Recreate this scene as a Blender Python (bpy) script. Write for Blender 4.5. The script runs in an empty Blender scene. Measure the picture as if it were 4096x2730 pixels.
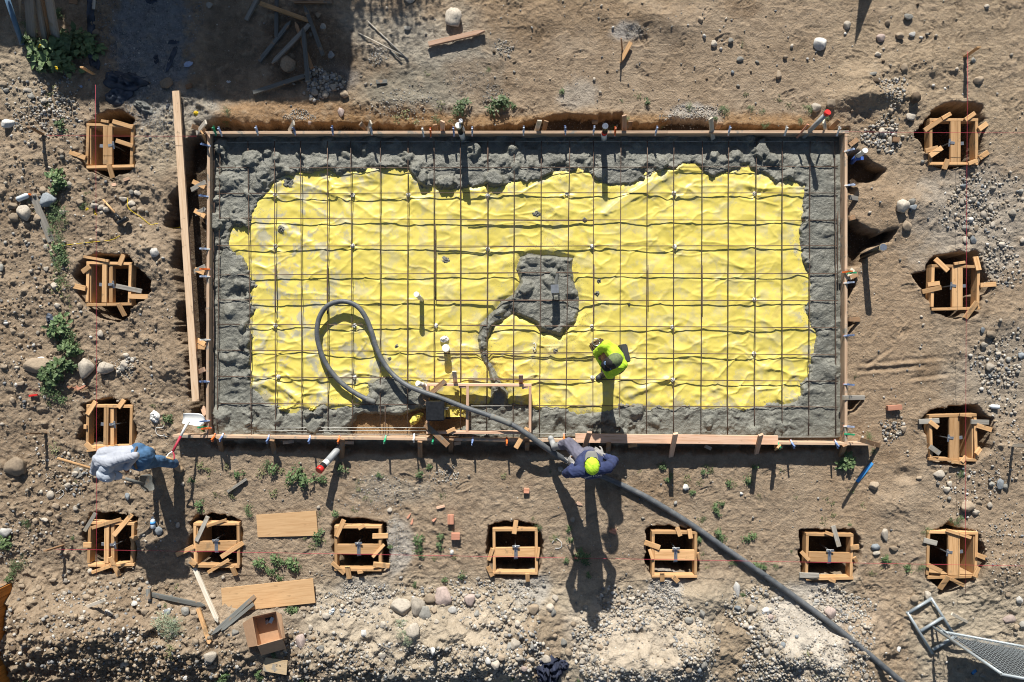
import bpy, bmesh, math, random
import numpy as np
from mathutils import Vector, Matrix, noise as mnoise

# ------------------------------------------------------------------ camera, sky, sun, exposure
scene = bpy.context.scene
H = 10.45                      # camera height over the yard, metres
PPM = 4096 / (H * 36.0 / 24.0)  # photograph pixels per metre at z = 0
cam_d = bpy.data.cameras.new("drone_camera")
cam_d.lens = 24.0
cam_d.sensor_width = 36.0
cam_d.clip_end = 500
cam = bpy.data.objects.new("drone_camera", cam_d)
scene.collection.objects.link(cam)
cam.location = (0, 0, H)
scene.camera = cam

SUN_EL = math.radians(30.6)
SUN_DIR = Vector((0.075, -1.0, -math.tan(SUN_EL))).normalized()   # the way the light travels
world = bpy.data.worlds.new("World")
scene.world = world
world.use_nodes = True
wn = world.node_tree.nodes
wl = world.node_tree.links
sky = wn.new("ShaderNodeTexSky")
sky.sky_type = 'NISHITA'
sky.sun_disc = False
sky.sun_elevation = SUN_EL
sky.sun_rotation = math.atan2(-SUN_DIR.x, -SUN_DIR.y)
wl.new(sky.outputs[0], wn["Background"].inputs[0])
wn["Background"].inputs[1].default_value = 0.05
sun_d = bpy.data.lights.new("sun", 'SUN')
sun_d.energy = 5.0
sun_d.angle = math.radians(0.5)
sun_d.color = (1.0, 0.955, 0.88)
sun = bpy.data.objects.new("sun", sun_d)
scene.collection.objects.link(sun)
sun.rotation_euler = SUN_DIR.to_track_quat('-Z', 'Y').to_euler()
sun.location = (0, 20, 12)
scene.view_settings.view_transform = 'Standard'
scene.view_settings.look = 'None'
scene.view_settings.gamma = 1.0
scene.cycles.filter_width = 1.05
scene.view_settings.exposure = 0.5

# ------------------------------------------------------------------ helpers
rng = np.random.default_rng(7)
R = random.Random(11)
COL = scene.collection
Z4 = 2.2725


def P(px, py, z=0.0):
    """World point at height z that the photograph shows at full-size pixel px, py."""
    k = (H - z) / H / PPM
    return Vector(((px - 2048) * k, (1365 - py) * k, z))


def q(t, x, y):
    """Pixel of the full photograph from the coordinates inside enlarged tile t = (row, column)."""
    return 1024 * t[1] + x / Z4, (0, 680, 1360, 2040)[t[0]] + y / Z4


def Q(t, x, y, z=0.0):
    return P(*q(t, x, y), z)


_lat = np.random.default_rng(3).random((8, 256, 256)).astype(np.float32) * 2 - 1


def vn(X, Y, f, s=0):
    L = _lat[s % 8]
    x = X * f + 31.7 * s + 500
    y = Y * f + 17.3 * s + 500
    xi = np.floor(x).astype(np.int64)
    yi = np.floor(y).astype(np.int64)
    u = (x - xi).astype(np.float32)
    v = (y - yi).astype(np.float32)
    u = u * u * u * (u * (u * 6 - 15) + 10)
    v = v * v * v * (v * (v * 6 - 15) + 10)
    x0 = xi & 255
    x1 = (xi + 1) & 255
    y0 = yi & 255
    y1 = (yi + 1) & 255
    a = L[x0, y0] * (1 - u) + L[x1, y0] * u
    b = L[x0, y1] * (1 - u) + L[x1, y1] * u
    return a * (1 - v) + b * v


def fbm(X, Y, f, o=4, s=0, g=0.5):
    r = 0
    a = 1.0
    t = 0
    for i in range(o):
        c, d = math.cos(i * 0.7 + s), math.sin(i * 0.7 + s)
        r = r + a * vn(X * c - Y * d, X * d + Y * c, f * 2.03 ** i, s + i)
        t += a
        a *= g
    return r / t * 1.6


def sm(a, b, x):
    t = np.clip((x - a) / (b - a), 0, 1)
    return t * t * (3 - 2 * t)


def polysd(X, Y, poly):
    """Signed distance to a polygon: negative inside. X, Y any shape."""
    d = np.full(X.shape, 1e9, np.float32)
    ins = np.zeros(X.shape, bool)
    n = len(poly)
    for i in range(n):
        ax, ay = poly[i][0], poly[i][1]
        bx, by = poly[(i + 1) % n][0], poly[(i + 1) % n][1]
        ex, ey = bx - ax, by - ay
        L2 = ex * ex + ey * ey + 1e-12
        t = np.clip(((X - ax) * ex + (Y - ay) * ey) / L2, 0, 1)
        d = np.minimum(d, (X - ax - t * ex) ** 2 + (Y - ay - t * ey) ** 2)
        c = ((ay > Y) != (by > Y)) & (X < (bx - ax) * (Y - ay) / (by - ay + 1e-12) + ax)
        ins ^= c
    d = np.sqrt(d)
    return np.where(ins, -d, d)


def mesh_np(name, V, F, smooth=True, colors=None):
    """Mesh from numpy verts and equal-sized faces."""
    me = bpy.data.meshes.new(name)
    k = F.shape[1]
    me.vertices.add(len(V))
    me.vertices.foreach_set("co", np.ascontiguousarray(V, np.float32).ravel())
    me.loops.add(F.size)
    me.loops.foreach_set("vertex_index", np.ascontiguousarray(F, np.int32).ravel())
    me.polygons.add(len(F))
    me.polygons.foreach_set("loop_start", np.arange(0, F.size, k, dtype=np.int32))
    me.update(calc_edges=True)
    me.validate()
    if smooth:
        me.polygons.foreach_set("use_smooth", np.ones(len(me.polygons), bool))
    if colors is not None:
        at = me.color_attributes.new("Col", 'FLOAT_COLOR', 'POINT')
        c4 = np.ones((len(V), 4), np.float32)
        c4[:, :3] = colors
        at.data.foreach_set("color", c4.ravel())
    return me


def grid_faces(nx, ny, keep=None):
    i = np.arange(nx * ny).reshape(nx, ny)
    F = np.stack([i[:-1, :-1], i[1:, :-1], i[1:, 1:], i[:-1, 1:]], -1)
    if keep is not None:
        return F[keep]
    return F.reshape(-1, 4)


def tag(o, label=None, cat=None, group=None, kind=None):
    if label:
        o["label"] = label
    if cat:
        o["category"] = cat
    if group:
        o["group"] = group
    if kind:
        o["kind"] = kind
    return o


def link(name, me, mat=None, parent=None, loc=None):
    """loc is a world location; the mesh is local to it."""
    o = bpy.data.objects.new(name, me)
    COL.objects.link(o)
    if mat is not None and len(me.materials) == 0:
        for m in (mat if isinstance(mat, (list, tuple)) else [mat]):
            me.materials.append(m)
    w = Vector(loc) if loc is not None else Vector((0, 0, 0))
    if parent is not None:
        o.parent = parent
        w0 = Vector((0, 0, 0))
        p = parent
        while p is not None:
            w0 += p.location
            p = p.parent
        w = w - w0
    o.location = w
    return o


def empty(name, loc, label, cat, group=None):
    o = bpy.data.objects.new(name, None)
    o.empty_display_size = 0.1
    COL.objects.link(o)
    o.location = loc
    return tag(o, label, cat, group)


def bm_mesh(name, bm, smooth=False):
    me = bpy.data.meshes.new(name)
    bm.normal_update()
    bm.to_mesh(me)
    bm.free()
    if smooth:
        me.polygons.foreach_set("use_smooth", np.ones(len(me.polygons), bool))
    return me


# ------------------------------------------------------------------ materials
def new_mat(name):
    m = bpy.data.materials.new(name)
    m.use_nodes = True
    nt = m.node_tree
    return m, nt, nt.nodes["Principled BSDF"]


def N(nt, kind, **kw):
    n = nt.nodes.new("ShaderNode" + kind)
    for k, v in kw.items():
        if k.startswith("i_"):
            n.inputs[k[2:].replace("_", " ")].default_value = v
        else:
            setattr(n, k, v)
    return n


def ramp(nt, fac, stops):
    r = nt.nodes.new("ShaderNodeValToRGB")
    e = r.color_ramp.elements
    e[0].position, e[0].color = stops[0][0], (*stops[0][1], 1)
    e[1].position, e[1].color = stops[-1][0], (*stops[-1][1], 1)
    for p, c in stops[1:-1]:
        x = e.new(p)
        x.color = (*c, 1)
    nt.links.new(fac, r.inputs[0])
    return r.outputs[0]


def mixc(nt, mode, fac, a, b):
    m = N(nt, "Mix", data_type='RGBA', blend_type=mode)
    for i, v in ((0, fac), (6, a), (7, b)):
        if hasattr(v, "is_linked"):
            nt.links.new(v, m.inputs[i])
        elif isinstance(v, (int, float)):
            m.inputs[i].default_value = v
        else:
            m.inputs[i].default_value = (*v, 1)
    return m.outputs[2]


def noise(nt, co, scale, detail=4, rough=0.55, dist=0.0):
    n = N(nt, "TexNoise")
    n.inputs["Scale"].default_value = scale
    n.inputs["Detail"].default_value = detail
    n.inputs["Roughness"].default_value = rough
    n.inputs["Distortion"].default_value = dist
    nt.links.new(co, n.inputs["Vector"])
    return n.outputs["Fac"]


def coords(nt, scale=(1, 1, 1), rand=False):
    tc = N(nt, "TexCoord")
    mp = N(nt, "Mapping")
    mp.inputs["Scale"].default_value = scale
    nt.links.new(tc.outputs["Object"], mp.inputs["Vector"])
    if rand:
        oi = N(nt, "ObjectInfo")
        v = N(nt, "VectorMath", operation='SCALE')
        v.inputs[0].default_value = (17, 11, 5)
        nt.links.new(oi.outputs["Random"], v.inputs["Scale"])
        nt.links.new(v.outputs[0], mp.inputs["Location"])
    return mp.outputs[0]


def bump(nt, b, h, strength, dist=0.01):
    n = N(nt, "Bump")
    n.inputs["Strength"].default_value = strength
    n.inputs["Distance"].default_value = dist
    nt.links.new(h, n.inputs["Height"])
    nt.links.new(n.outputs[0], b.inputs["Normal"])


def simple(name, c, rough=0.6, metal=0.0, var=0.25, scale=8.0, bumpv=0.0, bscale=60, spec=0.5, rand=True):
    m, nt, b = new_mat(name)
    co = coords(nt, rand=rand)
    f = noise(nt, co, scale, 5)
    lo = [x * (1 - var) for x in c]
    hi = [min(1, x * (1 + var)) for x in c]
    nt.links.new(ramp(nt, f, [(0.3, lo), (0.7, hi)]), b.inputs["Base Color"])
    b.inputs["Roughness"].default_value = rough
    b.inputs["Metallic"].default_value = metal
    b.inputs["Specular IOR Level"].default_value = spec
    if bumpv:
        bump(nt, b, noise(nt, co, bscale, 4), bumpv, 0.01)
    return m


def wood(name, c, c2, dirt=None, dirtamt=0.0):
    """Sawn timber: grain runs along local X."""
    m, nt, b = new_mat(name)
    co = coords(nt, (1.2, 22, 22), True)
    g = noise(nt, co, 2.2, 5, 0.6, 0.6)
    base = ramp(nt, g, [(0.28, c2), (0.55, c), (0.8, [min(1, x * 1.12) for x in c])])
    oi = N(nt, "ObjectInfo")
    hs = N(nt, "HueSaturation")
    mr = N(nt, "MapRange")
    mr.inputs[3].default_value = 0.68
    mr.inputs[4].default_value = 1.18
    nt.links.new(oi.outputs["Random"], mr.inputs[0])
    nt.links.new(mr.outputs[0], hs.inputs["Value"])
    nt.links.new(base, hs.inputs["Color"])
    out = hs.outputs[0]
    kn = noise(nt, coords(nt, (3, 9, 9), True), 2.0, 2)
    out = mixc(nt, 'MIX', ramp(nt, kn, [(0.68, (0, 0, 0)), (0.76, (0.6, 0.6, 0.6))]), out, [x * 0.5 for x in c2])
    if dirt:
        d = noise(nt, coords(nt, (1, 1, 1), True), 5.0, 6, 0.65)
        out = mixc(nt, 'MIX', ramp(nt, d, [(0.62 - dirtamt * 0.3, (0, 0, 0)), (0.68 - dirtamt * 0.25, (0.9, 0.9, 0.9))]), out, dirt)
    nt.links.new(out, b.inputs["Base Color"])
    b.inputs["Roughness"].default_value = 0.72
    b.inputs["Specular IOR Level"].default_value = 0.25
    bump(nt, b, g, 0.15, 0.004)
    return m


M = {}
M['fresh'] = wood("fresh_lumber", (0.63, 0.385, 0.19), (0.45, 0.245, 0.10), (0.30, 0.2, 0.11), 0.1)
M['fir'] = wood("pink_fir_lumber", (0.66, 0.44, 0.31), (0.52, 0.30, 0.18))
M['form'] = wood("form_lumber", (0.54, 0.39, 0.27), (0.40, 0.25, 0.155), (0.24, 0.23, 0.2), 0.22)
M['pine'] = wood("long_pine_plank", (0.68, 0.50, 0.34), (0.55, 0.36, 0.21), (0.3, 0.22, 0.15), 0.05)
M['brown'] = wood("brown_lumber", (0.34, 0.21, 0.12), (0.22, 0.12, 0.06), (0.2, 0.18, 0.15), 0.2)
M['grey'] = wood("weathered_lumber", (0.33, 0.31, 0.27), (0.2, 0.18, 0.16), (0.26, 0.22, 0.16), 0.2)
M['coated'] = wood("cement_coated_lumber", (0.17, 0.175, 0.165), (0.11, 0.11, 0.10), (0.3, 0.2, 0.12), 0.12)
M['white'] = wood("pale_lumber", (0.66, 0.60, 0.50), (0.5, 0.42, 0.32), (0.3, 0.3, 0.27), 0.15)
M['ply'] = wood("plywood_face", (0.60, 0.385, 0.20), (0.49, 0.285, 0.135))
M['plypale'] = wood("pale_plywood", (0.55, 0.42, 0.26), (0.42, 0.3, 0.17), (0.3, 0.28, 0.24), 0.2)
M['cedar'] = wood("stained_cedar", (0.50, 0.19, 0.035), (0.33, 0.11, 0.02))
M['block'] = wood("red_block_wood", (0.62, 0.30, 0.20), (0.5, 0.22, 0.13))
M['steel'] = simple("galvanized_steel", (0.55, 0.57, 0.58), 0.38, 0.85, 0.15, 20)
M['tube'] = simple("galvanized_tube", (0.34, 0.385, 0.41), 0.5, 0.35, 0.12, 12)
M['rebar'] = simple("rusty_rebar", (0.125, 0.082, 0.06), 0.75, 0.25, 0.6, 9, 0.3, 160)
M['barewire'] = simple("bright_bar", (0.30, 0.30, 0.28), 0.5, 0.5, 0.3, 9)
M['pvc'] = simple("white_plastic_pipe", (0.78, 0.78, 0.75), 0.35, 0, 0.06, 6)
M['greypipe'] = simple("grey_plastic_pipe", (0.36, 0.375, 0.38), 0.5, 0, 0.2, 9)
M['blackpl'] = simple("black_plastic", (0.018, 0.019, 0.021), 0.35, 0, 0.4, 30)
M['silver'] = simple("silver_tape", (0.75, 0.76, 0.78), 0.2, 0.9, 0.1, 30, 0.4, 60)
M['redcap'] = simple("red_plastic", (0.62, 0.03, 0.025), 0.4, 0, 0.1)
M['bluepl'] = simple("blue_plastic", (0.06, 0.14, 0.48), 0.4, 0, 0.15)
M['clampblue'] = simple("faded_blue_plastic", (0.15, 0.23, 0.44), 0.45, 0, 0.2)
M['bluetape'] = simple("blue_tape", (0.06, 0.30, 0.68), 0.5, 0, 0.2)
M['paleblue'] = simple("pale_blue_plastic", (0.42, 0.50, 0.68), 0.4, 0, 0.2)
M['orange'] = simple("orange_plastic", (0.75, 0.16, 0.03), 0.4, 0, 0.1)
M['green'] = simple("green_plastic", (0.03, 0.36, 0.17), 0.4, 0, 0.1)
M['string'] = simple("pink_mason_line", (0.42, 0.03, 0.06), 0.6, 0, 0.15)
M['yellowbit'] = simple("yellow_plastic", (0.80, 0.58, 0.02), 0.4, 0, 0.1)
M['paper'] = simple("white_paper", (0.75, 0.75, 0.73), 0.7, 0, 0.12, 14, 0.3, 30)
M['card'] = simple("cardboard", (0.47, 0.29, 0.17), 0.8, 0, 0.08, 14)
M['hose'] = None
M['tarp'] = simple("black_landscape_fabric", (0.045, 0.058, 0.082), 0.6, 0, 0.6, 7, 0.5, 25)
M['denim'] = simple("blue_denim", (0.065, 0.14, 0.26), 0.85, 0, 0.35, 9, 0.4, 50, 0.2)
M['greyshirt'] = simple("pale_grey_cotton", (0.36, 0.385, 0.44), 0.85, 0, 0.1, 6, 0.35, 26, 0.2)
M['hood'] = simple("pale_blue_cotton", (0.43, 0.48, 0.56), 0.85, 0, 0.08, 6, 0.2, 30, 0.2)
M['navy'] = simple("navy_cotton", (0.036, 0.048, 0.115), 0.9, 0, 0.3, 7, 0.4, 24, 0.15)
M['greytrouser'] = simple("grey_work_trousers", (0.115, 0.115, 0.155), 0.85, 0, 0.35, 8, 0.5, 22, 0.2)
M['boot'] = simple("dusty_grey_rubber", (0.30, 0.31, 0.31), 0.65, 0, 0.35, 11, 0.3, 30)
M['suede'] = simple("tan_suede", (0.40, 0.29, 0.18), 0.9, 0, 0.2, 9)
M['darkboot'] = simple("dark_boot", (0.05, 0.05, 0.055), 0.6, 0, 0.3)
M['lime'] = simple("lime_safety_fabric", (0.47, 0.74, 0.045), 0.7, 0, 0.06, 6, 0.3, 24, 0.2)
M['skin'] = simple("tanned_skin", (0.32, 0.15, 0.09), 0.5, 0, 0.12, 12)
M['glove'] = simple("grey_glove", (0.29, 0.28, 0.27), 0.8, 0, 0.2, 14)
M['capgrey'] = simple("grey_cap_cloth", (0.20, 0.20, 0.19), 0.85, 0, 0.12)
M['capblack'] = simple("black_cap_cloth", (0.014, 0.014, 0.015), 0.75, 0, 0.2)
M['olive'] = simple("olive_mesh", (0.13, 0.17, 0.07), 0.8, 0, 0.3, 40)
M['hair'] = simple("dark_hair", (0.02, 0.015, 0.012), 0.6, 0, 0.3)
M['jacket'] = simple("dark_navy_jacket_cloth", (0.018, 0.024, 0.05), 0.85, 0, 0.4, 9, 0.4, 30)
M['leather'] = simple("brown_leather", (0.10, 0.06, 0.035), 0.6, 0, 0.3)
M['roof'] = simple("roof_shingles", (0.12, 0.11, 0.10), 0.9, 0, 0.3)
M['wallpaint'] = simple("painted_siding", (0.5, 0.47, 0.42), 0.8, 0, 0.1)
M['ink'] = simple("white_ink", (0.75, 0.77, 0.8), 0.6, 0, 0.05)
M['logoblue'] = simple("pale_blue_patch", (0.35, 0.55, 0.85), 0.6, 0, 0.05)
M['screen'] = simple("dark_windscreen_fabric", (0.022, 0.026, 0.03), 0.8, 0, 0.2, 30)
M['bottle'] = simple("clear_plastic", (0.62, 0.68, 0.72), 0.15, 0, 0.15)

# hose: fabric-covered rubber, scuffed along its length
m, nt, b = new_mat("concrete_hose_rubber")
co = coords(nt)
f = noise(nt, co, 9, 6, 0.65)
f2 = noise(nt, co, 60, 3)
c = ramp(nt, f, [(0.3, (0.075, 0.085, 0.095)), (0.55, (0.13, 0.14, 0.15)), (0.78, (0.24, 0.24, 0.23))])
nt.links.new(mixc(nt, 'MULTIPLY', 0.5, c, ramp(nt, f2, [(0.3, (0.5, 0.5, 0.5)), (0.7, (1, 1, 1))])), b.inputs["Base Color"])
b.inputs["Roughness"].default_value = 0.55
bump(nt, b, f2, 0.3, 0.004)
M['hose'] = m

# stones: base tone per material, one random shift per stone
def stone_mat(name, c):
    m, nt, b = new_mat(name)
    co = coords(nt, rand=True)
    f = noise(nt, co, 9, 6, 0.65)
    col = ramp(nt, f, [(0.28, [x * 0.62 for x in c]), (0.5, c), (0.75, [min(0.85, x * 1.25) for x in c])])
    oi = N(nt, "ObjectInfo")
    hs = N(nt, "HueSaturation")
    mr = N(nt, "MapRange")
    mr.inputs[3].default_value = 0.72
    mr.inputs[4].default_value = 1.2
    nt.links.new(oi.outputs["Random"], mr.inputs[0])
    nt.links.new(mr.outputs[0], hs.inputs["Value"])
    nt.links.new(col, hs.inputs["Color"])
    nt.links.new(hs.outputs[0], b.inputs["Base Color"])
    b.inputs["Roughness"].default_value = 0.85
    b.inputs["Specular IOR Level"].default_value = 0.25
    bump(nt, b, noise(nt, co, 30, 5, 0.7), 0.5, 0.01)
    return m


TONE = {'w': ("white", (0.60, 0.585, 0.55)), 'p': ("pale", (0.46, 0.41, 0.34)), 't': ("tan", (0.34, 0.27, 0.195)),
        'g': ("grey", (0.30, 0.29, 0.26)), 'b': ("blue-grey", (0.24, 0.265, 0.285)), 'd': ("dark brown", (0.15, 0.11, 0.075)),
        'k': ("pinkish", (0.44, 0.35, 0.31))}
STONE = {k: stone_mat(v[0].replace("-", "_").replace(" ", "_") + "_stone", v[1]) for k, v in TONE.items()}

# vertex-tinted grounds
def tinted(name, rough, spec, speck=None, b1=(70, 0.5, 0.012), b2=(22, 0.5, 0.02), sparkle=False, voro=None):
    m, nt, b = new_mat(name)
    co = coords(nt)
    at = N(nt, "Attribute")
    at.attribute_name = "Col"
    f = noise(nt, co, 6, 8, 0.7)
    c = mixc(nt, 'MULTIPLY', 0.9, at.outputs["Color"], ramp(nt, f, [(0.25, (0.60, 0.58, 0.56)), (0.5, (0.95, 0.95, 0.95)), (0.78, (1.25, 1.25, 1.25))]))
    fine = noise(nt, co, b1[0], 5, 0.7)
    c = mixc(nt, 'MULTIPLY', 0.7, c, ramp(nt, fine, [(0.3, (0.68, 0.67, 0.66)), (0.7, (1.22, 1.22, 1.22))]))
    if speck:
        sp = noise(nt, co, 95, 2, 0.5)
        c = mixc(nt, 'MIX', ramp(nt, sp, [(0.665, (0, 0, 0)), (0.70, (0.85, 0.85, 0.85))]), c, speck)
    nt.links.new(c, b.inputs["Base Color"])
    b.inputs["Roughness"].default_value = rough
    b.inputs["Specular IOR Level"].default_value = spec
    a = N(nt, "Math", operation='MULTIPLY_ADD')
    nt.links.new(noise(nt, co, b2[0], 6, 0.7), a.inputs[0])
    a.inputs[1].default_value = b2[2] / b1[2]
    nt.links.new(fine, a.inputs[2])
    bump(nt, b, a.outputs[0], b1[1], b1[2])
    return m


M['dirt'] = tinted("bare_dirt", 0.95, 0.12, (0.48, 0.45, 0.40), (75, 0.95, 0.014), (30, 0.5, 0.026))
M['gravelm'] = tinted("loose_stone", 0.9, 0.2, None, (60, 0.5, 0.006), (20, 0.5, 0.006))
M['concrete'] = tinted("wet_concrete", 0.38, 0.5, None, (70, 0.8, 0.010), (26, 0.5, 0.022))
M['leaf'] = None


def sheet_mat():
    m, nt, b = new_mat("yellow_polyethylene")
    co = coords(nt)
    base = (0.79, 0.60, 0.085)
    f = noise(nt, co, 2.2, 5, 0.6)
    c = ramp(nt, f, [(0.3, (0.735, 0.60, 0.115)), (0.7, (0.80, 0.675, 0.165))])
    # dried cement smears, dusty brown stains, dark spatter
    at = N(nt, "Attribute")
    at.attribute_name = "Col"
    sp = N(nt, "SeparateColor")
    nt.links.new(at.outputs["Color"], sp.inputs[0])

    def masked(fac_noise, lo, hi, ch, col, amt):
        nonlocal c
        a = ramp(nt, fac_noise, [(lo, (0, 0, 0)), (hi, (amt, amt, amt))])
        mm = N(nt, "Math", operation='MULTIPLY')
        nt.links.new(a, mm.inputs[0])
        nt.links.new(sp.outputs[ch], mm.inputs[1])
        c = mixc(nt, 'MIX', mm.outputs[0], c, col)
    masked(noise(nt, co, 4.6, 7, 0.68, 0.3), 0.50, 0.60, 0, (0.42, 0.41, 0.35), 0.8)
    masked(noise(nt, coords(nt, (1, 1, 1)), 3.1, 7, 0.7, 0.5), 0.53, 0.70, 1, (0.42, 0.29, 0.14), 0.6)
    masked(noise(nt, co, 62, 4, 0.6), 0.60, 0.62, 2, (0.15, 0.15, 0.125), .95)
    nt.links.new(c, b.inputs["Base Color"])
    b.inputs["Roughness"].default_value = 0.42
    b.inputs["Specular IOR Level"].default_value = 0.4
    bump(nt, b, noise(nt, co, 34, 4, 0.6), 0.12, 0.006)
    return m


M['sheet'] = sheet_mat()


def leaf_mat(name, c1, c2, rough=0.6):
    m, nt, b = new_mat(name)
    at = N(nt, "Attribute")
    at.attribute_name = "Col"
    oi = N(nt, "ObjectInfo")
    sp = N(nt, "SeparateColor")
    nt.links.new(at.outputs["Color"], sp.inputs[0])
    c = ramp(nt, sp.outputs[0], [(0.0, c1), (1.0, c2)])
    hs = N(nt, "HueSaturation")
    mr = N(nt, "MapRange")
    mr.inputs[3].default_value = 0.75
    mr.inputs[4].default_value = 1.25
    nt.links.new(oi.outputs["Random"], mr.inputs[0])
    nt.links.new(mr.outputs[0], hs.inputs["Value"])
    nt.links.new(c, hs.inputs["Color"])
    nt.links.new(hs.outputs[0], b.inputs["Base Color"])
    b.inputs["Roughness"].default_value = rough
    b.inputs["Transmission Weight"].default_value = 0.0
    return m


M['leaf'] = leaf_mat("weed_leaf", (0.058, 0.105, 0.036), (0.15, 0.215, 0.085))
M['leafpale'] = leaf_mat("silvery_leaf", (0.14, 0.19, 0.11), (0.34, 0.38, 0.26))
M['leafdry'] = leaf_mat("half_dry_leaf", (0.10, 0.12, 0.045), (0.26, 0.26, 0.12))

# ------------------------------------------------------------------ site layout
FT = 0.20   # top of the slab form boards above the yard
PITS = {
    'A': ((0, 0), [(870, 1090), (875, 1055), (960, 1010), (1100, 1020), (1190, 1060), (1230, 1090), (1215, 1140), (1210, 1300), (1200, 1480), (1190, 1535), (1110, 1590), (1060, 1615), (1010, 1640), (920, 1600), (830, 1560), (775, 1500), (778, 1125)]),
    'B': ((1, 0), [(700, 900), (720, 830), (850, 770), (1050, 765), (1180, 770), (1240, 850), (1290, 930), (1370, 1020), (1360, 1110), (1320, 1190), (1230, 1240), (1130, 1340), (1050, 1375), (900, 1345), (830, 1280), (720, 1110), (680, 960)]),
    'C': ((2, 0), [(690, 900), (740, 800), (740, 600), (860, 555), (1000, 540), (1180, 555), (1210, 650), (1220, 800), (1215, 990), (1100, 1010), (860, 1020), (770, 970)]),
    'D': ((3, 0), [(740, 230), (800, 100), (820, 25), (1000, 15), (1190, 30), (1250, 70), (1255, 250), (1250, 430), (1200, 540), (1100, 590), (960, 575), (850, 560), (800, 510), (780, 400)]),
    'E': ((3, 0), [(1730, 330), (1740, 120), (1780, 65), (1900, 45), (2150, 50), (2210, 100), (2215, 300), (2200, 500), (2150, 565), (1900, 560), (1780, 530)]),
    'F': ((3, 1), [(690, 350), (690, 140), (760, 65), (950, 90), (1080, 115), (1190, 112), (1195, 330), (1205, 470), (1170, 560), (950, 605), (800, 595), (710, 480)]),
    'G': ((3, 1), [(2095, 330), (2110, 150), (2170, 115), (2377, 105), (2547, 138), (2582, 250), (2612, 370), (2587, 520), (2567, 610), (2327, 625), (2160, 600), (2100, 530)]),
    'H': ((3, 2), [(1225, 200), (1260, 160), (1450, 155), (1620, 165), (1690, 220), (1700, 420), (1690, 560), (1650, 625), (1270, 620), (1225, 500), (1220, 330)]),
    'I': ((3, 3), [(280, 350), (290, 190), (350, 165), (560, 180), (770, 180), (820, 260), (830, 380), (810, 470), (790, 560), (760, 640), (400, 645), (300, 590)]),
    'J': ((0, 3), [(1320, 1210), (1450, 1080), (1480, 1010), (1630, 950), (1720, 935), (1850, 925), (1960, 985), (1960, 1090), (1950, 1300), (1950, 1420), (1920, 1490), (1830, 1505), (1700, 1535), (1580, 1545), (1500, 1510), (1470, 1400), (1390, 1310), (1320, 1240)]),
    'K': ((1, 3), [(1325, 960), (1440, 930), (1450, 870), (1490, 765), (1660, 755), (1890, 730), (1940, 800), (1960, 930), (2000, 1000), (1990, 1120), (1930, 1150), (1920, 1265), (1850, 1335), (1700, 1345), (1510, 1305), (1470, 1200), (1400, 1100), (1340, 1010)]),
    'L': ((2, 3), [(1370, 730), (1470, 645), (1650, 605), (1780, 585), (1900, 585), (1960, 680), (2030, 720), (2040, 830), (2000, 960), (1980, 1010), (1900, 1085), (1750, 1140), (1620, 1120), (1500, 1110), (1460, 990), (1440, 850), (1400, 770)]),
    'M': ((3, 3), [(1415, 290), (1490, 190), (1600, 148), (1650, 115), (1690, 170), (1850, 185), (1920, 230), (1950, 330), (1940, 500), (1910, 620), (1820, 640), (1750, 690), (1620, 765), (1560, 765), (1540, 710), (1440, 610), (1430, 400)]),
}
YU = 1.7407   # full pixel per pixel of the small overview
YELLOW = [(600, 470), (625, 440), (632, 425), (650, 408), (672, 402), (700, 395), (750, 390), (775, 402), (830, 398), (870, 388), (905, 385), (935, 392), (945, 410), (955, 425), (975, 432), (1000, 425), (1005, 435), (1030, 440), (1075, 438), (1120, 432), (1160, 430), (1200, 422), (1240, 418), (1260, 407), (1290, 405), (1320, 398), (1350, 405), (1375, 425), (1400, 435), (1430, 432), (1455, 428), (1480, 418), (1505, 400), (1530, 390), (1570, 385), (1605, 385), (1615, 400), (1640, 408), (1680, 400), (1718, 385), (1726, 390), (1735, 402), (1750, 405), (1770, 415), (1790, 425), (1810, 420), (1845, 430), (1845, 470), (1843, 505), (1838, 525), (1830, 560), (1835, 590), (1842, 620), (1858, 660), (1855, 690), (1845, 710), (1850, 740), (1866, 770), (1863, 800), (1858, 840), (1855, 865), (1835, 880), (1838, 905), (1830, 918), (1810, 922), (1770, 920), (1745, 925), (1700, 932), (1640, 935), (1600, 932), (1560, 930), (1520, 928), (1490, 930), (1460, 925), (1420, 930), (1400, 935), (1380, 942), (1330, 945), (1300, 935), (1290, 938), (1260, 930), (1225, 930), (1205, 932), (1185, 925), (1165, 932), (1140, 925), (1120, 930), (1080, 935), (1040, 960), (1020, 955), (1010, 930), (1000, 905), (975, 890), (950, 880), (905, 862), (870, 868), (845, 880), (840, 905), (825, 925), (800, 935), (770, 928), (745, 925), (725, 940), (700, 938), (680, 940), (655, 945), (640, 930), (620, 925), (600, 900), (585, 885), (578, 860), (590, 840), (580, 800), (583, 775), (578, 745), (590, 720), (600, 710), (578, 690), (585, 670), (600, 655), (582, 640), (575, 620), (560, 590), (530, 560), (540, 530), (560, 522), (575, 528), (585, 500)]
CENTRE = [(1195, 590), (1215, 580), (1270, 585), (1318, 592), (1320, 640), (1330, 670), (1335, 710), (1325, 740), (1300, 760), (1290, 775), (1240, 765), (1230, 745), (1180, 722), (1155, 738), (1130, 750), (1120, 790), (1125, 830), (1140, 860), (1150, 880), (1165, 905), (1168, 945), (1125, 945), (1132, 900), (1125, 860), (1105, 820), (1100, 780), (1105, 745), (1135, 715), (1150, 690), (1180, 675), (1195, 650), (1185, 620)]
HOLE = [(930, 700), (1330, 700), (1540, 655), (1560, 740), (1740, 690), (1900, 690), (1905, 760), (1760, 840), (1560, 880), (1250, 880), (880, 880), (870, 800)]
W2 = lambda pts, z=0.0: [tuple(P(x * YU, y * YU, z)[:2]) for x, y in pts]
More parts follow.
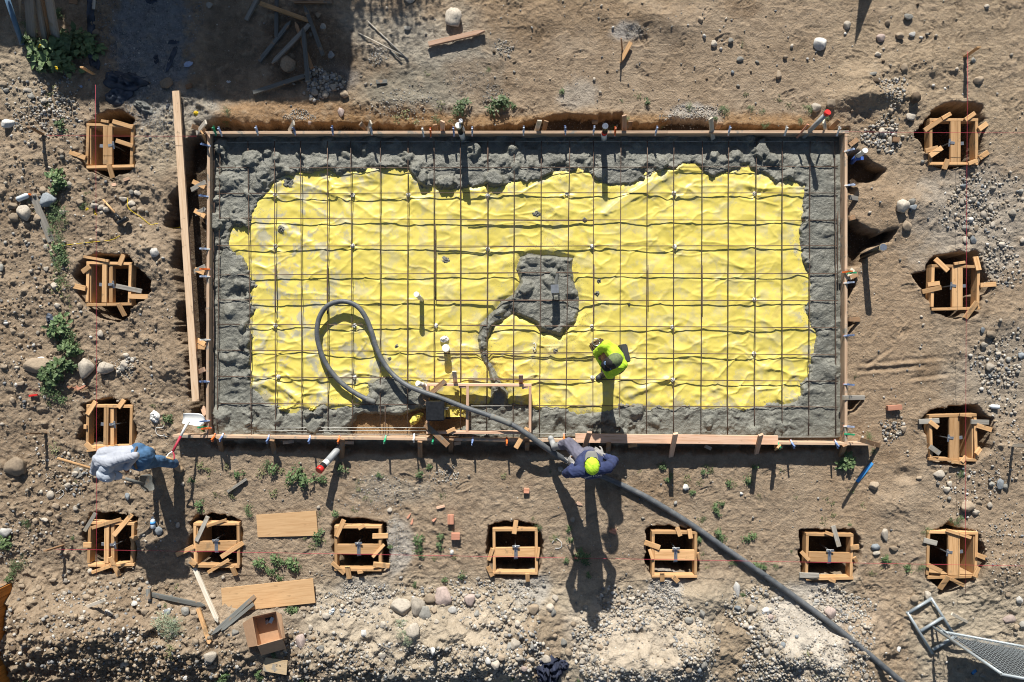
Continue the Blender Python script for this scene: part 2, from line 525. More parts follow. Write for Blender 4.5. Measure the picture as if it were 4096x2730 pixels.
yel = W2(YELLOW, 0.03)
cen = W2(CENTRE, 0.05)
hole = [tuple(Q((2, 1), x, y, 0.0)[:2]) for x, y in HOLE]
SX0, SX1 = P(835, 0)[0], P(3385, 0)[0]
SY1, SY0 = P(0, 530)[1], P(0, 1750)[1]

# ------------------------------------------------------------------ ground: one sheet, fine near, coarse far
def axis(a, b, step, far):
    core = np.arange(a, b + step * 0.5, step)
    g = [0.05 * 1.5 ** i for i in range(18)]
    out = np.cumsum(g)
    out = out[out < far]
    return np.concatenate([a - out[::-1], core, b + out])


gx = axis(-8.1, 8.1, 0.0128, 150)
gy = axis(-5.45, 5.45, 0.0128, 150)
GX, GY = np.meshgrid(gx, gy, indexing='ij')
GX = GX.astype(np.float32)
GY = GY.astype(np.float32)
near = (np.abs(GX) < 8.3) & (np.abs(GY) < 5.7)
PX = 2048 + GX * PPM
PY = 1365 - GY * PPM


def ell(px, py, rx, ry, soft=0.35, wob=0.25, s=2):
    d = np.sqrt(((PX - px) / rx) ** 2 + ((PY - py) / ry) ** 2) + wob * NW[s % 4] + BR
    return 1 - sm(1 - soft, 1 + soft, d)


BR = np.float32(0)
NW = [fbm(GX, GY, 1.3, 5, s) for s in (1, 2, 3, 5)]
n_big = fbm(GX, GY, 0.55, 3, 0)
n_mid = fbm(GX, GY, 3.0, 4, 4)
n_sml = fbm(GX, GY, 9.0, 4, 6, 0.55)
n_tin = fbm(GX, GY, 21.0, 3, 7, 0.65)
# how rough the soil is
left = 1 - sm(760, 900, PX)
bot = sm(2230, 2420, PY)
rough = 0.42 + 0.5 * left + 0.5 * bot + 0.25 * ell(1500, 200, 700, 420) + 0.35 * ell(3560, 420, 330, 220)
rough = rough + 0.3 * ell(3950, 900, 180, 200) + 0.6 * ell(500, 2620, 700, 130) + 0.6 * ell(1650, 2640, 500, 110)
smooth_r = ell(3350, 1500, 360, 900) + ell(2700, 250, 900, 250)
rough = rough * (1 - 0.45 * np.clip(smooth_r, 0, 1))
h = 0.022 * n_big + rough * (0.021 * n_mid + 0.017 * n_sml + 0.0085 * n_tin) + 0.0022 * n_tin
clod = np.clip(n_sml - 0.25, 0, 1)
h += rough * 0.036 * clod * np.clip(NW[1] + 0.5, 0, 1.3)
rid = 1 - 2 * np.abs(vn(GX * 1.0 + 0.15 * n_mid, GY * 1.6, 4.5, 3))
h += 0.008 * np.clip(rid - 0.45, 0, 1) * (1.2 - 0.5 * left)

# spoil heaps and banks (px, py, rx, ry, height)
for px, py, rx, ry, hh in [(3440, 330, 120, 60, .10), (3480, 395, 130, 40, .12), (3660, 250, 120, 60, .10), (3640, 400, 50, 50, .10), (3370, 415, 80, 45, .08),
                           (3480, 800, 110, 70, .10), (3680, 820, 110, 60, .10), (3500, 900, 120, 55, .08), (660, 730, 110, 60, .08), (600, 1010, 120, 70, .07),
                           (640, 1090, 90, 60, .1), (690, 1460, 80, 70, .10), (120, 700, 160, 120, .1), (150, 1180, 200, 130, .07), (60, 1500, 120, 180, .08),
                           (340, 860, 90, 60, .05), (2560, 60, 140, 60, .06), (2750, 100, 130, 60, .06), (2170, 60, 150, 60, .05), (1300, 170, 140, 90, .06),
                           (3990, 1780, 130, 130, .08), (4000, 2250, 120, 130, .09), (4020, 1290, 120, 80, .08), (3560, 2020, 90, 45, .05),
                           (1000, 460, 200, 40, .05), (1560, 420, 200, 50, .06), (2800, 2370, 110, 70, .1), (180, 2080, 130, 120, .05)]:
    d = ((PX - px) / rx) ** 2 + ((PY - py) / ry) ** 2
    h += hh * np.exp(-d * 1.1) * (1 + 0.5 * NW[0])
# long heaps along the bottom of the site: gentle towards the slab, steep on the far side
crest = 2565 + 35 * vn(GX, GX * 0, 0.9, 2) - 40 * ell(300, 2560, 400, 300) + 55 * ell(2560, 2600, 260, 300) + 40 * ell(3350, 2560, 300, 300)
amp = 0.20 + 0.10 * ell(520, 2560, 460, 260, .5) + 0.13 * ell(1850, 2560, 420, 260, .5) + 0.10 * ell(2540, 2600, 260, 220, .5) + 0.14 * ell(3320, 2580, 330, 240, .5)
amp = amp * (1 - 0.9 * sm(3430, 3600, PX)) * (1 - 0.5 * ell(2230, 2620, 110, 220)) * (1 - 0.6 * ell(2930, 2560, 100, 260))
amp = np.clip(amp, 0.0, 0.42)
up = sm(-250, 0, PY - crest)
down = sm(0, 300, PY - crest + 26 * n_mid)
h += amp * (up - 1.22 * down) * (1 + 0.22 * n_mid) * near
for px, py, rx, ry, dd in [(2560, 2520, 62, 34, .07), (1935, 2505, 50, 30, .07), (3340, 2500, 90, 40, .06), (2750, 2330, 60, 45, .06), (3630, 1905, 70, 40, .06), (3560, 2640, 40, 30, .03)]:
    d = np.sqrt(((PX - px) / rx) ** 2 + ((PY - py) / ry) ** 2) + 0.3 * NW[2]
    h -= dd * (1 - sm(0.3, 1.2, d))

# boot prints: shallow dished soles with pushed-up rims
def prints(n, box, seed):
    r = random.Random(seed)
    for _ in range(n):
        px, py = r.uniform(box[0], box[2]), r.uniform(box[1], box[3])
        c = P(px, py)
        a = r.uniform(0, 6.28)
        i0, i1 = np.searchsorted(gx, (c[0] - .22, c[0] + .22))
        j0, j1 = np.searchsorted(gy, (c[1] - .22, c[1] + .22))
        X, Y = GX[i0:i1, j0:j1] - c[0], GY[i0:i1, j0:j1] - c[1]
        u = X * math.cos(a) + Y * math.sin(a)
        v = -X * math.sin(a) + Y * math.cos(a)
        w = 0.047 + 0.012 * np.sin(u * 16 + 1)
        d = np.sqrt((u / 0.145) ** 4 + (v / w) ** 4) ** 0.5
        dp = r.uniform(.004, .011)
        tread = 0.0045 * np.sign(np.sin(u * 210 + 22 * np.abs(v) / .05))
        h[i0:i1, j0:j1] += -dp * (1 - sm(.75, 1.05, d)) + dp * 0.8 * np.exp(-((d - 1.2) / .16) ** 2) * r.uniform(.4, 1) + tread * (1 - sm(.6, .95, d))


prints(95, (1900, 0, 4096, 500), 1)
prints(100, (3420, 900, 4096, 2730), 2)
prints(70, (1600, 1880, 3600, 2420), 3)
prints(35, (430, 650, 740, 1700), 4)
prints(25, (800, 1900, 1700, 2350), 5)
# dragged marks east of the slab
for y0, y1, x0, x1 in [(1462, 1436, 3440, 3780), (1520, 1505, 3640, 3790), (1470, 1400, 3460, 3560), (1492, 1470, 3420, 3700)]:
    yc = y0 + (y1 - y0) * (PX - x0) / (x1 - x0)
    on = sm(x0 - 20, x0 + 20, PX) * (1 - sm(x1 - 20, x1 + 20, PX))
    h += on * (0.011 * np.exp(-((PY - yc - 8) / 7.) ** 2) - 0.013 * np.exp(-((PY - yc + 7) / 8.) ** 2))

# pits round the pier forms, trenches beside the slab form
pitmask = np.zeros_like(h)
def dig(poly, depth, edge=0.035, wob=0.03):
    global h
    xs = [p[0] for p in poly]
    ys = [p[1] for p in poly]
    i0, i1 = np.searchsorted(gx, (min(xs) - .3, max(xs) + .3))
    j0, j1 = np.searchsorted(gy, (min(ys) - .3, max(ys) + .3))
    sl = (slice(i0, i1), slice(j0, j1))
    d = polysd(GX[sl], GY[sl], poly) + wob * .55 * n_sml[sl] + 0.025 * n_mid[sl]
    t = 1 - sm(-edge, edge * 0.35, d)
    lip = np.exp(-((d - 0.05) / 0.05) ** 2) * 0.012
    h[sl] = h[sl] * (1 - t) + (-depth + 0.35 * h[sl]) * t + lip * (1 - t)
    pitmask[sl] = np.maximum(pitmask[sl], t)


for k, (t, pts) in PITS.items():
    dig([tuple(Q(t, x, y)[:2]) for x, y in pts], 0.66)
for depth, edge, pts in [
        (.16, .05, [(780, 505), (830, 492), (900, 478), (960, 490), (1060, 500), (1240, 492), (1420, 496), (1560, 506), (1850, 512), (2060, 498), (2180, 478), (2280, 455), (2420, 462), (2490, 458), (2500, 490), (2600, 500), (2690, 475), (2840, 480), (2870, 500), (3000, 508), (3300, 512), (3395, 510), (3395, 540), (830, 540), (780, 560)]),
        (.26, .07, [(745, 560), (790, 540), (850, 540), (850, 1700), (815, 1740), (770, 1700), (760, 1560), (745, 1400), (700, 1300), (720, 1200), (690, 1080), (700, 950), (660, 900), (680, 790), (725, 740), (735, 640)]),
        (.22, .05, [(3370, 620), (3420, 610), (3470, 640), (3540, 680), (3520, 720), (3440, 740), (3400, 780), (3370, 780)]),
        (.24, .05, [(3370, 880), (3410, 882), (3440, 915), (3500, 935), (3580, 920), (3560, 965), (3470, 1000), (3440, 1070), (3370, 1080)]),
        (.16, .05, [(3370, 1110), (3405, 1110), (3420, 1150), (3400, 1190), (3370, 1200)]),
        (.14, .05, [(3370, 1270), (3420, 1280), (3400, 1330), (3370, 1345)]),
        (.14, .05, [(3370, 1590), (3450, 1595), (3420, 1640), (3370, 1660)]),
        (.10, .08, [(830, 1760), (3400, 1780), (3400, 1800), (2700, 1815), (2400, 1800), (1900, 1830), (1500, 1815), (1200, 1800), (850, 1795)])]:
    dig([tuple(P(x, y)[:2]) for x, y in pts], depth, edge, 0.05)
# under the slab
inside = sm(-0.02, 0.03, np.minimum(np.minimum(GX - SX0, SX1 - GX), np.minimum(GY - SY0, SY1 - GY)))
h = h * (1 - inside) + (-0.07 + 0.25 * h) * inside
h = np.where(near, h, h * 0.3)


def gz(x, y):
    i = int(np.clip(np.searchsorted(gx, x), 1, len(gx) - 1))
    j = int(np.clip(np.searchsorted(gy, y), 1, len(gy) - 1))
    return float(h[i, j])


def G(px, py, dz=0.0):
    """Point on the ground seen at pixel px, py."""
    z = 0.0
    for _ in range(3):
        p = P(px, py, z)
        z = gz(p.x, p.y)
    p = P(px, py, z + dz)
    return p


# soil colours, region by region
BR = 0.16 * n_sml + 0.10 * n_mid
def lin(*c):
    return np.array(c, np.float32)


colr = np.zeros(h.shape + (3,), np.float32) + lin(.37, .283, .197)


def paint(mask, c, a=1.0):
    global colr
    k = (np.clip(mask, 0, 1) * a)[..., None]
    colr = colr * (1 - k) + lin(*c) * k


paint(left, (.325, .25, .175), .8)
paint(sm(0.1, 0.9, NW[0]), (.265, .195, .13), .55)
paint(sm(0.1, 0.9, NW[2]), (.41, .325, .235), .5)
paint(ell(3750, 300, 420, 360), (.385, .30, .205), .7)
paint(ell(3480, 1450, 260, 700), (.375, .27, .175), .6)
paint(ell(3900, 880, 260, 230), (.40, .355, .295), .8)
paint(ell(4000, 1500, 200, 200), (.37, .32, .255), .7)
paint(ell(1640, 250, 300, 210, .3, .5, 1), (.40, .365, .30), .85)
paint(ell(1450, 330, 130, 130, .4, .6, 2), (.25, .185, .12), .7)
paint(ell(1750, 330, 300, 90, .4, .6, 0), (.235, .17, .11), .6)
paint(ell(1600, 400, 140, 110, .4, .6, 1), (.25, .235, .19), .7)
paint(ell(1150, 470, 500, 60, .4, .4, 1), (.33, .20, .10), .75)
paint(ell(2350, 495, 1100, 38, .4, .3, 1), (.33, .20, .095), .8)
paint(ell(2250, 60, 500, 110, .4, .5, 2), (.29, .205, .125), .6)
paint(ell(2500, 130, 60, 40, .4, .6, 2), (.48, .46, .43), .7)
paint(ell(2330, 380, 70, 60, .4, .6, 2), (.46, .42, .36), .6)
paint(ell(1330, 300, 90, 60, .4, .6, 2), (.30, .30, .30), .7)
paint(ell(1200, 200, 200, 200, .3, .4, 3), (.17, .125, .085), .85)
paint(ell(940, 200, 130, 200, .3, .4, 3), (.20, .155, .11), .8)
paint(ell(600, 150, 165, 330, .18, .12, 3), (.27, .28, .285), .95)
paint(ell(700, 430, 160, 90, .3, .5, 3), (.36, .335, .285), .85)
paint(ell(650, 570, 110, 90, .4, .5, 3), (.40, .34, .25), .6)
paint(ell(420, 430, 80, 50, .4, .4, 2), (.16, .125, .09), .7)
paint(ell(60, 250, 110, 150, .4, .4, 2), (.40, .33, .24), .8)
paint(ell(150, 1900, 260, 200, .4, .5, 2), (.27, .20, .135), .6)
paint(bot * sm(1000, 1250, PX), (.46, .395, .30), .85)
paint(ell(1400, 2480, 420, 130, .4, .4, 1), (.49, .42, .325), .7)
paint(ell(2530, 2530, 260, 150, .3, .3, 1), (.53, .455, .36), .85)
paint(ell(3260, 2500, 260, 160, .3, .3, 2), (.55, .50, .43), .9)
paint(ell(1900, 2500, 180, 120, .4, .4, 1), (.51, .43, .33), .7)
paint(ell(700, 2660, 780, 110, .3, .4, 1), (.24, .185, .13), .8)
paint(ell(1100, 2600, 160, 180, .3, .4, 1), (.24, .19, .14), .6)
paint(ell(2160, 2560, 90, 180, .3, .4, 1), (.33, .25, .17), .7)
paint(ell(2920, 2600, 90, 160, .3, .4, 1), (.345, .265, .18), .8)
paint(ell(3500, 2520, 160, 300, .3, .3, 0), (.37, .275, .185), .8)
paint(ell(2110, 2350, 90, 70, .3, .4, 0), (.47, .44, .39), .8)
paint(ell(2660, 2350, 70, 80, .3, .4, 0), (.50, .48, .45), .85)
paint(ell(1590, 2170, 60, 100, .4, .5, 0), (.48, .45, .40), .75)
paint(ell(1440, 2360, 110, 60, .4, .5, 0), (.45, .42, .37), .7)
paint(ell(1560, 1960, 200, 70, .4, .6, 0), (.37, .32, .25), .7)
paint(ell(2780, 470, 95, 60, .3, .4, 0), (.50, .46, .41), .8)
paint(pitmask, (.19, .125, .072), .6)  # dug soil, with shade in the holes put into its colour
paint(sm(.55, .95, pitmask) * (h < -.15), (.075, .05, .032), .9)  # deep pit walls and floors painted near black for the shade down there
paint(inside, (.33, .205, .10), .9)
for px, py, rx, ry in [(3700, 1480, 50, 45), (3560, 1830, 45, 40), (2960, 30, 60, 40), (2600, 1960, 200, 80)]:
    paint(ell(px, py, rx, ry, .4, .5, 1), (.25, .175, .11), .6)
# crumbs: raised clods are drier and paler
paint(sm(.35, 1.0, n_sml) * (rough > .5), (.43, .355, .26), .35)
V = np.stack([GX, GY, h], -1).reshape(-1, 3)
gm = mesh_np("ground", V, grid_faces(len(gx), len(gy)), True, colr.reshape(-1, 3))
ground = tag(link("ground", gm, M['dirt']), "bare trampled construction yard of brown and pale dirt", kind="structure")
del V

# ------------------------------------------------------------------ concrete and yellow sheet inside the form
st = 0.0125
cx = np.arange(SX0 + 0.01, SX1 - 0.005, st)
cy = np.arange(SY0 + 0.01, SY1 - 0.005, st)
CX, CY = np.meshgrid(cx, cy, indexing='ij')
CX = CX.astype(np.float32)
CY = CY.astype(np.float32)
cpx = 2048 + CX * PPM
cpy = 1365 - CY * PPM
m_mid = fbm(CX, CY, 4.0, 4, 2)
m_sml = fbm(CX, CY, 11, 4, 5, .6)
m_tin = fbm(CX, CY, 34, 3, 1, .6)
dy = polysd(CX, CY, yel)
dc = polysd(CX, CY, cen)
dh = polysd(CX, CY, hole)
d = np.maximum(dy, -dc)                       # > 0 where concrete lies
edge = 0.030 * m_sml + 0.035 * m_mid + 0.007 * m_tin
d = d + edge * np.where(dc < 0.25, 0.3, 1.0) + np.where((dc < .12) & (cpy > 1240) & (cpx < 2060), .022, 0)
d = np.minimum(d, dh + 0.05 * m_sml)
rightband = sm(3160, 3260, cpx)
calm = 1 - 0.55 * rightband - 0.5 * (1 - sm(900, 980, cpx)) * sm(900, 1300, cpy) * 0.7
# heaped lobes where the hose dropped its load
lobes = np.zeros_like(CX)
rr = random.Random(5)
for _ in range(760):
    x, y = rr.uniform(SX0, SX1), rr.uniform(SY0, SY1)
    r = rr.choice([.05, .07, .09, .11, .14, .18])
    i0, i1 = np.searchsorted(cx, (x - 1.6 * r, x + 1.6 * r))
    j0, j1 = np.searchsorted(cy, (y - 1.6 * r, y + 1.6 * r))
    if i1 <= i0 or j1 <= j0:
        continue
    a = rr.uniform(0, 3.14)
    X, Y = CX[i0:i1, j0:j1] - x, CY[i0:i1, j0:j1] - y
    u = (X * math.cos(a) + Y * math.sin(a)) / r
    v = (-X * math.sin(a) + Y * math.cos(a)) / (r * rr.uniform(.5, .9))
    dd = np.sqrt(u * u + v * v) + 0.35 * m_sml[i0:i1, j0:j1]
    b_ = r * rr.uniform(.22, .55) * (1 - sm(.35, 1.1, dd)) * rr.choice([1, 1, 1, -.7])
    lobes[i0:i1, j0:j1] += b_
rough_c = calm * (0.7 + 0.5 * np.clip(m_mid, -1, 1))
folds = 1 - 2 * np.abs(vn(CX + .12 * m_mid, CY + .12 * m_mid, 7, 6))
zc = 0.052 + rough_c * (0.017 * m_mid + 0.014 * m_sml + 0.0035 * m_tin + 0.010 * np.clip(folds, -.3, 1)) + lobes * calm + 0.0014 * m_tin - 0.035 * (1 - sm(585, 650, cpy)) - .012 * (1 - sm(860, 930, cpx))
thin = (dc < 0.15) & (dy < -0.1)
zc = np.where(thin, 0.055 + (zc - 0.052) * 0.75, zc)
tt = sm(-0.03, 0.075, d)
zc = zc * tt + (0.012 - 0.05) * (1 - tt)
zc -= 0.20 * (1 - sm(-0.02, 0.08, dh)) * 1.0
zc = np.minimum(zc, 0.125)
keepv = (d > -0.07) & (dh > -0.09)
keep = keepv[:-1, :-1] | keepv[1:, :-1] | keepv[1:, 1:] | keepv[:-1, 1:]
cc = np.zeros(CX.shape + (3,), np.float32) + lin(.212, .212, .18)
k = sm(-.2, .9, m_mid)[..., None]
cc = cc * (1 - .35 * k) + lin(.25, .25, .21) * .35 * k
k = sm(.1, .9, fbm(CX, CY, 2.2, 4, 7))[..., None]
cc = cc * (1 - .45 * k) + lin(.135, .138, .12) * .45 * k
F = grid_faces(len(cx), len(cy), keep)
used = np.unique(F)
remap = np.zeros(CX.size, np.int64)
remap[used] = np.arange(len(used))
V = np.stack([CX, CY, zc], -1).reshape(-1, 3)[used]
conc = link("wet_concrete", mesh_np("wet_concrete", V, remap[F], True, cc.reshape(-1, 3)[used]), M['concrete'])
tag(conc, "lumpy wet grey concrete poured round the edge of the yellow sheet and onto its middle", kind="stuff")


def cz(x, y):
    i = int(np.clip(np.searchsorted(cx, x), 0, len(cx) - 1))
    j = int(np.clip(np.searchsorted(cy, y), 0, len(cy) - 1))
    return float(zc[i, j]) if keepv[i, j] else -1.0


# the sheet: wrinkles, folds, a puckered star at every rebar chair
CHAIRS = [((1, 1), [(170, 225), (875, 225), (1383, 225), (2105, 235), (172, 692), (878, 690), (2105, 718), (175, 1415), (893, 1415), (1635, 1415)]),
          ((1, 2), [(497, 220), (1475, 210), (2210, 215), (728, 697), (1480, 697), (2205, 1180), (728, 1425), (1460, 1430)]),
          ((2, 1), [(202, 335), (890, 342)]), ((2, 2), [(2205, 125), (733, 345), (1462, 362)])]
chairs = [Q(t, x, y, 0.04) for t, l in CHAIRS for x, y in l]
ss = 0.0125
hx = np.arange(P(905, 0)[0], P(3300, 0)[0], ss)
hy = np.arange(P(0, 1690)[1], P(0, 655)[1], ss)
HX, HY = np.meshgrid(hx, hy, indexing='ij')
HX = HX.astype(np.float32)
HY = HY.astype(np.float32)
w1 = fbm(HX, HY, 1.5, 3, 1)
w2 = fbm(HX * .75 + HY * .5, HY * 1.0 - HX * .35, 4.2, 3, 4)
w3 = fbm(HX, HY, 17, 3, 6)
rA = 1 - np.abs(vn(HX * .8 - HY * .9 + .10 * w2, HX * .30 + HY * .45 + .10 * w1, 3.3, 2)) * 2
rB = 1 - np.abs(vn(HX * .35 + HY * .9 + .12 * w1, HX * .5 - HY * .25, 3.0, 5)) * 2
rC = 1 - np.abs(vn(HX * .5 + .1 * w2, HY * 1.5 + .15 * w1, 3.2, 7)) * 2
spx = 2048 + HX * PPM
spy = 1365 - HY * PPM
wl_ = 0.75 + 0.6 * sm(1250, 1600, spy) + 0.4 * (1 - sm(700, 900, spy))
zs = 0.024 + 1.25 * wl_ * (0.012 * w1 + 0.008 * w2 + 0.0009 * w3 + 0.010 * np.clip(rA, 0, 1) ** 2 + 0.010 * np.clip(rB, 0, 1) ** 2 + 0.009 * np.clip(rC, 0, 1) ** 2)
for c in chairs:
    X, Y = HX - c.x, HY - c.y
    r = np.sqrt(X * X + Y * Y) + 1e-4
    a = np.arctan2(Y, X)
    f = np.exp(-(r / .20) ** 1.4)
    zs += f * (0.009 * np.cos(a * 5 + c.x * 9) * np.clip(r / .05, 0, 1) - 0.012)
# one thick diagonal fold and two lesser ones
for x0, y0, x1, y1, wd, hh in [(2400, 868, 2600, 742, .045, .045), (2440, 830, 2680, 700, .06, .03), (2690, 1505, 2500, 1590, .05, .03), (1060, 1500, 1230, 1620, .05, .05), (1000, 1490, 1120, 1570, .05, .04), (1410, 880, 1300, 700, .05, .02), (2900, 730, 3150, 770, .05, .02), (1120, 900, 1300, 1010, .05, .015), (2560, 1560, 2420, 1480, .05, .02)]:
    A, B = P(x0, y0), P(x1, y1)
    ex, ey = B.x - A.x, B.y - A.y
    L2 = ex * ex + ey * ey
    t = np.clip(((HX - A.x) * ex + (HY - A.y) * ey) / L2, 0, 1)
    dist = np.sqrt((HX - A.x - t * ex) ** 2 + (HY - A.y - t * ey) ** 2)
    zs += hh * np.exp(-(dist / wd) ** 2) * np.sin(np.clip(t, .02, .98) * math.pi) ** .5
# lapped seams
for sx, sgn in [(1700, 1), (1828, -1), (2372, 1), (2535, -1), (1148, 1), (3100, 1)]:
    zs += sgn * 0.0025 * sm(-3, 3, spx - sx - 6 * np.sin(spy / 300.)) * (1 - sm(60, 160, np.abs(spx - sx)))
zs = np.minimum(zs, 0.066)
dyel = polysd(HX, HY, yel) + 0.02 * w2
zs -= 0.025 * sm(-0.02, .12, dyel)
keepv2 = dyel < 0.10
dhh = polysd(HX, HY, hole)
keepv2 &= dhh > -0.02
keep2 = keepv2[:-1, :-1] & keepv2[1:, :-1] & keepv2[1:, 1:] & keepv2[:-1, 1:]
zs -= 0.04 * (1 - sm(-0.03, .07, polysd(HX, HY, cen)))
mc = np.zeros(HX.shape + (3,), np.float32)


def sblob(px, py, rx, ry):
    return np.exp(-(((spx - px) / rx) ** 2 + ((spy - py) / ry) ** 2))


mc[..., 0] = np.clip(0.45 + 0.9 * (1 - sm(1000, 1600, spx)) + .9 * sblob(1400, 1500, 300, 120) + .5 * sblob(1950, 1480, 180, 120) + .5 * sm(-.18, -.02, dyel), 0, 1)
mc[..., 1] = np.clip(0.55 + 0.4 * fbm(HX, HY, .8, 2, 3), 0, 1)
near_c = np.exp(-np.abs(polysd(HX, HY, cen)) / .16)
mc[..., 2] = np.clip(1.1 * near_c + 1.0 * np.exp(-np.abs(dyel) / .06) + .7 * sblob(2170, 880, 90, 130) + .5 * sblob(1500, 1560, 260, 60) + .5 * sblob(2170, 1440, 160, 80) + .7 * sblob(1950, 1560, 250, 70) - .06, 0, 1) * (.5 + .7 * sm(-.5, .6, w2))
F = grid_faces(len(hx), len(hy), keep2)
used = np.unique(F)
remap = np.zeros(HX.size, np.int64)
remap[used] = np.arange(len(used))
V = np.stack([HX, HY, zs], -1).reshape(-1, 3)[used]
sheet = link("plastic_sheet", mesh_np("plastic_sheet", V, remap[F], True, mc.reshape(-1, 3)[used]), M['sheet'])
tag(sheet, "wrinkled yellow plastic sheet spread under the rebar grid", "plastic sheet")


def sz(x, y):
    i = int(np.clip(np.searchsorted(hx, x), 0, len(hx) - 1))
    j = int(np.clip(np.searchsorted(hy, y), 0, len(hy) - 1))
    return max(float(zs[i, j]), cz(x, y))

# ------------------------------------------------------------------ builders
def lumber(name, p0, p1, w, t, mat, parent=None, tip=0.0, up=None):
    """A sawn piece from p0 to p1 (end centres), w across, t thick; tip > 0 points the p1 end."""
    p0, p1 = Vector(p0), Vector(p1)
    d = p1 - p0
    L = d.length
    x = d.normalized()
    u = Vector(up) if up else Vector((0, 0, 1))
    if abs(x.dot(u)) > 0.97:
        u = Vector((0, 1, 0))
    y = u.cross(x).normalized()
    z = x.cross(y)
    a, b, c = L / 2, w / 2, t / 2
    j = lambda s: R.uniform(-s, s)
    xs = [-a, a - tip] if tip else [-a, a]
    vs = []
    for k, X in enumerate(xs):
        vs += [(X, -b + j(.001), -c), (X, b + j(.001), -c), (X, b + j(.001), c), (X, -b + j(.001), c)]
    fs = [(3, 2, 1, 0)]
    for i in range(4):
        fs.append((i, (i + 1) % 4, 4 + (i + 1) % 4, 4 + i))
    if tip:
        vs += [(a, -b * .14, -c), (a, b * .14, -c), (a, b * .14, c), (a, -b * .14, c)]
        for i in range(4):
            fs.append((4 + i, 4 + (i + 1) % 4, 8 + (i + 1) % 4, 8 + i))
        fs.append((8, 9, 10, 11))
    else:
        fs.append((4, 5, 6, 7))
    bm = bmesh.new()
    bv = [bm.verts.new(v) for v in vs]
    for f in fs:
        bm.faces.new([bv[i] for i in f])
    bmesh.ops.bevel(bm, geom=list(bm.edges), offset=min(0.0025, t * .2, w * .2), segments=1, affect='EDGES', clamp_overlap=True)
    o = link(name, bm_mesh(name, bm), mat, parent, (p0 + p1) / 2)
    o.rotation_euler = Matrix((x, y, z)).transposed().to_euler()
    return o


def catmull(pts, n=8):
    pts = [Vector(p) for p in pts]
    if len(pts) < 3:
        return [pts[0].lerp(pts[-1], i / n) for i in range(n + 1)]
    e = [pts[0] * 2 - pts[1]] + pts + [pts[-1] * 2 - pts[-2]]
    out = []
    for i in range(1, len(e) - 2):
        a, b, c, d = e[i - 1:i + 3]
        for k in range(n):
            t = k / n
            out.append(0.5 * (2 * b + (c - a) * t + (2 * a - 5 * b + 4 * c - d) * t * t + (3 * b - a - 3 * c + d) * t ** 3))
    out.append(pts[-1])
    return out


def sweep(pts, rad, seg=8):
    """Verts and faces of a capped tube through pts; rad a number or one per point."""
    n = len(pts)
    rad = [rad] * n if isinstance(rad, (int, float)) else rad
    vs, fs = [], []
    prev = None
    for i, p in enumerate(pts):
        t = (pts[min(i + 1, n - 1)] - pts[max(i - 1, 0)]).normalized()
        if prev is None:
            y = t.orthogonal().normalized()
        else:
            y = (prev - t * prev.dot(t)).normalized()
        prev = y
        z = t.cross(y)
        for k in range(seg):
            a = 2 * math.pi * k / seg
            vs.append(p + (y * math.cos(a) + z * math.sin(a)) * rad[i])
    for i in range(n - 1):
        for k in range(seg):
            a, b = i * seg + k, i * seg + (k + 1) % seg
            fs.append((a, b, b + seg, a + seg))
    fs.append(tuple(range(seg))[::-1])
    fs.append(tuple(range((n - 1) * seg, n * seg)))
    return vs, fs


def tube(name, pts, rad, mat, parent=None, seg=8, smooth=True, origin=None):
    pts = [Vector(p) for p in pts]
    c = Vector(origin) if origin is not None else pts[0].copy()
    vs, fs = sweep([p - c for p in pts], rad, seg)
    me = bpy.data.meshes.new(name)
    me.from_pydata(vs, [], fs)
    if smooth:
        me.polygons.foreach_set("use_smooth", np.array([len(p.vertices) == 4 for p in me.polygons]))
    return link(name, me, mat, parent, c)


def boxm(name, c, size, mat, parent=None, rz=0.0, bev=0.004, rot=None):
    bm = bmesh.new()
    bmesh.ops.create_cube(bm, size=1.0, matrix=Matrix.Diagonal((*size, 1)))
    if bev:
        bmesh.ops.bevel(bm, geom=list(bm.edges), offset=bev, segments=2, affect='EDGES')
    o = link(name, bm_mesh(name, bm), mat, parent, c)
    o.rotation_euler = rot if rot else (0, 0, rz)
    return o


def polyslab(name, pts, thick, mat, parent=None):
    """A flat slab on a corner loop of world points (top face), thickness downwards."""
    c = sum((Vector(p) for p in pts), Vector()) / len(pts)
    bm = bmesh.new()
    top = [bm.verts.new(Vector(p) - c) for p in pts]
    n = (top[1].co - top[0].co).cross(top[2].co - top[1].co).normalized()
    if n.z < 0:
        n = -n
    bot_ = [bm.verts.new(v.co - n * thick) for v in top]
    bm.faces.new(top)
    bm.faces.new(bot_[::-1])
    k = len(pts)
    for i in range(k):
        bm.faces.new((top[i], bot_[i], bot_[(i + 1) % k], top[(i + 1) % k]))
    bmesh.ops.recalc_face_normals(bm, faces=bm.faces)
    return link(name, bm_mesh(name, bm), mat, parent, c)


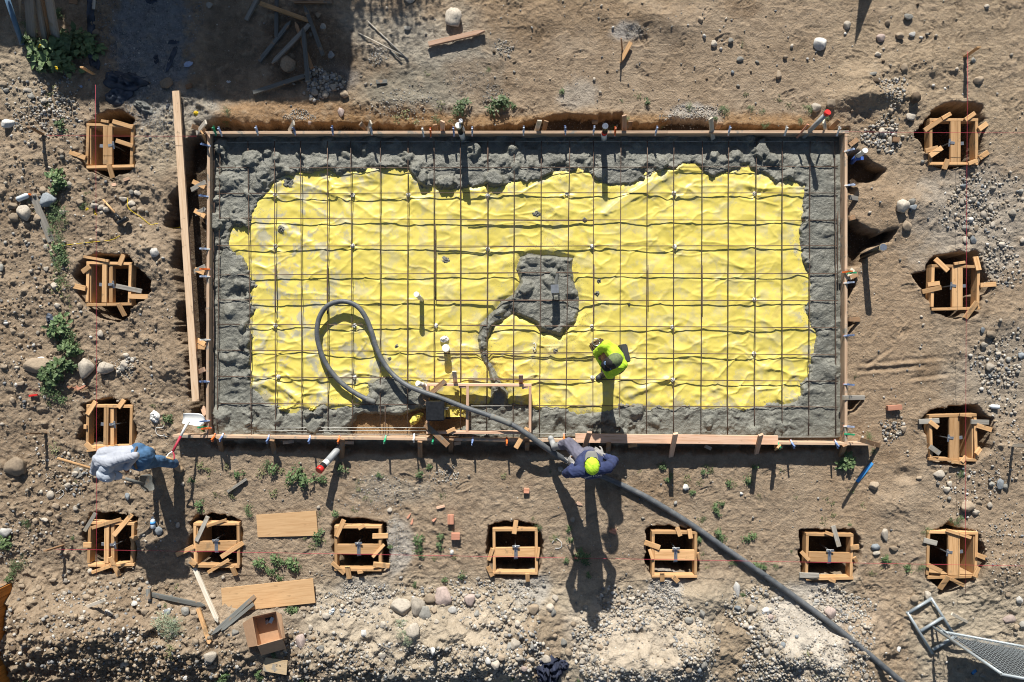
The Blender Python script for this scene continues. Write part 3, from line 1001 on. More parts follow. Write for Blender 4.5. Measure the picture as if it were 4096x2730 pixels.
def crumple(name, c, rx, ry, hz, mat, seed=0, n=26, jag=.5, parent=None, rz=0.0, wr=5.0):
    """A rumpled cloth- or film-like piece: domed, creased patch with a closed underside."""
    r = random.Random(seed)
    vs, fs = [], []
    rings = 9
    rim = [1 - jag * r.random() * (1 if i % 3 else .4) for i in range(n)]
    rim = [(rim[i - 1] + 2 * rim[i] + rim[(i + 1) % n]) / 4 for i in range(n)]
    vs.append(Vector((0, 0, hz)))
    for k in range(1, rings + 1):
        f = k / rings
        for i in range(n):
            a = 2 * math.pi * i / n
            rr_ = f * (1 + (rim[i] - 1) * f)
            p = Vector((rx * rr_ * math.cos(a), ry * rr_ * math.sin(a), 0))
            w = mnoise.noise(Vector((p.x * wr / max(rx, ry), p.y * wr / max(rx, ry), seed * 3.1)))
            w2_ = abs(mnoise.noise(Vector((p.x * wr * 2 / max(rx, ry), p.y * wr * 1.2 / max(rx, ry), seed * 1.7))))
            p.z = hz * (1 - f ** 2.2) * (.75 + .9 * w) + hz * .55 * (1 - w2_ * 3) * (1 - f * .6)
            p.z = max(p.z, 0.004)
            vs.append(p)
    for i in range(n):
        fs.append((0, 1 + i, 1 + (i + 1) % n))
    for k in range(rings - 1):
        for i in range(n):
            a, b = 1 + k * n + i, 1 + k * n + (i + 1) % n
            fs.append((a, a + n, b + n, b))
    fs.append(tuple(1 + (rings - 1) * n + i for i in range(n))[::-1])
    me = bpy.data.meshes.new(name)
    me.from_pydata(vs, [], fs)
    me.polygons.foreach_set("use_smooth", np.ones(len(me.polygons), bool))
    o = link(name, me, mat, parent, c)
    o.rotation_euler = (0, 0, rz)
    return o


def zs_(p, z):
    return Vector((p[0], p[1], z))


# ------------------------------------------------------------------ rebar grid: a tied mat of bars
rb = empty("rebar_grid", P(2110, 1155, 0), "tied grid of thin rusty steel bars over the yellow sheet", "rebar")
ZH, ZV = 0.073, 0.085


def bar(p0, p1, mat='rebar', r=0.0066, wob=.004):
    n = max(4, int((p1 - p0).length / .35))
    s = R.uniform(0, 50)
    pts = []
    for i in range(n + 1):
        p = p0.lerp(p1, i / n)
        o = Vector((mnoise.noise(Vector((p.x, p.y, s))), mnoise.noise(Vector((p.x, p.y, s + 9))), mnoise.noise(Vector((p.x, p.y, s + 5))) * .8)) * wob
        pts.append(p + o)
    tube("rebar", pts, r, M[mat], rb, 6)


VT = {(0, 0): [1945, 2003, 2253], (0, 1): [167, 405, 650, 862, 1130, 1382, 1617, 1857, 2110], (0, 2): [20, 268, 525, 742, 992, 1230, 1472, 1732, 1970, 2222], (0, 3): [130, 383, 608]}
VB = {(2, 0): [1938, 1972, 2285], (2, 1): [178, 418, 655, 878, 1128, 1375, 1618, 1860, 2095], (2, 2): [10, 248, 485, 735, 978, 1222, 1470, 1718, 1960, 2205], (2, 3): [128, 372, 618]}
tops = [q(t, x, 0)[0] for t, l in VT.items() for x in l]
bots = [q(t, x, 0)[0] for t, l in VB.items() for x in l]
for a, b_ in zip(tops, bots):
    bar(P(a, 566, ZV), P(b_, 1742, ZV))
for yl, ym, yr in [(570, 566, 567), (672, 671, 667), (775, 772, 773), (873, 880, 882), (984, 985, 984), (1101, 1093, 1096), (1201, 1201, 1204), (1298, 1303, 1312), (1402, 1408, 1421), (1507, 1516, 1526), (1614, 1622, 1629)]:
    n0, n1, n2 = P(868, yl, ZH), P(2050, ym, ZH), P(3352, yr, ZH)
    bar(n0, n1, 'barewire' if yl == 570 else 'rebar')
    bar(n1, n2, 'barewire' if yl == 570 else 'rebar')
for x0, x1, y in [(1124, 1704, 1712), (1025, 1704, 1724), (1086, 1704, 1738), (2290, 2330, 1736), (3072, 3352, 1750), (2130, 2300, 1735), (1804, 2048, 1625)]:
    bar(P(x0, y, ZH + .02), P(x1, y, ZH + .02), 'barewire')
# lapped bars beside the main ones
for (t0, x0, y), (t1, x1, y1) in [(((1, 1), 1640, 206), ((1, 2), 890, 205)), (((1, 1), 1920, 461), ((1, 2), 740, 458)), (((1, 1), 1645, 701), ((1, 2), 878, 687)),
                                  (((1, 1), 1935, 934), ((1, 2), 605, 932)), (((1, 1), 1640, 1186), ((1, 2), 880, 1185)), (((1, 1), 1920, 1414), ((1, 2), 590, 1420)),
                                  (((2, 1), 1640, 120), ((2, 2), 735, 124)), (((2, 1), 1930, 360), ((2, 2), 605, 359))]:
    bar(Q(t0, x0, y + 4, ZH + .004), Q(t1, x1, y1 + 4, ZH + .004))
for t, x, y0, y1 in [((1, 1), 171, 870, 1300), ((1, 1), 641, 860, 1310), ((1, 1), 1123, 860, 1270), ((1, 1), 1624, 490, 1180), ((1, 2), 740, 860, 1330), ((1, 2), 1231, 865, 1290), ((1, 2), 1724, 870, 1340), ((1, 0), 1940, 300, 550), ((2, 1), 1168, 605, 900), ((1, 3), 628, 380, 1100), ((0, 1), 2098, 1300, 1490)]:
    bar(Q(t, x + 6, y0, ZV), Q(t, x + 6, y1, ZV))
for y in [340, 600, 900, 1250, 1420]:
    bar(Q((1, 0), 1942, y, ZV), Q((1, 0), 1945, y + 170, ZV), 'rebar', .006)
for y in [160, 420, 690, 960, 1200, 1400]:
    bar(Q((1, 3), 668, y, ZV), Q((1, 3), 665, y + 120, ZV), 'rebar', .006)

# white plastic chairs that hold the bars up
def chair_mesh():
    bm = bmesh.new()
    bmesh.ops.create_cone(bm, cap_ends=True, segments=16, radius1=.036, radius2=.033, depth=.012, matrix=Matrix.Translation((0, 0, .006)))
    for k in range(4):
        a = k * math.pi / 2 + .4
        bmesh.ops.create_cone(bm, cap_ends=True, segments=6, radius1=.008, radius2=.006, depth=.05,
                              matrix=Matrix.Translation((.019 * math.cos(a), .019 * math.sin(a), .033)) @ Matrix.Rotation(a, 4, 'Z') @ Matrix.Rotation(-.35, 4, 'Y'))
    bmesh.ops.create_cone(bm, cap_ends=True, segments=12, radius1=.018, radius2=.015, depth=.010, matrix=Matrix.Translation((0, 0, .052)))
    return bm_mesh("rebar_chair", bm)


cm = chair_mesh()
cm.materials.append(M['paper'])
ordn = ["first", "second", "third", "fourth", "fifth", "sixth", "seventh", "eighth", "ninth", "tenth", "eleventh", "twelfth", "thirteenth", "fourteenth", "fifteenth", "sixteenth", "seventeenth", "eighteenth", "nineteenth", "twentieth"]
rows = []
for c in sorted(chairs, key=lambda c: -c.y):
    for r_ in rows:
        if abs(r_[0].y - c.y) < .16:
            r_.append(c)
            break
    else:
        rows.append([c])
for ri, r_ in enumerate(rows):
    r_.sort(key=lambda c: c.x)
    for ci, c in enumerate(r_):
        o = link("rebar_chair", cm, None, None, (c.x, c.y, sz(c.x, c.y) - .004))
        o.rotation_euler = (0, 0, R.uniform(0, 3))
        tag(o, f"small white plastic chair under a bar crossing, {ordn[ci]} from left in {ordn[ri]} row from top", "rebar chair", "white plastic chairs under the rebar grid")

# ------------------------------------------------------------------ slab form: boards, stakes and braces
fw = empty("slab_formwork", P(2110, 1155, 0), "rectangular timber form of edge boards and stakes round the concrete slab", "formwork")


def board(p0, p1, z, mat='form', hgt=.24, th=.042, nm="form_board", par=None):
    return lumber(nm, zs_(p0, z - hgt / 2), zs_(p1, z - hgt / 2), th, hgt, M[mat], par or fw)


TL, TR = P(834, 531, FT), P(3385, 528, FT)
BL, BR = P(828, 1751, FT), P(3385, 1776, FT)
m1, m2 = TL.lerp(TR, .34), TL.lerp(TR, .72)
board(TL + Vector((-.05, 0, 0)), m1, FT)
board(m1, m2, FT - .001)
board(m2, TR + Vector((.045, 0, 0)), FT)
m1 = TL.lerp(BL, .58)
board(TL + Vector((0, -.025, 0)), m1, FT - .003)
board(m1, BL + Vector((0, .024, 0)), FT - .004)
m1 = TR.lerp(BR, .45)
board(TR + Vector((0, -.025, 0)), m1, FT - .003)
board(m1, BR + Vector((0, .024, 0)), FT - .004)
b0, b3 = P(690, 1746, FT), P(3500, 1778, FT)
for a, b_ in [(0, .33), (.33, .66), (.66, 1)]:
    board(b0.lerp(b3, a), b0.lerp(b3, b_), FT + .002 * (a > .3))
for t, lst in {
    (0, 1): [(300, 1198, 345, 1116, 'white'), (1018, 1200, 1045, 1112, 'white'), (1000, 1182, 948, 1124, 'brown'), (1692, 1214, 1697, 1105, 'fir'), (1640, 1190, 1625, 1135, 'brown')],
    (0, 2): [(222, 1195, 252, 1098, 'white'), (290, 1185, 312, 1102, 'brown'), (1020, 1210, 1020, 1050, 'fir'), (1062, 1190, 1078, 1105, 'brown'), (1828, 1270, 1805, 1078, 'white'), (1865, 1172, 1898, 1118, 'brown')],
    (0, 3): [(528, 1200, 505, 1105, 'white'), (570, 1170, 650, 1095, 'brown')],
    (0, 0): [(1790, 1215, 1872, 1110, 'white'), (1870, 1196, 1745, 1148, 'brown'), (1872, 1295, 1835, 1205, 'fresh')]}.items():
    for x0, y0, x1, y1, mm in lst:
        lumber("stake", Q(t, x0, y0, .06), Q(t, x1, y1, .37 if mm != 'brown' else .22), .068, .024, M[mm], fw)
for t, lst in {
    (2, 1): [(180, 1080, 145, 912), (780, 1098, 785, 900), (1495, 1102, 1490, 925), (1770, 1025, 1776, 905)],
    (2, 2): [(135, 1018, 140, 925), (870, 1045, 878, 935), (1440, 1078, 1487, 852), (2215, 1052, 2262, 862), (640, 1030, 705, 840)],
    (2, 3): [(655, 1065, 698, 960)], (2, 0): [(2022, 1045, 1990, 895)]}.items():
    for x0, y0, x1, y1 in lst:
        zt = .60 if y1 < 870 else .26
        a, b_ = Q(t, x0, y0, -.06), Q(t, x1, y1, zt)
        lumber("stake", a, b_, .07, .034, M['brown' if zt < .3 else 'fir'], fw)
for t, lst in {(1, 0): [(1755, 108, 1868, 160, 'fresh'), (1742, 185, 1868, 112, 'grey'), (1772, 372, 1868, 425, 'fresh'), (1778, 402, 1868, 358, 'grey'), (1775, 905, 1862, 940, 'fresh'), (1768, 928, 1862, 880, 'grey'), (1790, 1545, 1868, 1590, 'fresh')],
               (2, 0): [(1780, 62, 1872, 70, 'fresh'), (1795, 298, 1860, 268, 'fir'), (1808, 712, 1860, 704, 'brown'), (1842, 615, 1868, 690, 'fir')],
               (0, 3): [(812, 1272, 738, 1325, 'brown')],
               (1, 3): [(850, 268, 735, 250, 'grey'), (800, 428, 738, 445, 'brown'), (812, 950, 738, 985, 'brown'), (770, 905, 735, 990, 'white'), (830, 1362, 738, 1358, 'brown')],
               (2, 3): [(875, 525, 682, 527, 'grey')]}.items():
    for x0, y0, x1, y1, mm in lst:
        lumber("brace", Q(t, x0, y0, .03), Q(t, x1, y1, .17 if x1 != 682 else .225), .07, .028, M[mm], fw)
for t, x0, y0, x1, y1, mm in [((2, 1), 245, 935, 345, 922, 'form'), ((2, 1), 785, 932, 890, 935, 'form'), ((2, 1), 1800, 945, 1860, 935, 'form'), ((2, 2), 1060, 968, 1135, 955, 'fresh'), ((2, 2), 1755, 965, 1808, 990, 'white'), ((2, 3), 60, 968, 132, 978, 'fresh')]:
    lumber("brace", Q(t, x0, y0, .13), Q(t, x1, y1, .10), .05, .03, M[mm], fw)

lumber("stake", Q((2, 3), 1012, 960, .0), Q((2, 3), 828, 906, .66), .07, .03, M['brown'], fw)
lumber("stake", Q((2, 3), 70, 992, -.05), Q((2, 3), 100, 968, .44), .07, .03, M['fresh'], fw)
# loose planks
t = lumber("plank", q2 := Q((2, 2), 575, 893, FT + .035), Q((2, 3), 88, 912, FT + .035), .135, .04, M['fir'])
tag(t, "long pinkish plank lying flat along the bottom form board", "plank")
lp0, lp1 = P(705, 366, .12), P(785, 1606, .12)
tag(lumber("plank", lp0, lp1, .108, .045, M['pine']), "longest pale plank lying beside the trench along the side of the form", "plank")

# ------------------------------------------------------------------ box-out frame with a black box and pipes
bx = empty("box_out_frame", P(1830, 1640, 0), "pinkish timber box-out frame built inside the bottom edge of the slab", "timber frame")
bz = .27
t = (2, 1)
zq = lambda x, y: P(1600 + x / 3.9217, 1480 + y / 3.9217, bz)
for x0, y0, x1, y1 in [(416, 232, 2064, 245), (428, 258, 432, 972), (1060, 262, 1052, 964), (2043, 268, 2040, 985), (410, 985, 2020, 990)]:
    a, b_ = zq(x0, y0), zq(x1, y1)
    lumber("frame_rail", zs_(a, bz - .07), zs_(b_, bz - .07), .038, .14, M['fir'], bx)
zz = lambda x, y, z: P(1600 + x / 3.9217, 1480 + y / 3.9217, z)
for x0, y0, z0, x1, y1, z1, w_, mm in [(370, 470, bz + .012, 712, 170, bz + .012, .075, 'brown'), (395, 855, bz + .012, 755, 1190, bz + .012, .08, 'brown'), (735, 980, bz + .01, 865, 920, bz + .012, .055, 'fresh'),
                                       (1815, 1230, bz + .02, 1998, 910, bz + .02, .07, 'fresh'), (872, 225, .10, 850, 25, .40, .065, 'white'), (1895, 260, .12, 1898, 80, .40, .065, 'fir'),
                                       (925, 272, .24, 1030, 265, .25, .03, 'fir'), (1915, 285, .24, 2010, 282, .25, .03, 'fir')]:
    lumber("brace", zz(x0, y0, z0), zz(x1, y1, z1), w_, .022, M[mm], bx)
eb = empty("equipment_box", P(1745, 1650, 0), "black steel box with a welded side standing in the box-out frame", "metal box")
c = zz(550, 650, .42)
boxm("box_body", zs_(c, .215), (.272, .282, .41), M['blackpl'], eb, 0, .012)
boxm("box_lid", zs_(c, .425), (.258, .268, .012), M['blackpl'], eb, 0, .003)
lumber("side_bracket", zs_(c, .30) + Vector((.155, .02, 0)), zs_(c, .02) + Vector((.155, .02, 0)), .05, .02, M['steel'], eb)
boxm("foot_plate", zs_(c, .012) + Vector((.02, -.01, 0)), (.36, .30, .014), M['blackpl'], eb)


def pipe(name, pts, r, mats, label, cap=None, capr=1.12, cuts=None, cat="pipe"):
    """A pipe thing: one mesh per coloured section along pts; cap at the last point."""
    pts = [Vector(p) for p in pts]
    e = empty(name, pts[0], label, cat)
    for i in range(len(pts) - 1):
        m_ = mats[min(i, len(mats) - 1)]
        tube("pipe_section", [pts[i], pts[i].lerp(pts[i + 1], .5), pts[i + 1]], r * (1 + .002 * (i % 2)), M[m_], e, 16)
    if cap:
        d = (pts[-1] - pts[-2]).normalized()
        tube("end_cap", [pts[-1] - d * r * 1.2, pts[-1] + d * .006], r * capr, M[cap], e, 16)
    return e


pipe("standpipe", [Q((0, 1), 1884, 1262, .03), Q((0, 1), 1862, 1205, .30), Q((0, 1), 1838, 1140, .58)], .042, ['pvc', 'blackpl'], "black and white standpipe rising at the top edge of the slab", 'pvc', 1.04)
pipe("standpipe", [Q((0, 1), 1888, 1200, .10), Q((0, 1), 1868, 1150, .45), Q((0, 1), 1862, 1100, .64)], .030, ['pvc', 'blackpl'], "thin dark standpipe touching the wider one at the slab's top edge", 'silver', 1.03)
pipe("standpipe", [Q((0, 2), 836, 1268, .03), Q((0, 2), 838, 1215, .24), Q((0, 2), 845, 1195, .30), Q((0, 2), 848, 1148, .58)], .044, ['pvc', 'redcap', 'blackpl'], "short standpipe with red band and black top at the top form board", 'silver', 1.0)
pipe("vent_pipe", [Q((0, 3), 322, 1248, .05), Q((0, 3), 545, 1022, .60)], .034, ['greypipe'], "leaning grey pipe with red cap over the top corner of the slab", 'redcap', 1.35)
lumber("wooden_stake", Q((0, 3), 262, 1255, .08), Q((0, 3), 365, 1132, .38), .03, .02, M['block'])
tag(bpy.context.scene.objects[-1] if False else COL.objects["wooden_stake"], "thin reddish stick leaning beside the grey red-capped pipe", "stake")
pipe("standpipe", [Q((1, 3), 862, 788, -.05), Q((1, 3), 1048, 704, .56)], .048, ['blackpl'], "black pipe with silver taped top standing outside the slab", 'silver', 1.04)
e = pipe("water_stub", [Q((0, 3), 760, 1478, -.05), Q((0, 3), 808, 1428, .16), Q((0, 3), 884, 1370, .42)], .036, ['bluepl', 'pvc'], "white pipe stub with blue wrapping beside the slab's corner", 'pvc', 1.1)
lumber("strap", Q((0, 3), 800, 1446, .2), Q((0, 3), 868, 1440, .2), .05, .012, M['bluepl'], e)
pipe("drain_pipe", [Q((2, 1), 790, 945, -.02), Q((2, 1), 650, 1105, .24), Q((2, 1), 620, 1135, .29), Q((2, 1), 572, 1190, .38)], .052, ['greypipe', 'pvc', 'blackpl'], "grey drain pipe with round red cap below the bottom form board", 'redcap', 1.1)
e = pipe("pipe_stub", [Q((1, 1), 1512, 1186, .0), Q((1, 1), 1458, 1132, .36)], .034, ['pvc'], "white capped pipe stub beside green leaves on the yellow sheet", 'pvc', 1.2)
pipe("pipe_stub", [Q((2, 1), 1735, 92, .0), Q((2, 1), 1725, 74, .22)], .05, ['pvc'], "wide white capped pipe stub near the middle of the yellow sheet", 'pvc', 1.15)
pipe("pipe_stub", [Q((2, 1), 1545, 470, .0), Q((2, 1), 1528, 412, .16), Q((2, 1), 1468, 396, .26)], .036, ['pvc'], "white elbow pipe stub at the corner of the box-out frame", 'pvc', 1.15)
# strap post in the middle
e = empty("anchor_post", Q((1, 2), 395, 1120, .03), "steel anchor strap post standing in the middle concrete patch", "anchor")
lumber("post", Q((1, 2), 372, 1210, .03), Q((1, 2), 412, 930, .06), .05, .035, M['coated'], e)
lumber("strap_plate", Q((1, 2), 392, 1140, .10), Q((1, 2), 388, 1072, .34), .10, .006, M['steel'], e)
boxm("top_plate", Q((1, 2), 389, 1082, .345), (.115, .125, .006), M['steel'], e, .06, 0)
for dx in (-18, 34):
    lumber("leg", Q((1, 2), 392 + dx, 1120, .04), Q((1, 2), 388 + dx, 1090, .34), .02, .005, M['steel'], e)
# oval of bare stones showing through a cut in the sheet, and a white fitting
o = crumple("cement_lump", zs_(Q((1, 1), 1712, 1540, .04), .045), .075, .06, .03, STONE['w'], 4, 20, .3)
tag(o, "round lump of pale rubble poking through the sheet by the wide stub", "lump")
o = tube("hose_clip", catmull([Q((2, 2), 190, 40, .05), Q((2, 2), 205, 30, .06), Q((2, 2), 218, 60, .06), Q((2, 2), 205, 95, .05), Q((2, 2), 192, 70, .05)], 5), .007, M['pvc'])
tag(o, "tiny white plastic clip lying on the sheet beside a splat", "clip")
# torn flaps of sheet at the bottom edge
for (x, y, rx, ry, hz_, sd, rz_) in [(1455, 720, .16, .075, .09, 3, .7), (1845, 640, .15, .10, .06, 5, 0.0), (265, 620, .09, .04, .07, 7, .1), (520, 625, .06, .035, .06, 8, .3)]:
    crumple("torn_flap", zs_(Q((2, 1), x, y, 0), .0 if x > 900 else .045), rx, ry, hz_, M['sheet'], sd, 22, .45, sheet, rz_, 3.0)
# cement splats thrown on the sheet
for i, (t, x, y, r_, lb) in enumerate([((1, 1), 298, 108, .11, "large flat cement splat at the sheet's top left corner"), ((1, 1), 1718, 825, .085, "round cement splat among bars left of the centre patch"),
                                       ((1, 2), 228, 395, .075, "cement splat above the centre patch, left of the other one"), ((1, 2), 660, 452, .05, "small cement splat straddling a bar above the centre patch"),
                                       ((1, 2), 790, 1010, .05, "upper of two small cement splats right of the centre patch"), ((1, 2), 772, 1122, .055, "lower of two small cement splats right of the centre patch"),
                                       ((2, 2), 390, 98, .06, "cement splat between two bars below the centre patch"), ((2, 1), 1280, 62, .05, "thin cement splat right of the hose loop"),
                                       ((2, 1), 1215, 172, .04, "small cement splat right of the hose bend"), ((1, 1), 228, 535, .07, "flat grey cement splat below the top left corner splat"), ((1, 2), 1065, 1225, .03, "tiny cement splat on a shadow line far right of centre")]):
    p = Q(t, x, y, .045)
    o = crumple("cement_splat", zs_(p, sz(p.x, p.y) - .004), r_ * 1.15, r_, .017, M['concrete'], i + 20, 36, .75, None, R.uniform(0, 3), 4)
    at = o.data.color_attributes.new("Col", 'FLOAT_COLOR', 'POINT')
    at.data.foreach_set("color", np.tile(np.array([.2, .2, .17, 1], np.float32), len(o.data.vertices)))
    tag(o, lb, "splat", "cement splats on the yellow sheet")

# ------------------------------------------------------------------ concrete hose
hp = [(1490, 1606, .13), (1452, 1590, .12), (1400, 1560, .125), (1345, 1512, .13), (1300, 1448, .135), (1275, 1380, .14), (1268, 1325, .15), (1278, 1270, .16), (1308, 1226, .17), (1352, 1208, .17), (1395, 1210, .165), (1435, 1232, .155), (1465, 1275, .145),
      (1487, 1330, .14), (1503, 1385, .14), (1528, 1440, .15), (1568, 1495, .18), (1625, 1540, .24), (1690, 1568, .31), (1760, 1592, .335), (1850, 1627, .335), (1950, 1661, .335), (2045, 1698, .335), (2110, 1738, .33), (2170, 1782, .28), (2230, 1822, .15),
      (2300, 1858, .045), (2370, 1888, .02), (2440, 1917, .02), (2520, 1955, .02), (2600, 1996, .02), (2750, 2088, .02), (2900, 2192, .02), (3060, 2302, .02), (3200, 2402, .02), (3350, 2514, .02), (3500, 2638, .02), (3660, 2775, .02), (3800, 2900, .02)]
hpts = []
for x, y, z in hp:
    p = P(x, y, z)
    if z < .05:
        p = G(x, y, 0)
        p.z = sum(max(gz(p.x + dx_ * .12, p.y + dy_ * .12), -.02) for dx_ in range(-3, 4) for dy_ in range(-2, 3)) / 35 + .045
    hpts.append(p)
hs = catmull(hpts, 8)
hz_e = empty("concrete_hose", hpts[0], "long grey concrete pump hose looping over the slab and running off across the dirt", "hose")
k = int(len(hs) * .58)
tube("hose_line", hs, [.0375 if i < k else .0375 + .006 * min(1, (i - k) / 12) for i in range(len(hs))], M['hose'], hz_e, 14)
tube("nozzle_sleeve", [hs[0] + (hs[0] - hs[4]).normalized() * .05, hs[0], hs[5]], .042, M['coated'], hz_e, 14)
tube("coupling", hs[k - 7:k + 1], .046, M['coated'], hz_e, 14)

# ------------------------------------------------------------------ pier forms
PIERS = {
    'A': ((0, 0), (785, 1120, 1215, 1522), 'v', (935, 1020), [(1025, 1105, 1210, 1160, 38), (1055, 1280, 1210, 1330, 38), (635, 1385, 780, 1440, 42), (990, 1495, 1025, 1620, 42), (920, 1100, 990, 1112, 25)], "uppermost wooden pier form of the column at the far left, its open side orange inside"),
    'B': ((1, 0), (785, 832, 1195, 1232), 'v', (930, 1020), [(760, 790, 990, 830, 25), (1125, 770, 1085, 870, 42), (750, 930, 815, 880, 45), (650, 1050, 780, 1080, 48), (1055, 1055, 1290, 1105, 40), (1165, 1150, 1345, 1155, 45), (1075, 1215, 1135, 1330, 40)], "wooden pier form in a wide round pit, below the sledgehammer"),
    'C': ((2, 0), (785, 588, 1205, 982), 'v', (945, 1030), [(795, 680, 870, 560, 40), (1075, 620, 1130, 545, 42), (765, 790, 790, 792, 40), (780, 940, 840, 1000, 45), (790, 1010, 1000, 985, 20), (1045, 955, 1075, 1010, 35)], "wooden pier form just above the man with the shovel"),
    'D': ((3, 0), (800, 105, 1220, 512), 'v', (950, 1035), [(770, 195, 870, 30, 35), (835, 165, 1100, 85, 30), (1035, 235, 1200, 40, 42), (760, 320, 830, 320, 45), (1185, 270, 1250, 250, 45), (1000, 430, 1085, 600, 40), (835, 570, 1000, 512, 30)], "wooden pier form at the bottom left corner of the layout, three long braces on top"),
    'E': ((3, 0), (1757, 120, 2175, 530), 'h', (288, 375), [(1785, 285, 1890, 60, 38), (1880, 150, 2060, 90, 25), (1605, 410, 1760, 335, 42), (2010, 430, 2210, 300, 42), (1730, 460, 1780, 505, 50), (1890, 570, 2080, 455, 30), (2110, 520, 2145, 595, 42)], "wooden pier form beside the upper plywood sheet on its left"),
    'F': ((3, 1), (712, 145, 1140, 560), 'h', (315, 403), [(730, 245, 800, 90, 42), (930, 170, 985, 140, 35), (1058, 240, 1200, 235, 45), (1060, 430, 1165, 315, 28), (690, 480, 805, 580, 35), (1065, 495, 1215, 510, 45), (830, 515, 850, 625, 45), (925, 570, 970, 562, 28)], "wooden pier form right of the upper plywood sheet in the bottom row"),
    'G': ((3, 1), (2150, 172, 2560, 592), 'h', (345, 432), [(2345, 220, 2365, 95, 42), (2115, 460, 2150, 350, 35), (2108, 515, 2150, 605, 40), (2558, 440, 2572, 340, 25), (2467, 580, 2470, 650, 38)], "middle wooden pier form of the bottom row, one brace at its top"),
    'H': ((3, 2), (1272, 195, 1685, 620), 'h', (365, 460), [(1205, 295, 1345, 345, 45), (1500, 160, 1530, 240, 40), (1610, 175, 1625, 262, 40), (1250, 360, 1280, 450, 30), (1365, 570, 1365, 650, 40), (1465, 610, 1510, 655, 40), (1690, 390, 1700, 450, 20)], "wooden pier form whose corner touches the grey hose"),
    'I': ((3, 3), (347, 212, 778, 635), 'h', (383, 472), [(590, 145, 645, 335, 42), (520, 205, 590, 230, 30), (748, 345, 825, 335, 45), (300, 380, 375, 460, 35), (285, 592, 465, 600, 48), (560, 635, 610, 655, 28), (785, 430, 805, 475, 30)], "wooden pier form with two weathered grey braces, beyond the hose in the bottom row"),
    'J': ((0, 3), (1470, 1077, 1912, 1500), 'v', (1660, 1752), [(1420, 1190, 1575, 1085, 42), (1580, 1080, 1660, 1035, 35), (1790, 1095, 1880, 1030, 38), (1915, 1180, 1990, 1125, 45), (1430, 1375, 1545, 1345, 42), (1470, 1420, 1580, 1345, 45), (1600, 1540, 1635, 1450, 45), (1820, 1490, 1900, 1460, 35), (1920, 1440, 2000, 1385, 45)], "uppermost wooden pier form of the column at the far right, below a leaning stake"),
    'K': ((1, 3), (1490, 860, 1930, 1272), 'v', (1675, 1770), [(1520, 810, 1635, 920, 45), (1885, 790, 1915, 915, 48), (1690, 855, 1790, 840, 25), (1450, 1045, 1560, 1030, 38), (1400, 1110, 1575, 1070, 42), (1930, 1050, 2070, 1040, 42), (1790, 1350, 1900, 1200, 45)], "second wooden pier form down the column at the far right"),
    'L': ((2, 3), (1465, 682, 1898, 1108), 'v', (1650, 1740), [(1370, 745, 1555, 735, 45), (1845, 745, 2005, 750, 42), (1470, 745, 1545, 800, 38), (1900, 780, 2030, 820, 42), (1470, 970, 1560, 1035, 45), (1760, 1110, 1800, 1060, 35), (1890, 1040, 1930, 985, 40), (1670, 1105, 1795, 1130, 28), (1740, 680, 1850, 695, 25)], "third wooden pier form down the column at the far right, in a wide ragged pit"),
    'M': ((3, 3), (1450, 190, 1912, 620), 'v', (1640, 1745), [(1415, 275, 1535, 305, 45), (1620, 185, 1845, 255, 28), (1450, 500, 1575, 560, 42), (1560, 720, 1640, 605, 45), (1655, 625, 1780, 690, 32), (1900, 410, 2030, 460, 42), (1875, 610, 1915, 520, 35)], "wooden pier form at the bottom right corner of the layout, nearest the chain-link panel"),
}
ZR = 0.06
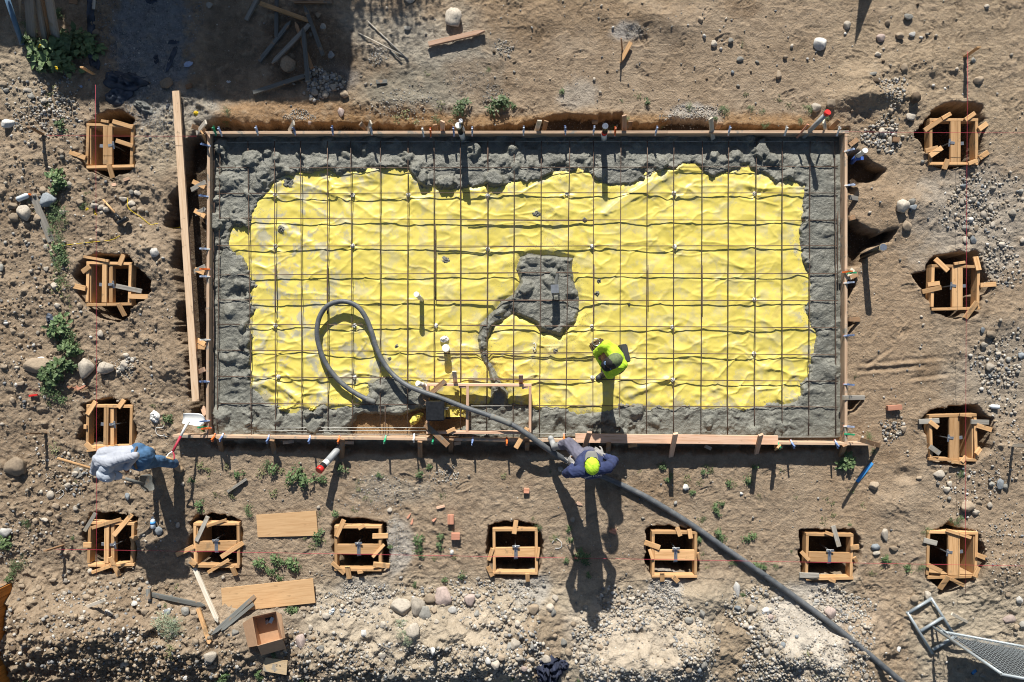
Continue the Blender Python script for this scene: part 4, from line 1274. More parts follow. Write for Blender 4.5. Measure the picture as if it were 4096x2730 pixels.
for key, (t, (x0, y0, x1, y1), ori, (b0_, b1_), braces, lab) in PIERS.items():
    A, B = Q(t, x0, y0, ZR), Q(t, x1, y1, ZR)     # A upper left, B lower right in the picture
    cx_, cy_ = (A.x + B.x) / 2, (A.y + B.y) / 2
    e = empty("pier_form", (cx_, cy_, -.45), lab, "pier form", "wooden pier forms round the slab")
    w = .043
    hh = .14
    zc_ = ZR - hh / 2
    sk = R.uniform(-.02, .02)
    lumber("rail", (A.x, A.y - w / 2, zc_), (B.x, A.y - w / 2 + sk, zc_), w, hh, M['fresh'], e)
    lumber("rail", (A.x, B.y + w / 2 + sk, zc_), (B.x, B.y + w / 2, zc_), w, hh, M['fresh'], e)
    lumber("rail", (A.x + w / 2, A.y - w - .001, zc_ - .002), (A.x + w / 2 + sk, B.y + w + .001, zc_ - .002), w, hh, M['fresh'], e)
    lumber("rail", (B.x - w / 2, A.y - w - .001, zc_ - .002), (B.x - w / 2 + sk, B.y + w + .001, zc_ - .002), w, hh, M['fresh'], e)
    # plywood sides where the form has them
    z0_, z1_ = -.46, ZR - .022
    zm = (z0_ + z1_) / 2
    g = w + .009
    for s_ in {'A': 'WN', 'B': 'WN', 'L': 'E', 'M': 'ES', 'E': 'W'}.get(key, ''):
        p0_, p1_ = {'N': ((A.x + g + .012, A.y - g), (B.x - g - .012, A.y - g)), 'S': ((A.x + g + .012, B.y + g), (B.x - g - .012, B.y + g)),
                    'W': ((A.x + g, A.y - g + .006), (A.x + g, B.y + g - .006)), 'E': ((B.x - g, A.y - g + .006), (B.x - g, B.y + g - .006))}[s_]
        lumber("side_panel", (*p0_, zm), (*p1_, zm), .013, z1_ - z0_, M['ply'], e)
    if ori == 'v':
        bb0, bb1 = Q(t, b0_, y0, ZR), Q(t, b1_, y1, ZR)
        xm, wd = (bb0.x + bb1.x) / 2, abs(bb1.x - bb0.x)
        if key in 'BCD':
            lumber("cross_bar", (xm - wd * .27, A.y - w, ZR - .046), (xm - wd * .27 - .01, B.y + w, ZR - .046), wd * .5, .088, M['fresh'], e)
            lumber("cross_bar", (xm + wd * .3, A.y - w, ZR - .06), (xm + wd * .3, B.y + w, ZR - .06), wd * .36, .088, M['fresh'], e)
        else:
            lumber("cross_bar", (xm, A.y - w, ZR - .021), (xm, B.y + w, ZR - .021), wd, .04, M['fresh'], e)
        sgn = -1 if key in 'JKLM' else 1
        ym_ = cy_ + R.uniform(-.03, .03)
        br = lambda nm, p0_, p1_, ww, th: lumber(nm, p0_, p1_, ww, th, M['steel'], e)
        br("post_bracket", (xm + sgn * (wd / 2 - .06), ym_, ZR + .004), (xm + sgn * (wd / 2 + .035), ym_ + .012, ZR + .004), .04, .005)
        br("post_bracket", (xm + sgn * (wd / 2 + .03), ym_ - .055, ZR + .01), (xm + sgn * (wd / 2 + .03), ym_ + .055, ZR + .03), .03, .006)
        br("post_bracket", (xm - sgn * (wd / 2 + .002), ym_, ZR - .03), (xm - sgn * (wd / 2 + .065), ym_ + .006, ZR - .03), .05, .005)
        br("anchor_rod", (xm + sgn * (wd / 2 + .02), ym_, ZR + .05), (xm + sgn * (wd / 2 + .02), ym_, -.25), .016, .016)
    else:
        bb0, bb1 = Q(t, x0, b0_, ZR), Q(t, x1, b1_, ZR)
        ymid, wd = (bb0.y + bb1.y) / 2, abs(bb1.y - bb0.y)
        lumber("cross_bar", (A.x + w, ymid, ZR - .021), (B.x - w, ymid + sk, ZR - .021), wd, .04, M['fresh'], e)
        xm = cx_ + R.uniform(-.02, .02)
        br = lambda nm, p0_, p1_, ww, th: lumber(nm, p0_, p1_, ww, th, M['steel'], e)
        br("post_bracket", (xm, ymid - wd / 2 - .004, ZR + .004), (xm, ymid + wd / 2 + .01, ZR + .004), .052, .004)
        br("post_bracket", (xm - .055, ymid + wd / 2 + .02, ZR + .02), (xm + .055, ymid + wd / 2 + .03, ZR + .035), .035, .005)
        br("post_bracket", (xm - .03, ymid - wd / 2 - .02, ZR - .02), (xm + .03, ymid - wd / 2 - .014, ZR - .02), .03, .005)
        br("anchor_rod", (xm - .01, ymid + wd / 2 + .03, ZR + .06), (xm - .01, ymid + wd / 2 + .03, -.25), .016, .016)
    rcx, rcy = (x0 + x1) / 2, (y0 + y1) / 2
    for i, (a0, a1, c0, c1, ww) in enumerate(braces):
        ends = []
        for (u, v) in ((a0, a1), (c0, c1)):
            out_ = max(x0 - u, u - x1, y0 - v, v - y1)
            ends.append(Q(t, u, v, ZR + .014 + .003 * i if out_ < 8 else ZR + .012 - min(.06, out_ / Z4 / PPM * .25)))
        mm = 'grey' if (key, i) in (('I', 0), ('I', 4), ('E', 0), ('L', 0), ('L', 1), ('L', 4), ('M', 0), ('D', 0), ('B', 4)) else 'fresh'
        lumber("brace", ends[0], ends[1], ww / Z4 / PPM, .024, M[mm], e)

# ------------------------------------------------------------------ people
def caps(p0, p1, r0, r1, seg=14, n=5):
    """Verts and faces of a closed tapered capsule."""
    p0, p1 = Vector(p0), Vector(p1)
    d = p1 - p0
    L = max(d.length, 1e-5)
    x = d / L if d.length > 1e-5 else Vector((0, 0, 1))
    y = x.orthogonal().normalized()
    z = x.cross(y)
    st_ = []
    for i in range(n):
        a = math.pi / 2 * (1 - i / n)
        st_.append((-r0 * math.sin(a), r0 * math.cos(a)))
    st_.append((0, r0))
    st_.append((L, r1))
    for i in range(1, n + 1):
        a = math.pi / 2 * i / n
        st_.append((L + r1 * math.sin(a), r1 * math.cos(a)))
    vs, fs = [], []
    for X, r in st_:
        r = max(r, 1e-4)
        for k in range(seg):
            a = 2 * math.pi * k / seg
            vs.append(p0 + x * X + (y * math.cos(a) + z * math.sin(a)) * r)
    for i in range(len(st_) - 1):
        for k in range(seg):
            a, b = i * seg + k, i * seg + (k + 1) % seg
            fs.append((a, b, b + seg, a + seg))
    fs.append(tuple(range(seg))[::-1])
    fs.append(tuple(range((len(st_) - 1) * seg, len(st_) * seg)))
    return vs, fs


def ellips(c, x, y, z):
    """Ellipsoid at c with half-axis vectors x, y, z."""
    vs, fs = caps((0, 0, -.0001), (0, 0, .0001), 1, 1, 18, 8)
    Mx = Matrix((Vector(x), Vector(y), Vector(z))).transposed()
    return [Vector(c) + Mx @ v for v in vs], fs


def blob(name, prims, mat, parent, voxel=.009, smooth=4, wrinkle=0.0, wf=12.0, origin=None):
    """One continuous surface round all the volumes given."""
    bm = bmesh.new()
    for vs, fs in prims:
        bv = [bm.verts.new(v) for v in vs]
        for f in fs:
            try:
                bm.faces.new([bv[i] for i in f])
            except ValueError:
                pass
    bmesh.ops.recalc_face_normals(bm, faces=bm.faces)
    me = bm_mesh(name + "_raw", bm)
    tmp = bpy.data.objects.new(name + "_raw", me)
    COL.objects.link(tmp)
    md = tmp.modifiers.new("r", 'REMESH')
    md.mode = 'VOXEL'
    md.voxel_size = voxel
    md.use_smooth_shade = True
    if smooth:
        s = tmp.modifiers.new("s", 'SMOOTH')
        s.factor = .5
        s.iterations = smooth
    dg = bpy.context.evaluated_depsgraph_get()
    ev = tmp.evaluated_get(dg)
    out = bpy.data.meshes.new_from_object(ev)
    out.name = name
    bpy.data.objects.remove(tmp)
    bpy.data.meshes.remove(me)
    n = len(out.vertices)
    co = np.empty(n * 3, np.float32)
    out.vertices.foreach_get("co", co)
    co = co.reshape(-1, 3)
    if wrinkle:
        no = np.empty(n * 3, np.float32)
        out.vertices.foreach_get("normal", no)
        no = no.reshape(-1, 3)
        am = np.array([(1 - abs(mnoise.noise(Vector(((p[0] + p[1]) * wf * 1.1, (p[0] - p[1]) * wf * .38, p[2] * wf * .5))) * 3)) * .7 + .35 * mnoise.noise(Vector(((p[0] + p[1]) * wf * 2.3, (p[0] - p[1]) * wf * .8 + 5, p[2] * wf))) - .3 for p in co], np.float32)
        co = co + no * am[:, None] * wrinkle
    o_ = Vector(origin) if origin is not None else Vector(co.mean(0).tolist())
    out.vertices.foreach_set("co", (co - np.array(o_, np.float32)).astype(np.float32).ravel())
    out.polygons.foreach_set("use_smooth", np.ones(len(out.polygons), bool))
    out.materials.clear()
    return link(name, out, mat, parent, o_)


def hand(w, d, n, curl=(.5, .5, .5, .5), thumb=.6, s=1.0, side=1):
    """Volumes of a hand at wrist w: d towards the fingers, n palm side, curl per finger in radians per joint."""
    w, d, n = Vector(w), Vector(d).normalized(), Vector(n).normalized()
    n = (n - d * n.dot(d)).normalized()
    a = d.cross(n) * side
    pr = [ellips(w + d * .048 * s, d * .055 * s, a * .042 * s, n * .017 * s), caps(w, w + d * .04 * s, .026 * s, .024 * s)]
    for i, (off, ln, cu) in enumerate(zip((-.030, -.010, .011, .030), (.078, .088, .082, .062), curl)):
        p = w + (d * .088 + a * off) * s
        dd = (d + a * off * 2.2).normalized()
        ang = 0
        for k, fr in enumerate((.45, .32, .23)):
            ang += cu
            q_ = p + (dd * math.cos(ang) + n * math.sin(ang)) * ln * fr * s
            pr.append(caps(p, q_, (.0095 - .001 * k) * s, (.0088 - .001 * k) * s, 8, 3))
            p = q_
    p = w + (d * .03 - a * .034 + n * .004) * s
    dd = (d * .75 - a * .62 + n * .2).normalized()
    for k, fr in enumerate((.045, .032, .026)):
        q_ = p + (dd * math.cos(thumb * k) + (n * .7 + a * .7) * math.sin(thumb * k)) * fr * s
        pr.append(caps(p, q_, (.012 - .0012 * k) * s, (.011 - .0012 * k) * s, 8, 3))
        p = q_
    return pr


def head(c, f, u):
    """Volumes of a head: centre c, facing f, up u."""
    c, f, u = Vector(c), Vector(f).normalized(), Vector(u).normalized()
    u = (u - f * u.dot(f)).normalized()
    s = f.cross(u)
    pr = [ellips(c + u * .02, f * .098, s * .077, u * .105), ellips(c + f * .025 - u * .055, f * .066, s * .058, u * .062)]
    pr += [caps(c + f * .095 + u * .012, c + f * .118 - u * .02, .011, .015, 8, 3)]
    pr += [ellips(c + s * k * .08 - f * .005, f * .02, s * .01, u * .032) for k in (-1, 1)]
    pr += [ellips(c + f * .088 - u * .052, f * .013, s * .026, u * .007), ellips(c + f * .083 + u * .032, f * .016, s * .055, u * .012)]
    return pr, f, u, s


def face_parts(c, f, u, s, parent):
    for k in (-1, 1):
        e = blob("eye", [ellips(c + f * .090 + s * k * .032 + u * .012, f * .009, s * .013, u * .008)], M['hair'], parent, .004, 1)
    blob("mouth", [ellips(c + f * .098 - u * .052, f * .004, s * .022, u * .004)], M['leather'], parent, .004, 1)


# --- person standing on the slab with folded arms
def PZ(px, py, z):
    return P(px, py, z)


gt = lambda x, y, z: P(2300 + x / 7.84, 1330 + y / 7.84, z)
bt = lambda x, y, z: P(2140 + x / 5.8825, 1700 + y / 5.8825, z)
st3 = lambda x, y, z: P(340 + x / 5.602, 1780 + y / 5.602, z)


def person(loc, label):
    return empty("person", loc, label, "person", "workers on the site")


def cap_hat(parent, c, f, u, crown_mat, front_mat, brim_mat, r=.098):
    """Baseball cap: crown shell, front panel, brim."""
    s = f.cross(u)
    blob("cap_crown", [ellips(c + u * .045 - f * .008, f * (r + .012), s * (r - .008), u * .098), caps(c + u * .03, c + u * .035, r - .014, r - .014)], M[crown_mat], parent, .007, 2, .005 if crown_mat == 'lime' else .0015, 22)
    if front_mat:
        blob("cap_front", [ellips(c + u * .047 + f * .022, f * (r - .008), s * (r - .012), u * .100)], M[front_mat], parent, .008, 3)
    vs, fs = [], []
    n = 12
    for k in range(n + 1):
        a = math.pi * k / n
        for j in range(4):
            t = j / 3
            sa_, ca_ = math.sin(a) ** .62, math.copysign(abs(math.cos(a)) ** .62, math.cos(a))
            rx = (r - .02) + t * .085
            p = c + u * (.028 - .014 * t * t - .014 * abs(math.cos(a)) * t) + f * (.02 + rx * (sa_ if t else math.sin(a))) + s * ((r - .014) * ca_ * (1 - .04 * t))
            vs += [p, p - u * .006]
    for k in range(n):
        for j in range(3):
            b0 = (k * 4 + j) * 2
            b1 = ((k + 1) * 4 + j) * 2
            fs += [(b0, b0 + 2, b1 + 2, b1), (b0 + 1, b1 + 1, b1 + 3, b0 + 3)]
        b0 = (k * 4 + 3) * 2
        b1 = ((k + 1) * 4 + 3) * 2
        fs.append((b0, b0 + 1, b1 + 1, b1))
    me = bpy.data.meshes.new("cap_brim")
    me.from_pydata([v - c for v in vs], [], fs)
    me.polygons.foreach_set("use_smooth", np.ones(len(me.polygons), bool))
    link("cap_brim", me, M[brim_mat], parent, c)
    tube("cap_button", [c + u * .142, c + u * .151], .009, M[crown_mat], parent, 8)


def boot(parent, heel, toe, ankle, mat, top=None):
    heel, toe, ankle = Vector(heel), Vector(toe), Vector(ankle)
    d = (toe - heel).normalized()
    L = (toe - heel).length
    pr = [caps(heel + d * .035 + Vector((0, 0, .035)), heel + d * (L - .05) + Vector((0, 0, .032)), .040, .046), caps(heel + d * .04 + Vector((0, 0, .04)), ankle, .044, .052),
          caps(heel + d * (L * .55) + Vector((0, 0, .05)), ankle, .045, .048)]
    if top is not None:
        pr.append(caps(ankle, Vector(top), .052, .066))
    return blob("boot", pr, M[mat], parent, .009, 3, .002, 18)


# worker 1: lime shirt, folded arms, on the yellow sheet
hc = gt(1230, 880, 1.62)
f1 = Vector((-.74, -.58, -.30)).normalized()
u1 = Vector((-.22, -.17, .96)).normalized()
Pm = person((hc.x + .05, hc.y - .22, .05), "person in lime shirt and black cap standing with folded arms on the yellow sheet")
sh1, sh2 = gt(960, 430, 1.40), gt(1450, 1040, 1.40)
el1, el2 = gt(690, 640, 1.16), gt(1090, 1345, 1.16)
wr1, wr2 = gt(850, 1000, 1.14), gt(795, 820, 1.20)
chest = (sh1 + sh2) / 2 + Vector((-.02, -.02, -.12))
back = Vector((.70, .55, 0))
pel = gt(1200, 930, .95)
nk = (sh1 + sh2) / 2 + Vector((0, 0, .06))
fA, fB = gt(1120, 980, .06), gt(960, 1250, .06)
hp1, fd1, ud1, sd1 = head(hc, f1, u1)
pr = list(hp1) + [caps(nk, hc, .055, .055), caps(chest, pel, .13, .13), caps(sh1, el1, .052, .043), caps(el1, wr1, .043, .03), caps(sh2, el2, .052, .043), caps(el2, wr2, .043, .032),
                  caps(pel + Vector((-.08, .05, 0)), fA + Vector((0, 0, .05)), .085, .045), caps(pel + Vector((.05, -.06, 0)), fB + Vector((0, 0, .05)), .085, .045)]
pr += hand(wr2, (gt(880, 560, 1.2) - wr2), (.6, .5, .1), (.35,) * 4, .4, .95)
pr += hand(wr1, (gt(1020, 1150, 1.16) - wr1), (.6, .5, -.1), (.3,) * 4, .4, .95, -1)
body = blob("body", pr, M['skin'], Pm, .0085, 2)
wa = pel + Vector((-.02, 0, .06))
ax1 = (sh2 - sh1).normalized()
bk1 = Vector((.77, .64, 0))
pr = [caps(sh1 + bk1 * .02, sh2 + bk1 * .02, .070, .070), ellips(chest + bk1 * .05, bk1 * .115, ax1 * .20, Vector((0, 0, .24))),
      caps(chest - ax1 * .07 + bk1 * .05, wa - ax1 * .06 + bk1 * .02, .095, .11), caps(chest + ax1 * .07 + bk1 * .05, wa + ax1 * .06 + bk1 * .02, .095, .11),
      caps(sh1, el1, .070, .058), caps(el1, gt(800, 880, 1.13), .058, .046), caps(sh2, el2, .072, .058), caps(el2, gt(805, 905, 1.195), .058, .043), caps(nk, nk + Vector((0, 0, .015)), .07, .064)]
blob("shirt", pr, M['lime'], Pm, .007, 3, .006, 16)
pr = [caps(wa + Vector((0, 0, -.02)), pel - Vector((0, 0, .06)), .15, .16)]
for s_, ft in ((Vector((-.08, .05, -.02)), fA), (Vector((.05, -.06, -.02)), fB)):
    kn = (pel + s_).lerp(ft, .5) + Vector((-.03, -.03, 0))
    pr += [caps(pel + s_, kn, .105, .078), caps(kn, ft + Vector((0, 0, .08)), .078, .062)]
blob("trousers", pr, M['greytrouser'], Pm, .010, 3, .010, 10)
for ft in (fA, fB):
    dirf = Vector((-.75, -.6, 0)).normalized()
    boot(Pm, ft - dirf * .08 - Vector((0, 0, .04)), ft + dirf * .19 - Vector((0, 0, .04)), ft + Vector((0, 0, .10)), 'darkboot')
blob("hair", [ellips(hc - fd1 * .02 + ud1 * .01, fd1 * .09, sd1 * .083, ud1 * .075)], M['hair'], Pm, .008, 2)
face_parts(hc, fd1, ud1, sd1, Pm)
cap_hat(Pm, hc, fd1, ud1, 'olive', 'capblack', 'capblack', .104)
tp = hc + ud1 * .15
boxm("cap_logo", hc + fd1 * .085 + ud1 * .098 + sd1 * -.03, (.06, .003, .012), M['logoblue'], Pm, rot=Matrix((sd1, fd1.cross(sd1), fd1)).transposed().to_euler(), bev=0)
lg = tube("cap_patch", [hc + fd1 * .094 + ud1 * .075 + sd1 * .045, hc + fd1 * .098 + ud1 * .083 + sd1 * .046], .024, M['logoblue'], Pm, 16)
# tool belt with pouches
tb = tube("tool_belt", [pel + Vector((.168 * math.cos(a), .168 * math.sin(a), .05)) for a in np.linspace(0, 6.28, 25)], .022, M['leather'], Pm, 8)
pc = gt(700, 400, .95)
pb = boxm("tool_pouch", pc, (.20, .13, .22), M['leather'], Pm, .5, .02)
tube("hammer_loop", [pc + Vector((-.03 + .05 * math.cos(a), .04 + .05 * math.sin(a), .12)) for a in np.linspace(0, 6.28, 14)], .005, M['steel'], Pm, 6)
boxm("blue_glove", gt(600, 530, .96), (.07, .08, .10), M['bluetape'], Pm, .6, .02)
pc2 = gt(1540, 660, .96)
boxm("tool_pouch", pc2, (.10, .25, .24), M['darkboot'], Pm, .22, .012)

# worker 2: navy sweatshirt, lime hat, one boot on the form board
hc = bt(1335, 960, 1.60)
f2 = Vector((0, .97, -.22)).normalized()
u2 = Vector((0, .22, .97))
Pm = person((hc.x + .1, hc.y + .0, 0), "person in navy sweatshirt and lime hat stepping over the hose onto a board")
sh1, sh2 = bt(900, 1110, 1.40), bt(1720, 1000, 1.40)
el1, el2 = bt(735, 1150, 1.14), bt(1850, 850, 1.14)
wr1, wr2 = bt(920, 930, 1.0), bt(1600, 720, 1.0)
pel = bt(1270, 800, .93)
chest = (sh1 + sh2) / 2 + Vector((0, .03, -.14))
nk = (sh1 + sh2) / 2 + Vector((0, .03, .05))
knL = bt(800, 440, .66)
ankL, toeL, heelL = bt(455, 520, .33), bt(345, 240, .225), bt(470, 600, .225)
knR = bt(1290, 640, .48)
ftR = bt(1250, 640, .05)
hd, fd, ud, sd = head(hc, f2, u2)
pr = list(hd) + [caps(nk, hc, .055, .055), caps(chest, pel, .14, .13), caps(sh1, el1, .055, .046), caps(el1, wr1, .045, .032), caps(sh2, el2, .055, .046), caps(el2, wr2, .045, .032),
                 caps(pel + Vector((-.09, 0, 0)), knL, .09, .06), caps(knL, ankL, .058, .045), caps(pel + Vector((.08, 0, 0)), knR, .09, .06), caps(knR, ftR + Vector((0, 0, .08)), .058, .045)]
hL = hand(wr1, bt(860, 870, .97) - wr1, (.4, .3, -.8), (.05, .6, .7, .7), .2, 1.05, -1)
hR = hand(wr2, bt(1500, 650, .98) - wr2, (-.4, .1, -.8), (.45, .5, .5, .5), .4, 1.05, 1)
blob("body", pr + hL + hR, M['skin'], Pm, .0085, 2)
blob("glove", [([v for v in vs], fs) for vs, fs in hand(wr1 + Vector((0, 0, .002)), bt(860, 870, .97) - wr1, (.4, .3, -.8), (.05, .6, .7, .7), .2, 1.14, -1)] + [caps(wr1 - (wr1 - el1).normalized() * .05, wr1, .044, .036)], M['glove'], Pm, .006, 2)
blob("glove", hand(wr2 + Vector((0, 0, .002)), bt(1500, 650, .98) - wr2, (-.4, .1, -.8), (.45, .5, .5, .5), .4, 1.14, 1) + [caps(wr2 - (wr2 - el2).normalized() * .05, wr2, .044, .036)], M['glove'], Pm, .006, 2)
wa = pel + Vector((.0, -.02, .05))
pr = [caps(sh1, sh2, .082, .082), ellips(chest + Vector((0, -.05, .02)), Vector((.21, 0, 0)), Vector((0, .13, 0)), Vector((0, 0, .20))), caps(chest, wa, .165, .16), caps(chest + Vector((.08, 0, 0)), wa + Vector((.06, 0, 0)), .13, .12), caps(chest + Vector((-.08, 0, 0)), wa + Vector((-.06, 0, 0)), .13, .12),
      caps(sh1, el1, .080, .064), caps(el1, wr1 - (wr1 - el1).normalized() * .04, .062, .043), caps(sh2, el2, .080, .064), caps(el2, wr2 - (wr2 - el2).normalized() * .04, .072, .046), caps(nk, nk + Vector((0, 0, .01)), .08, .07)]
swt = blob("sweatshirt", pr, M['navy'], Pm, .008, 3, .006, 15)
pr = [caps(wa + Vector((0, 0, -.02)), pel - Vector((0, 0, .05)), .155, .165),
      caps(pel + Vector((-.09, 0, -.02)), knL, .115, .088), caps(knL, knL.lerp(ankL, .42), .086, .078), caps(pel + Vector((.08, 0, -.02)), knR, .112, .082), caps(knR, ftR + Vector((0, 0, .13)), .08, .068)]
blob("trousers", pr, M['greytrouser'], Pm, .009, 3, .007, 14)
boot(Pm, heelL, toeL, ankL, 'boot', knL.lerp(ankL, .38))
boot(Pm, ftR + Vector((0, -.09, -.04)), ftR + Vector((-.02, .18, -.04)), ftR + Vector((0, -.02, .08)), 'boot', ftR + Vector((.01, -.01, .26)))
blob("hair", [ellips(hc - fd * .02 + ud * .01, fd * .09, sd * .083, ud * .075)], M['hair'], Pm, .008, 2)
face_parts(hc, fd, ud, sd, Pm)
cap_hat(Pm, hc, fd, ud, 'lime', None, 'capgrey', .106)
# sunglasses above the brim
for k in (-1, 1):
    blob("sunglass_lens", [ellips(hc + fd * .092 + ud * .062 + sd * k * .036, fd * .012, sd * .032, ud * .018)], M['capblack'], Pm, .005, 2)
tube("sunglass_frame", catmull([hc - fd * .02 + ud * .05 - sd * .104, hc + fd * .05 + ud * .06 - sd * .092, hc + fd * .10 + ud * .066, hc + fd * .05 + ud * .06 + sd * .092, hc - fd * .02 + ud * .05 + sd * .104], 5), .006, M['capblack'], Pm, 6)
boxm("forehead_strip", hc + fd * .083 + ud * .083, (.07, .02, .012), M['paleblue'], Pm, 0, .004)
# faded white lettering across the back of the sweatshirt
fc = bpy.data.curves.new("lettering", 'FONT')
fc.body = "SHAW & SONS"
fc.size = .036
fc.extrude = .001
fc.align_x = 'CENTER'
fo = bpy.data.objects.new("lettering_raw", fc)
COL.objects.link(fo)
lm = bpy.data.meshes.new_from_object(fo.evaluated_get(bpy.context.evaluated_depsgraph_get()))
bpy.data.objects.remove(fo)
lt = bt(1370, 1225, 1.33)
cw = Vector((0, 0, H))
off_ = Vector(swt.location) + Vector(Pm.location)
for v in lm.vertices:
    w_ = Matrix.Rotation(.19, 4, 'Z') @ Vector((v.co.x, v.co.y - .9 * v.co.x ** 2, 0))
    tgt = lt + Vector((w_.x, w_.y * .8, 0))
    d_ = (tgt - cw).normalized()
    hit, loc, nor, _ = swt.ray_cast(cw - off_, d_)
    p_ = (loc + off_ - d_ * (.004 + v.co.z)) if hit else tgt
    v.co = p_ - lt
lm.materials.clear()
lm.update()
link("lettering", lm, M['ink'], Pm, lt)

# worker 3: stooping with a shovel at the lower left
hipc = st3(1200, 275, .90)
Pm = person((hipc.x, hipc.y, 0), "person in pale grey shirt and blue jeans stooping over a shovel, head hooded")
shc = st3(430, 365, 1.03)
shF, shB = st3(560, 400, 1.12), st3(310, 320, 1.06)
elF = st3(1120, 245, 1.16)
wrF = st3(925, 520, .98)
elB = st3(225, 590, .88)
wrB = st3(260, 600, .80)
hc = st3(500, 635, 1.0)
f3 = Vector((.78, -.38, -.48)).normalized()
u3 = Vector((.25, -.55, .75))
hd, fd, ud, sd = head(hc, f3, u3)
hipF, hipB = hipc + Vector((.0, -.09, -.02)), hipc + Vector((-.02, .09, -.02))
knF, knB = st3(1640, 360, .52), st3(1330, 200, .50)
ankF, ankB = st3(1990, 420, .12), st3(1450, 150, .12)
pr = list(hd) + [caps(shc + Vector((.02, -.03, .0)), hc, .055, .055), caps(shc, hipc, .09, .09), caps(shF, elF, .053, .044), caps(elF, wrF, .043, .031), caps(shB, elB, .053, .044), caps(elB, wrB, .043, .031),
                 caps(hipF, knF, .088, .06), caps(knF, ankF, .056, .042), caps(hipB, knB, .088, .06), caps(knB, ankB, .056, .042)]
# shovel axis first so the hands can close on it
sA, sB = st3(-620, 300, 1.22), st3(1240, 860, .36)
ax = (sB - sA).normalized()
gF = sA.lerp(sB, .72)
gB = sA + ax * (wrB - sA).dot(ax)
wrB = gB + Vector((.02, .03, .07))
pr[-6] = caps(elB, wrB, .043, .031)
hF = hand(wrF, (gF - wrF).normalized(), (-.1, -.2, -1), (.45, .5, .52, .55), .5, 1.2, 1)
hB = hand(wrB, Vector((.1, -.5, -.8)), (.3, .3, -.6), (.6, .6, .6, .6), .5, 1.0, -1)
blob("body", pr + hF + hB, M['skin'], Pm, .0085, 2)
mid = shc.lerp(hipc, .5) + Vector((0, .03, .02))
pr = [caps(shF, shB, .085, .085), caps(shc, mid, .13, .13), caps(mid, hipc + Vector((-.03, 0, .03)), .13, .135), caps(shc + Vector((.05, -.08, -.06)), hipc + Vector((-.05, -.07, -.03)), .09, .09), caps(shc + Vector((-.0, .10, -.0)), hipc + Vector((-.06, .07, .02)), .10, .10),
      caps(shF, elF, .070, .056), caps(elF, wrF.lerp(elF, .16), .058, .044), caps(shB, elB, .08, .066), caps(elB, wrB.lerp(elB, .14), .066, .046)]
blob("shirt", pr, M['greyshirt'], Pm, .008, 3, .007, 14)
blob("cuff", [caps(wrF.lerp(elF, .20), wrF.lerp(elF, .06), .050, .047)], M['hood'], Pm, .008, 2)
pr = [caps(hipc + Vector((-.02, 0, .02)), hipc + Vector((.03, 0, -.05)), .15, .155), caps(hipF, knF, .112, .088), caps(knF, ankF, .086, .070), caps(hipB, knB, .112, .088), caps(knB, ankB, .086, .070)]
blob("jeans", pr, M['denim'], Pm, .009, 3, .007, 14)
tube("belt", [hipc + Vector((.0 + .03 * math.cos(a), .150 * math.sin(a), .02 + .138 * math.cos(a))) for a in np.linspace(0, 6.28, 25)], .018, M['leather'], Pm, 8)
boot(Pm, st3(1990, 400, .0), st3(2215, 590, .0), ankF, 'suede')
boot(Pm, st3(1400, 190, .0), st3(1545, 110, .0) + Vector((.04, .04, 0)), ankB, 'suede')
# hood over the head, cap brim, pale face cloth
blob("hood", [ellips(hc + ud * .03 - fd * .03, fd * .105, sd * .09, ud * .105), caps(hc - fd * .03, shc + Vector((.05, -.08, .03)), .085, .10), ellips(hc - fd * .04 - ud * .04, fd * .09, sd * .10, ud * .09)], M['hood'], Pm, .008, 3, .007, 14)
cap_hat(Pm, hc + fd * .012, fd, ud, 'hood', None, 'white' if False else 'hood', .098)
blob("face_cloth", [ellips(hc + fd * .075 - ud * .045, fd * .05, sd * .068, ud * .065)], M['paper'], Pm, .007, 2, .004, 20)
face_parts(hc, fd, ud, sd, Pm)
# his shovel
sv = empty("shovel", sB, "long-handled shovel with a dark mud-caked blade held by the stooping man", "shovel", "shovels")
tube("handle", [sA, sA.lerp(sB, .5), sB], [.018, .0185, .019], M['fresh'], sv, 10)
tube("socket", [sA.lerp(sB, .76), sB + ax * .06], [.021, .026], M['coated'], sv, 10)


def blade(parent, c, d, n, L, W, mat):
    """Dished shovel blade: starts at c, runs along d, n is the upper side."""
    d, n = Vector(d).normalized(), Vector(n).normalized()
    n = (n - d * n.dot(d)).normalized()
    s = d.cross(n)
    vs, fs = [], []
    nu, nv = 9, 9
    for side in (0, 1):
        for i in range(nu + 1):
            t = i / nu
            wid = W / 2 * (.82 + .2 * math.sin(t * 2.2)) * (1 if t < .7 else math.sqrt(max(0, 1 - ((t - .7) / .3) ** 2 * .8)))
            for j in range(nv + 1):
                v = j / nv * 2 - 1
                vs.append(d * (t * L) + s * v * wid + n * (.028 * v * v - .02 * math.sin(t * 3) - .003 * side))
    m_ = (nu + 1) * (nv + 1)
    ix = lambda sd_, i, j: sd_ * m_ + i * (nv + 1) + j
    for i in range(nu):
        for j in range(nv):
            fs += [(ix(0, i, j), ix(0, i, j + 1), ix(0, i + 1, j + 1), ix(0, i + 1, j)), (ix(1, i, j), ix(1, i + 1, j), ix(1, i + 1, j + 1), ix(1, i, j + 1))]
        for j in (0, nv):
            fs.append((ix(0, i, j), ix(0, i + 1, j), ix(1, i + 1, j), ix(1, i, j)))
    for j in range(nv):
        for i in (0, nu):
            fs.append((ix(0, i, j), ix(0, i, j + 1), ix(1, i, j + 1), ix(1, i, j)))
    me = bpy.data.meshes.new("blade")
    me.from_pydata(vs, [], fs)
    me.polygons.foreach_set("use_smooth", np.ones(len(me.polygons), bool))
    return link("blade", me, M[mat], parent, c)


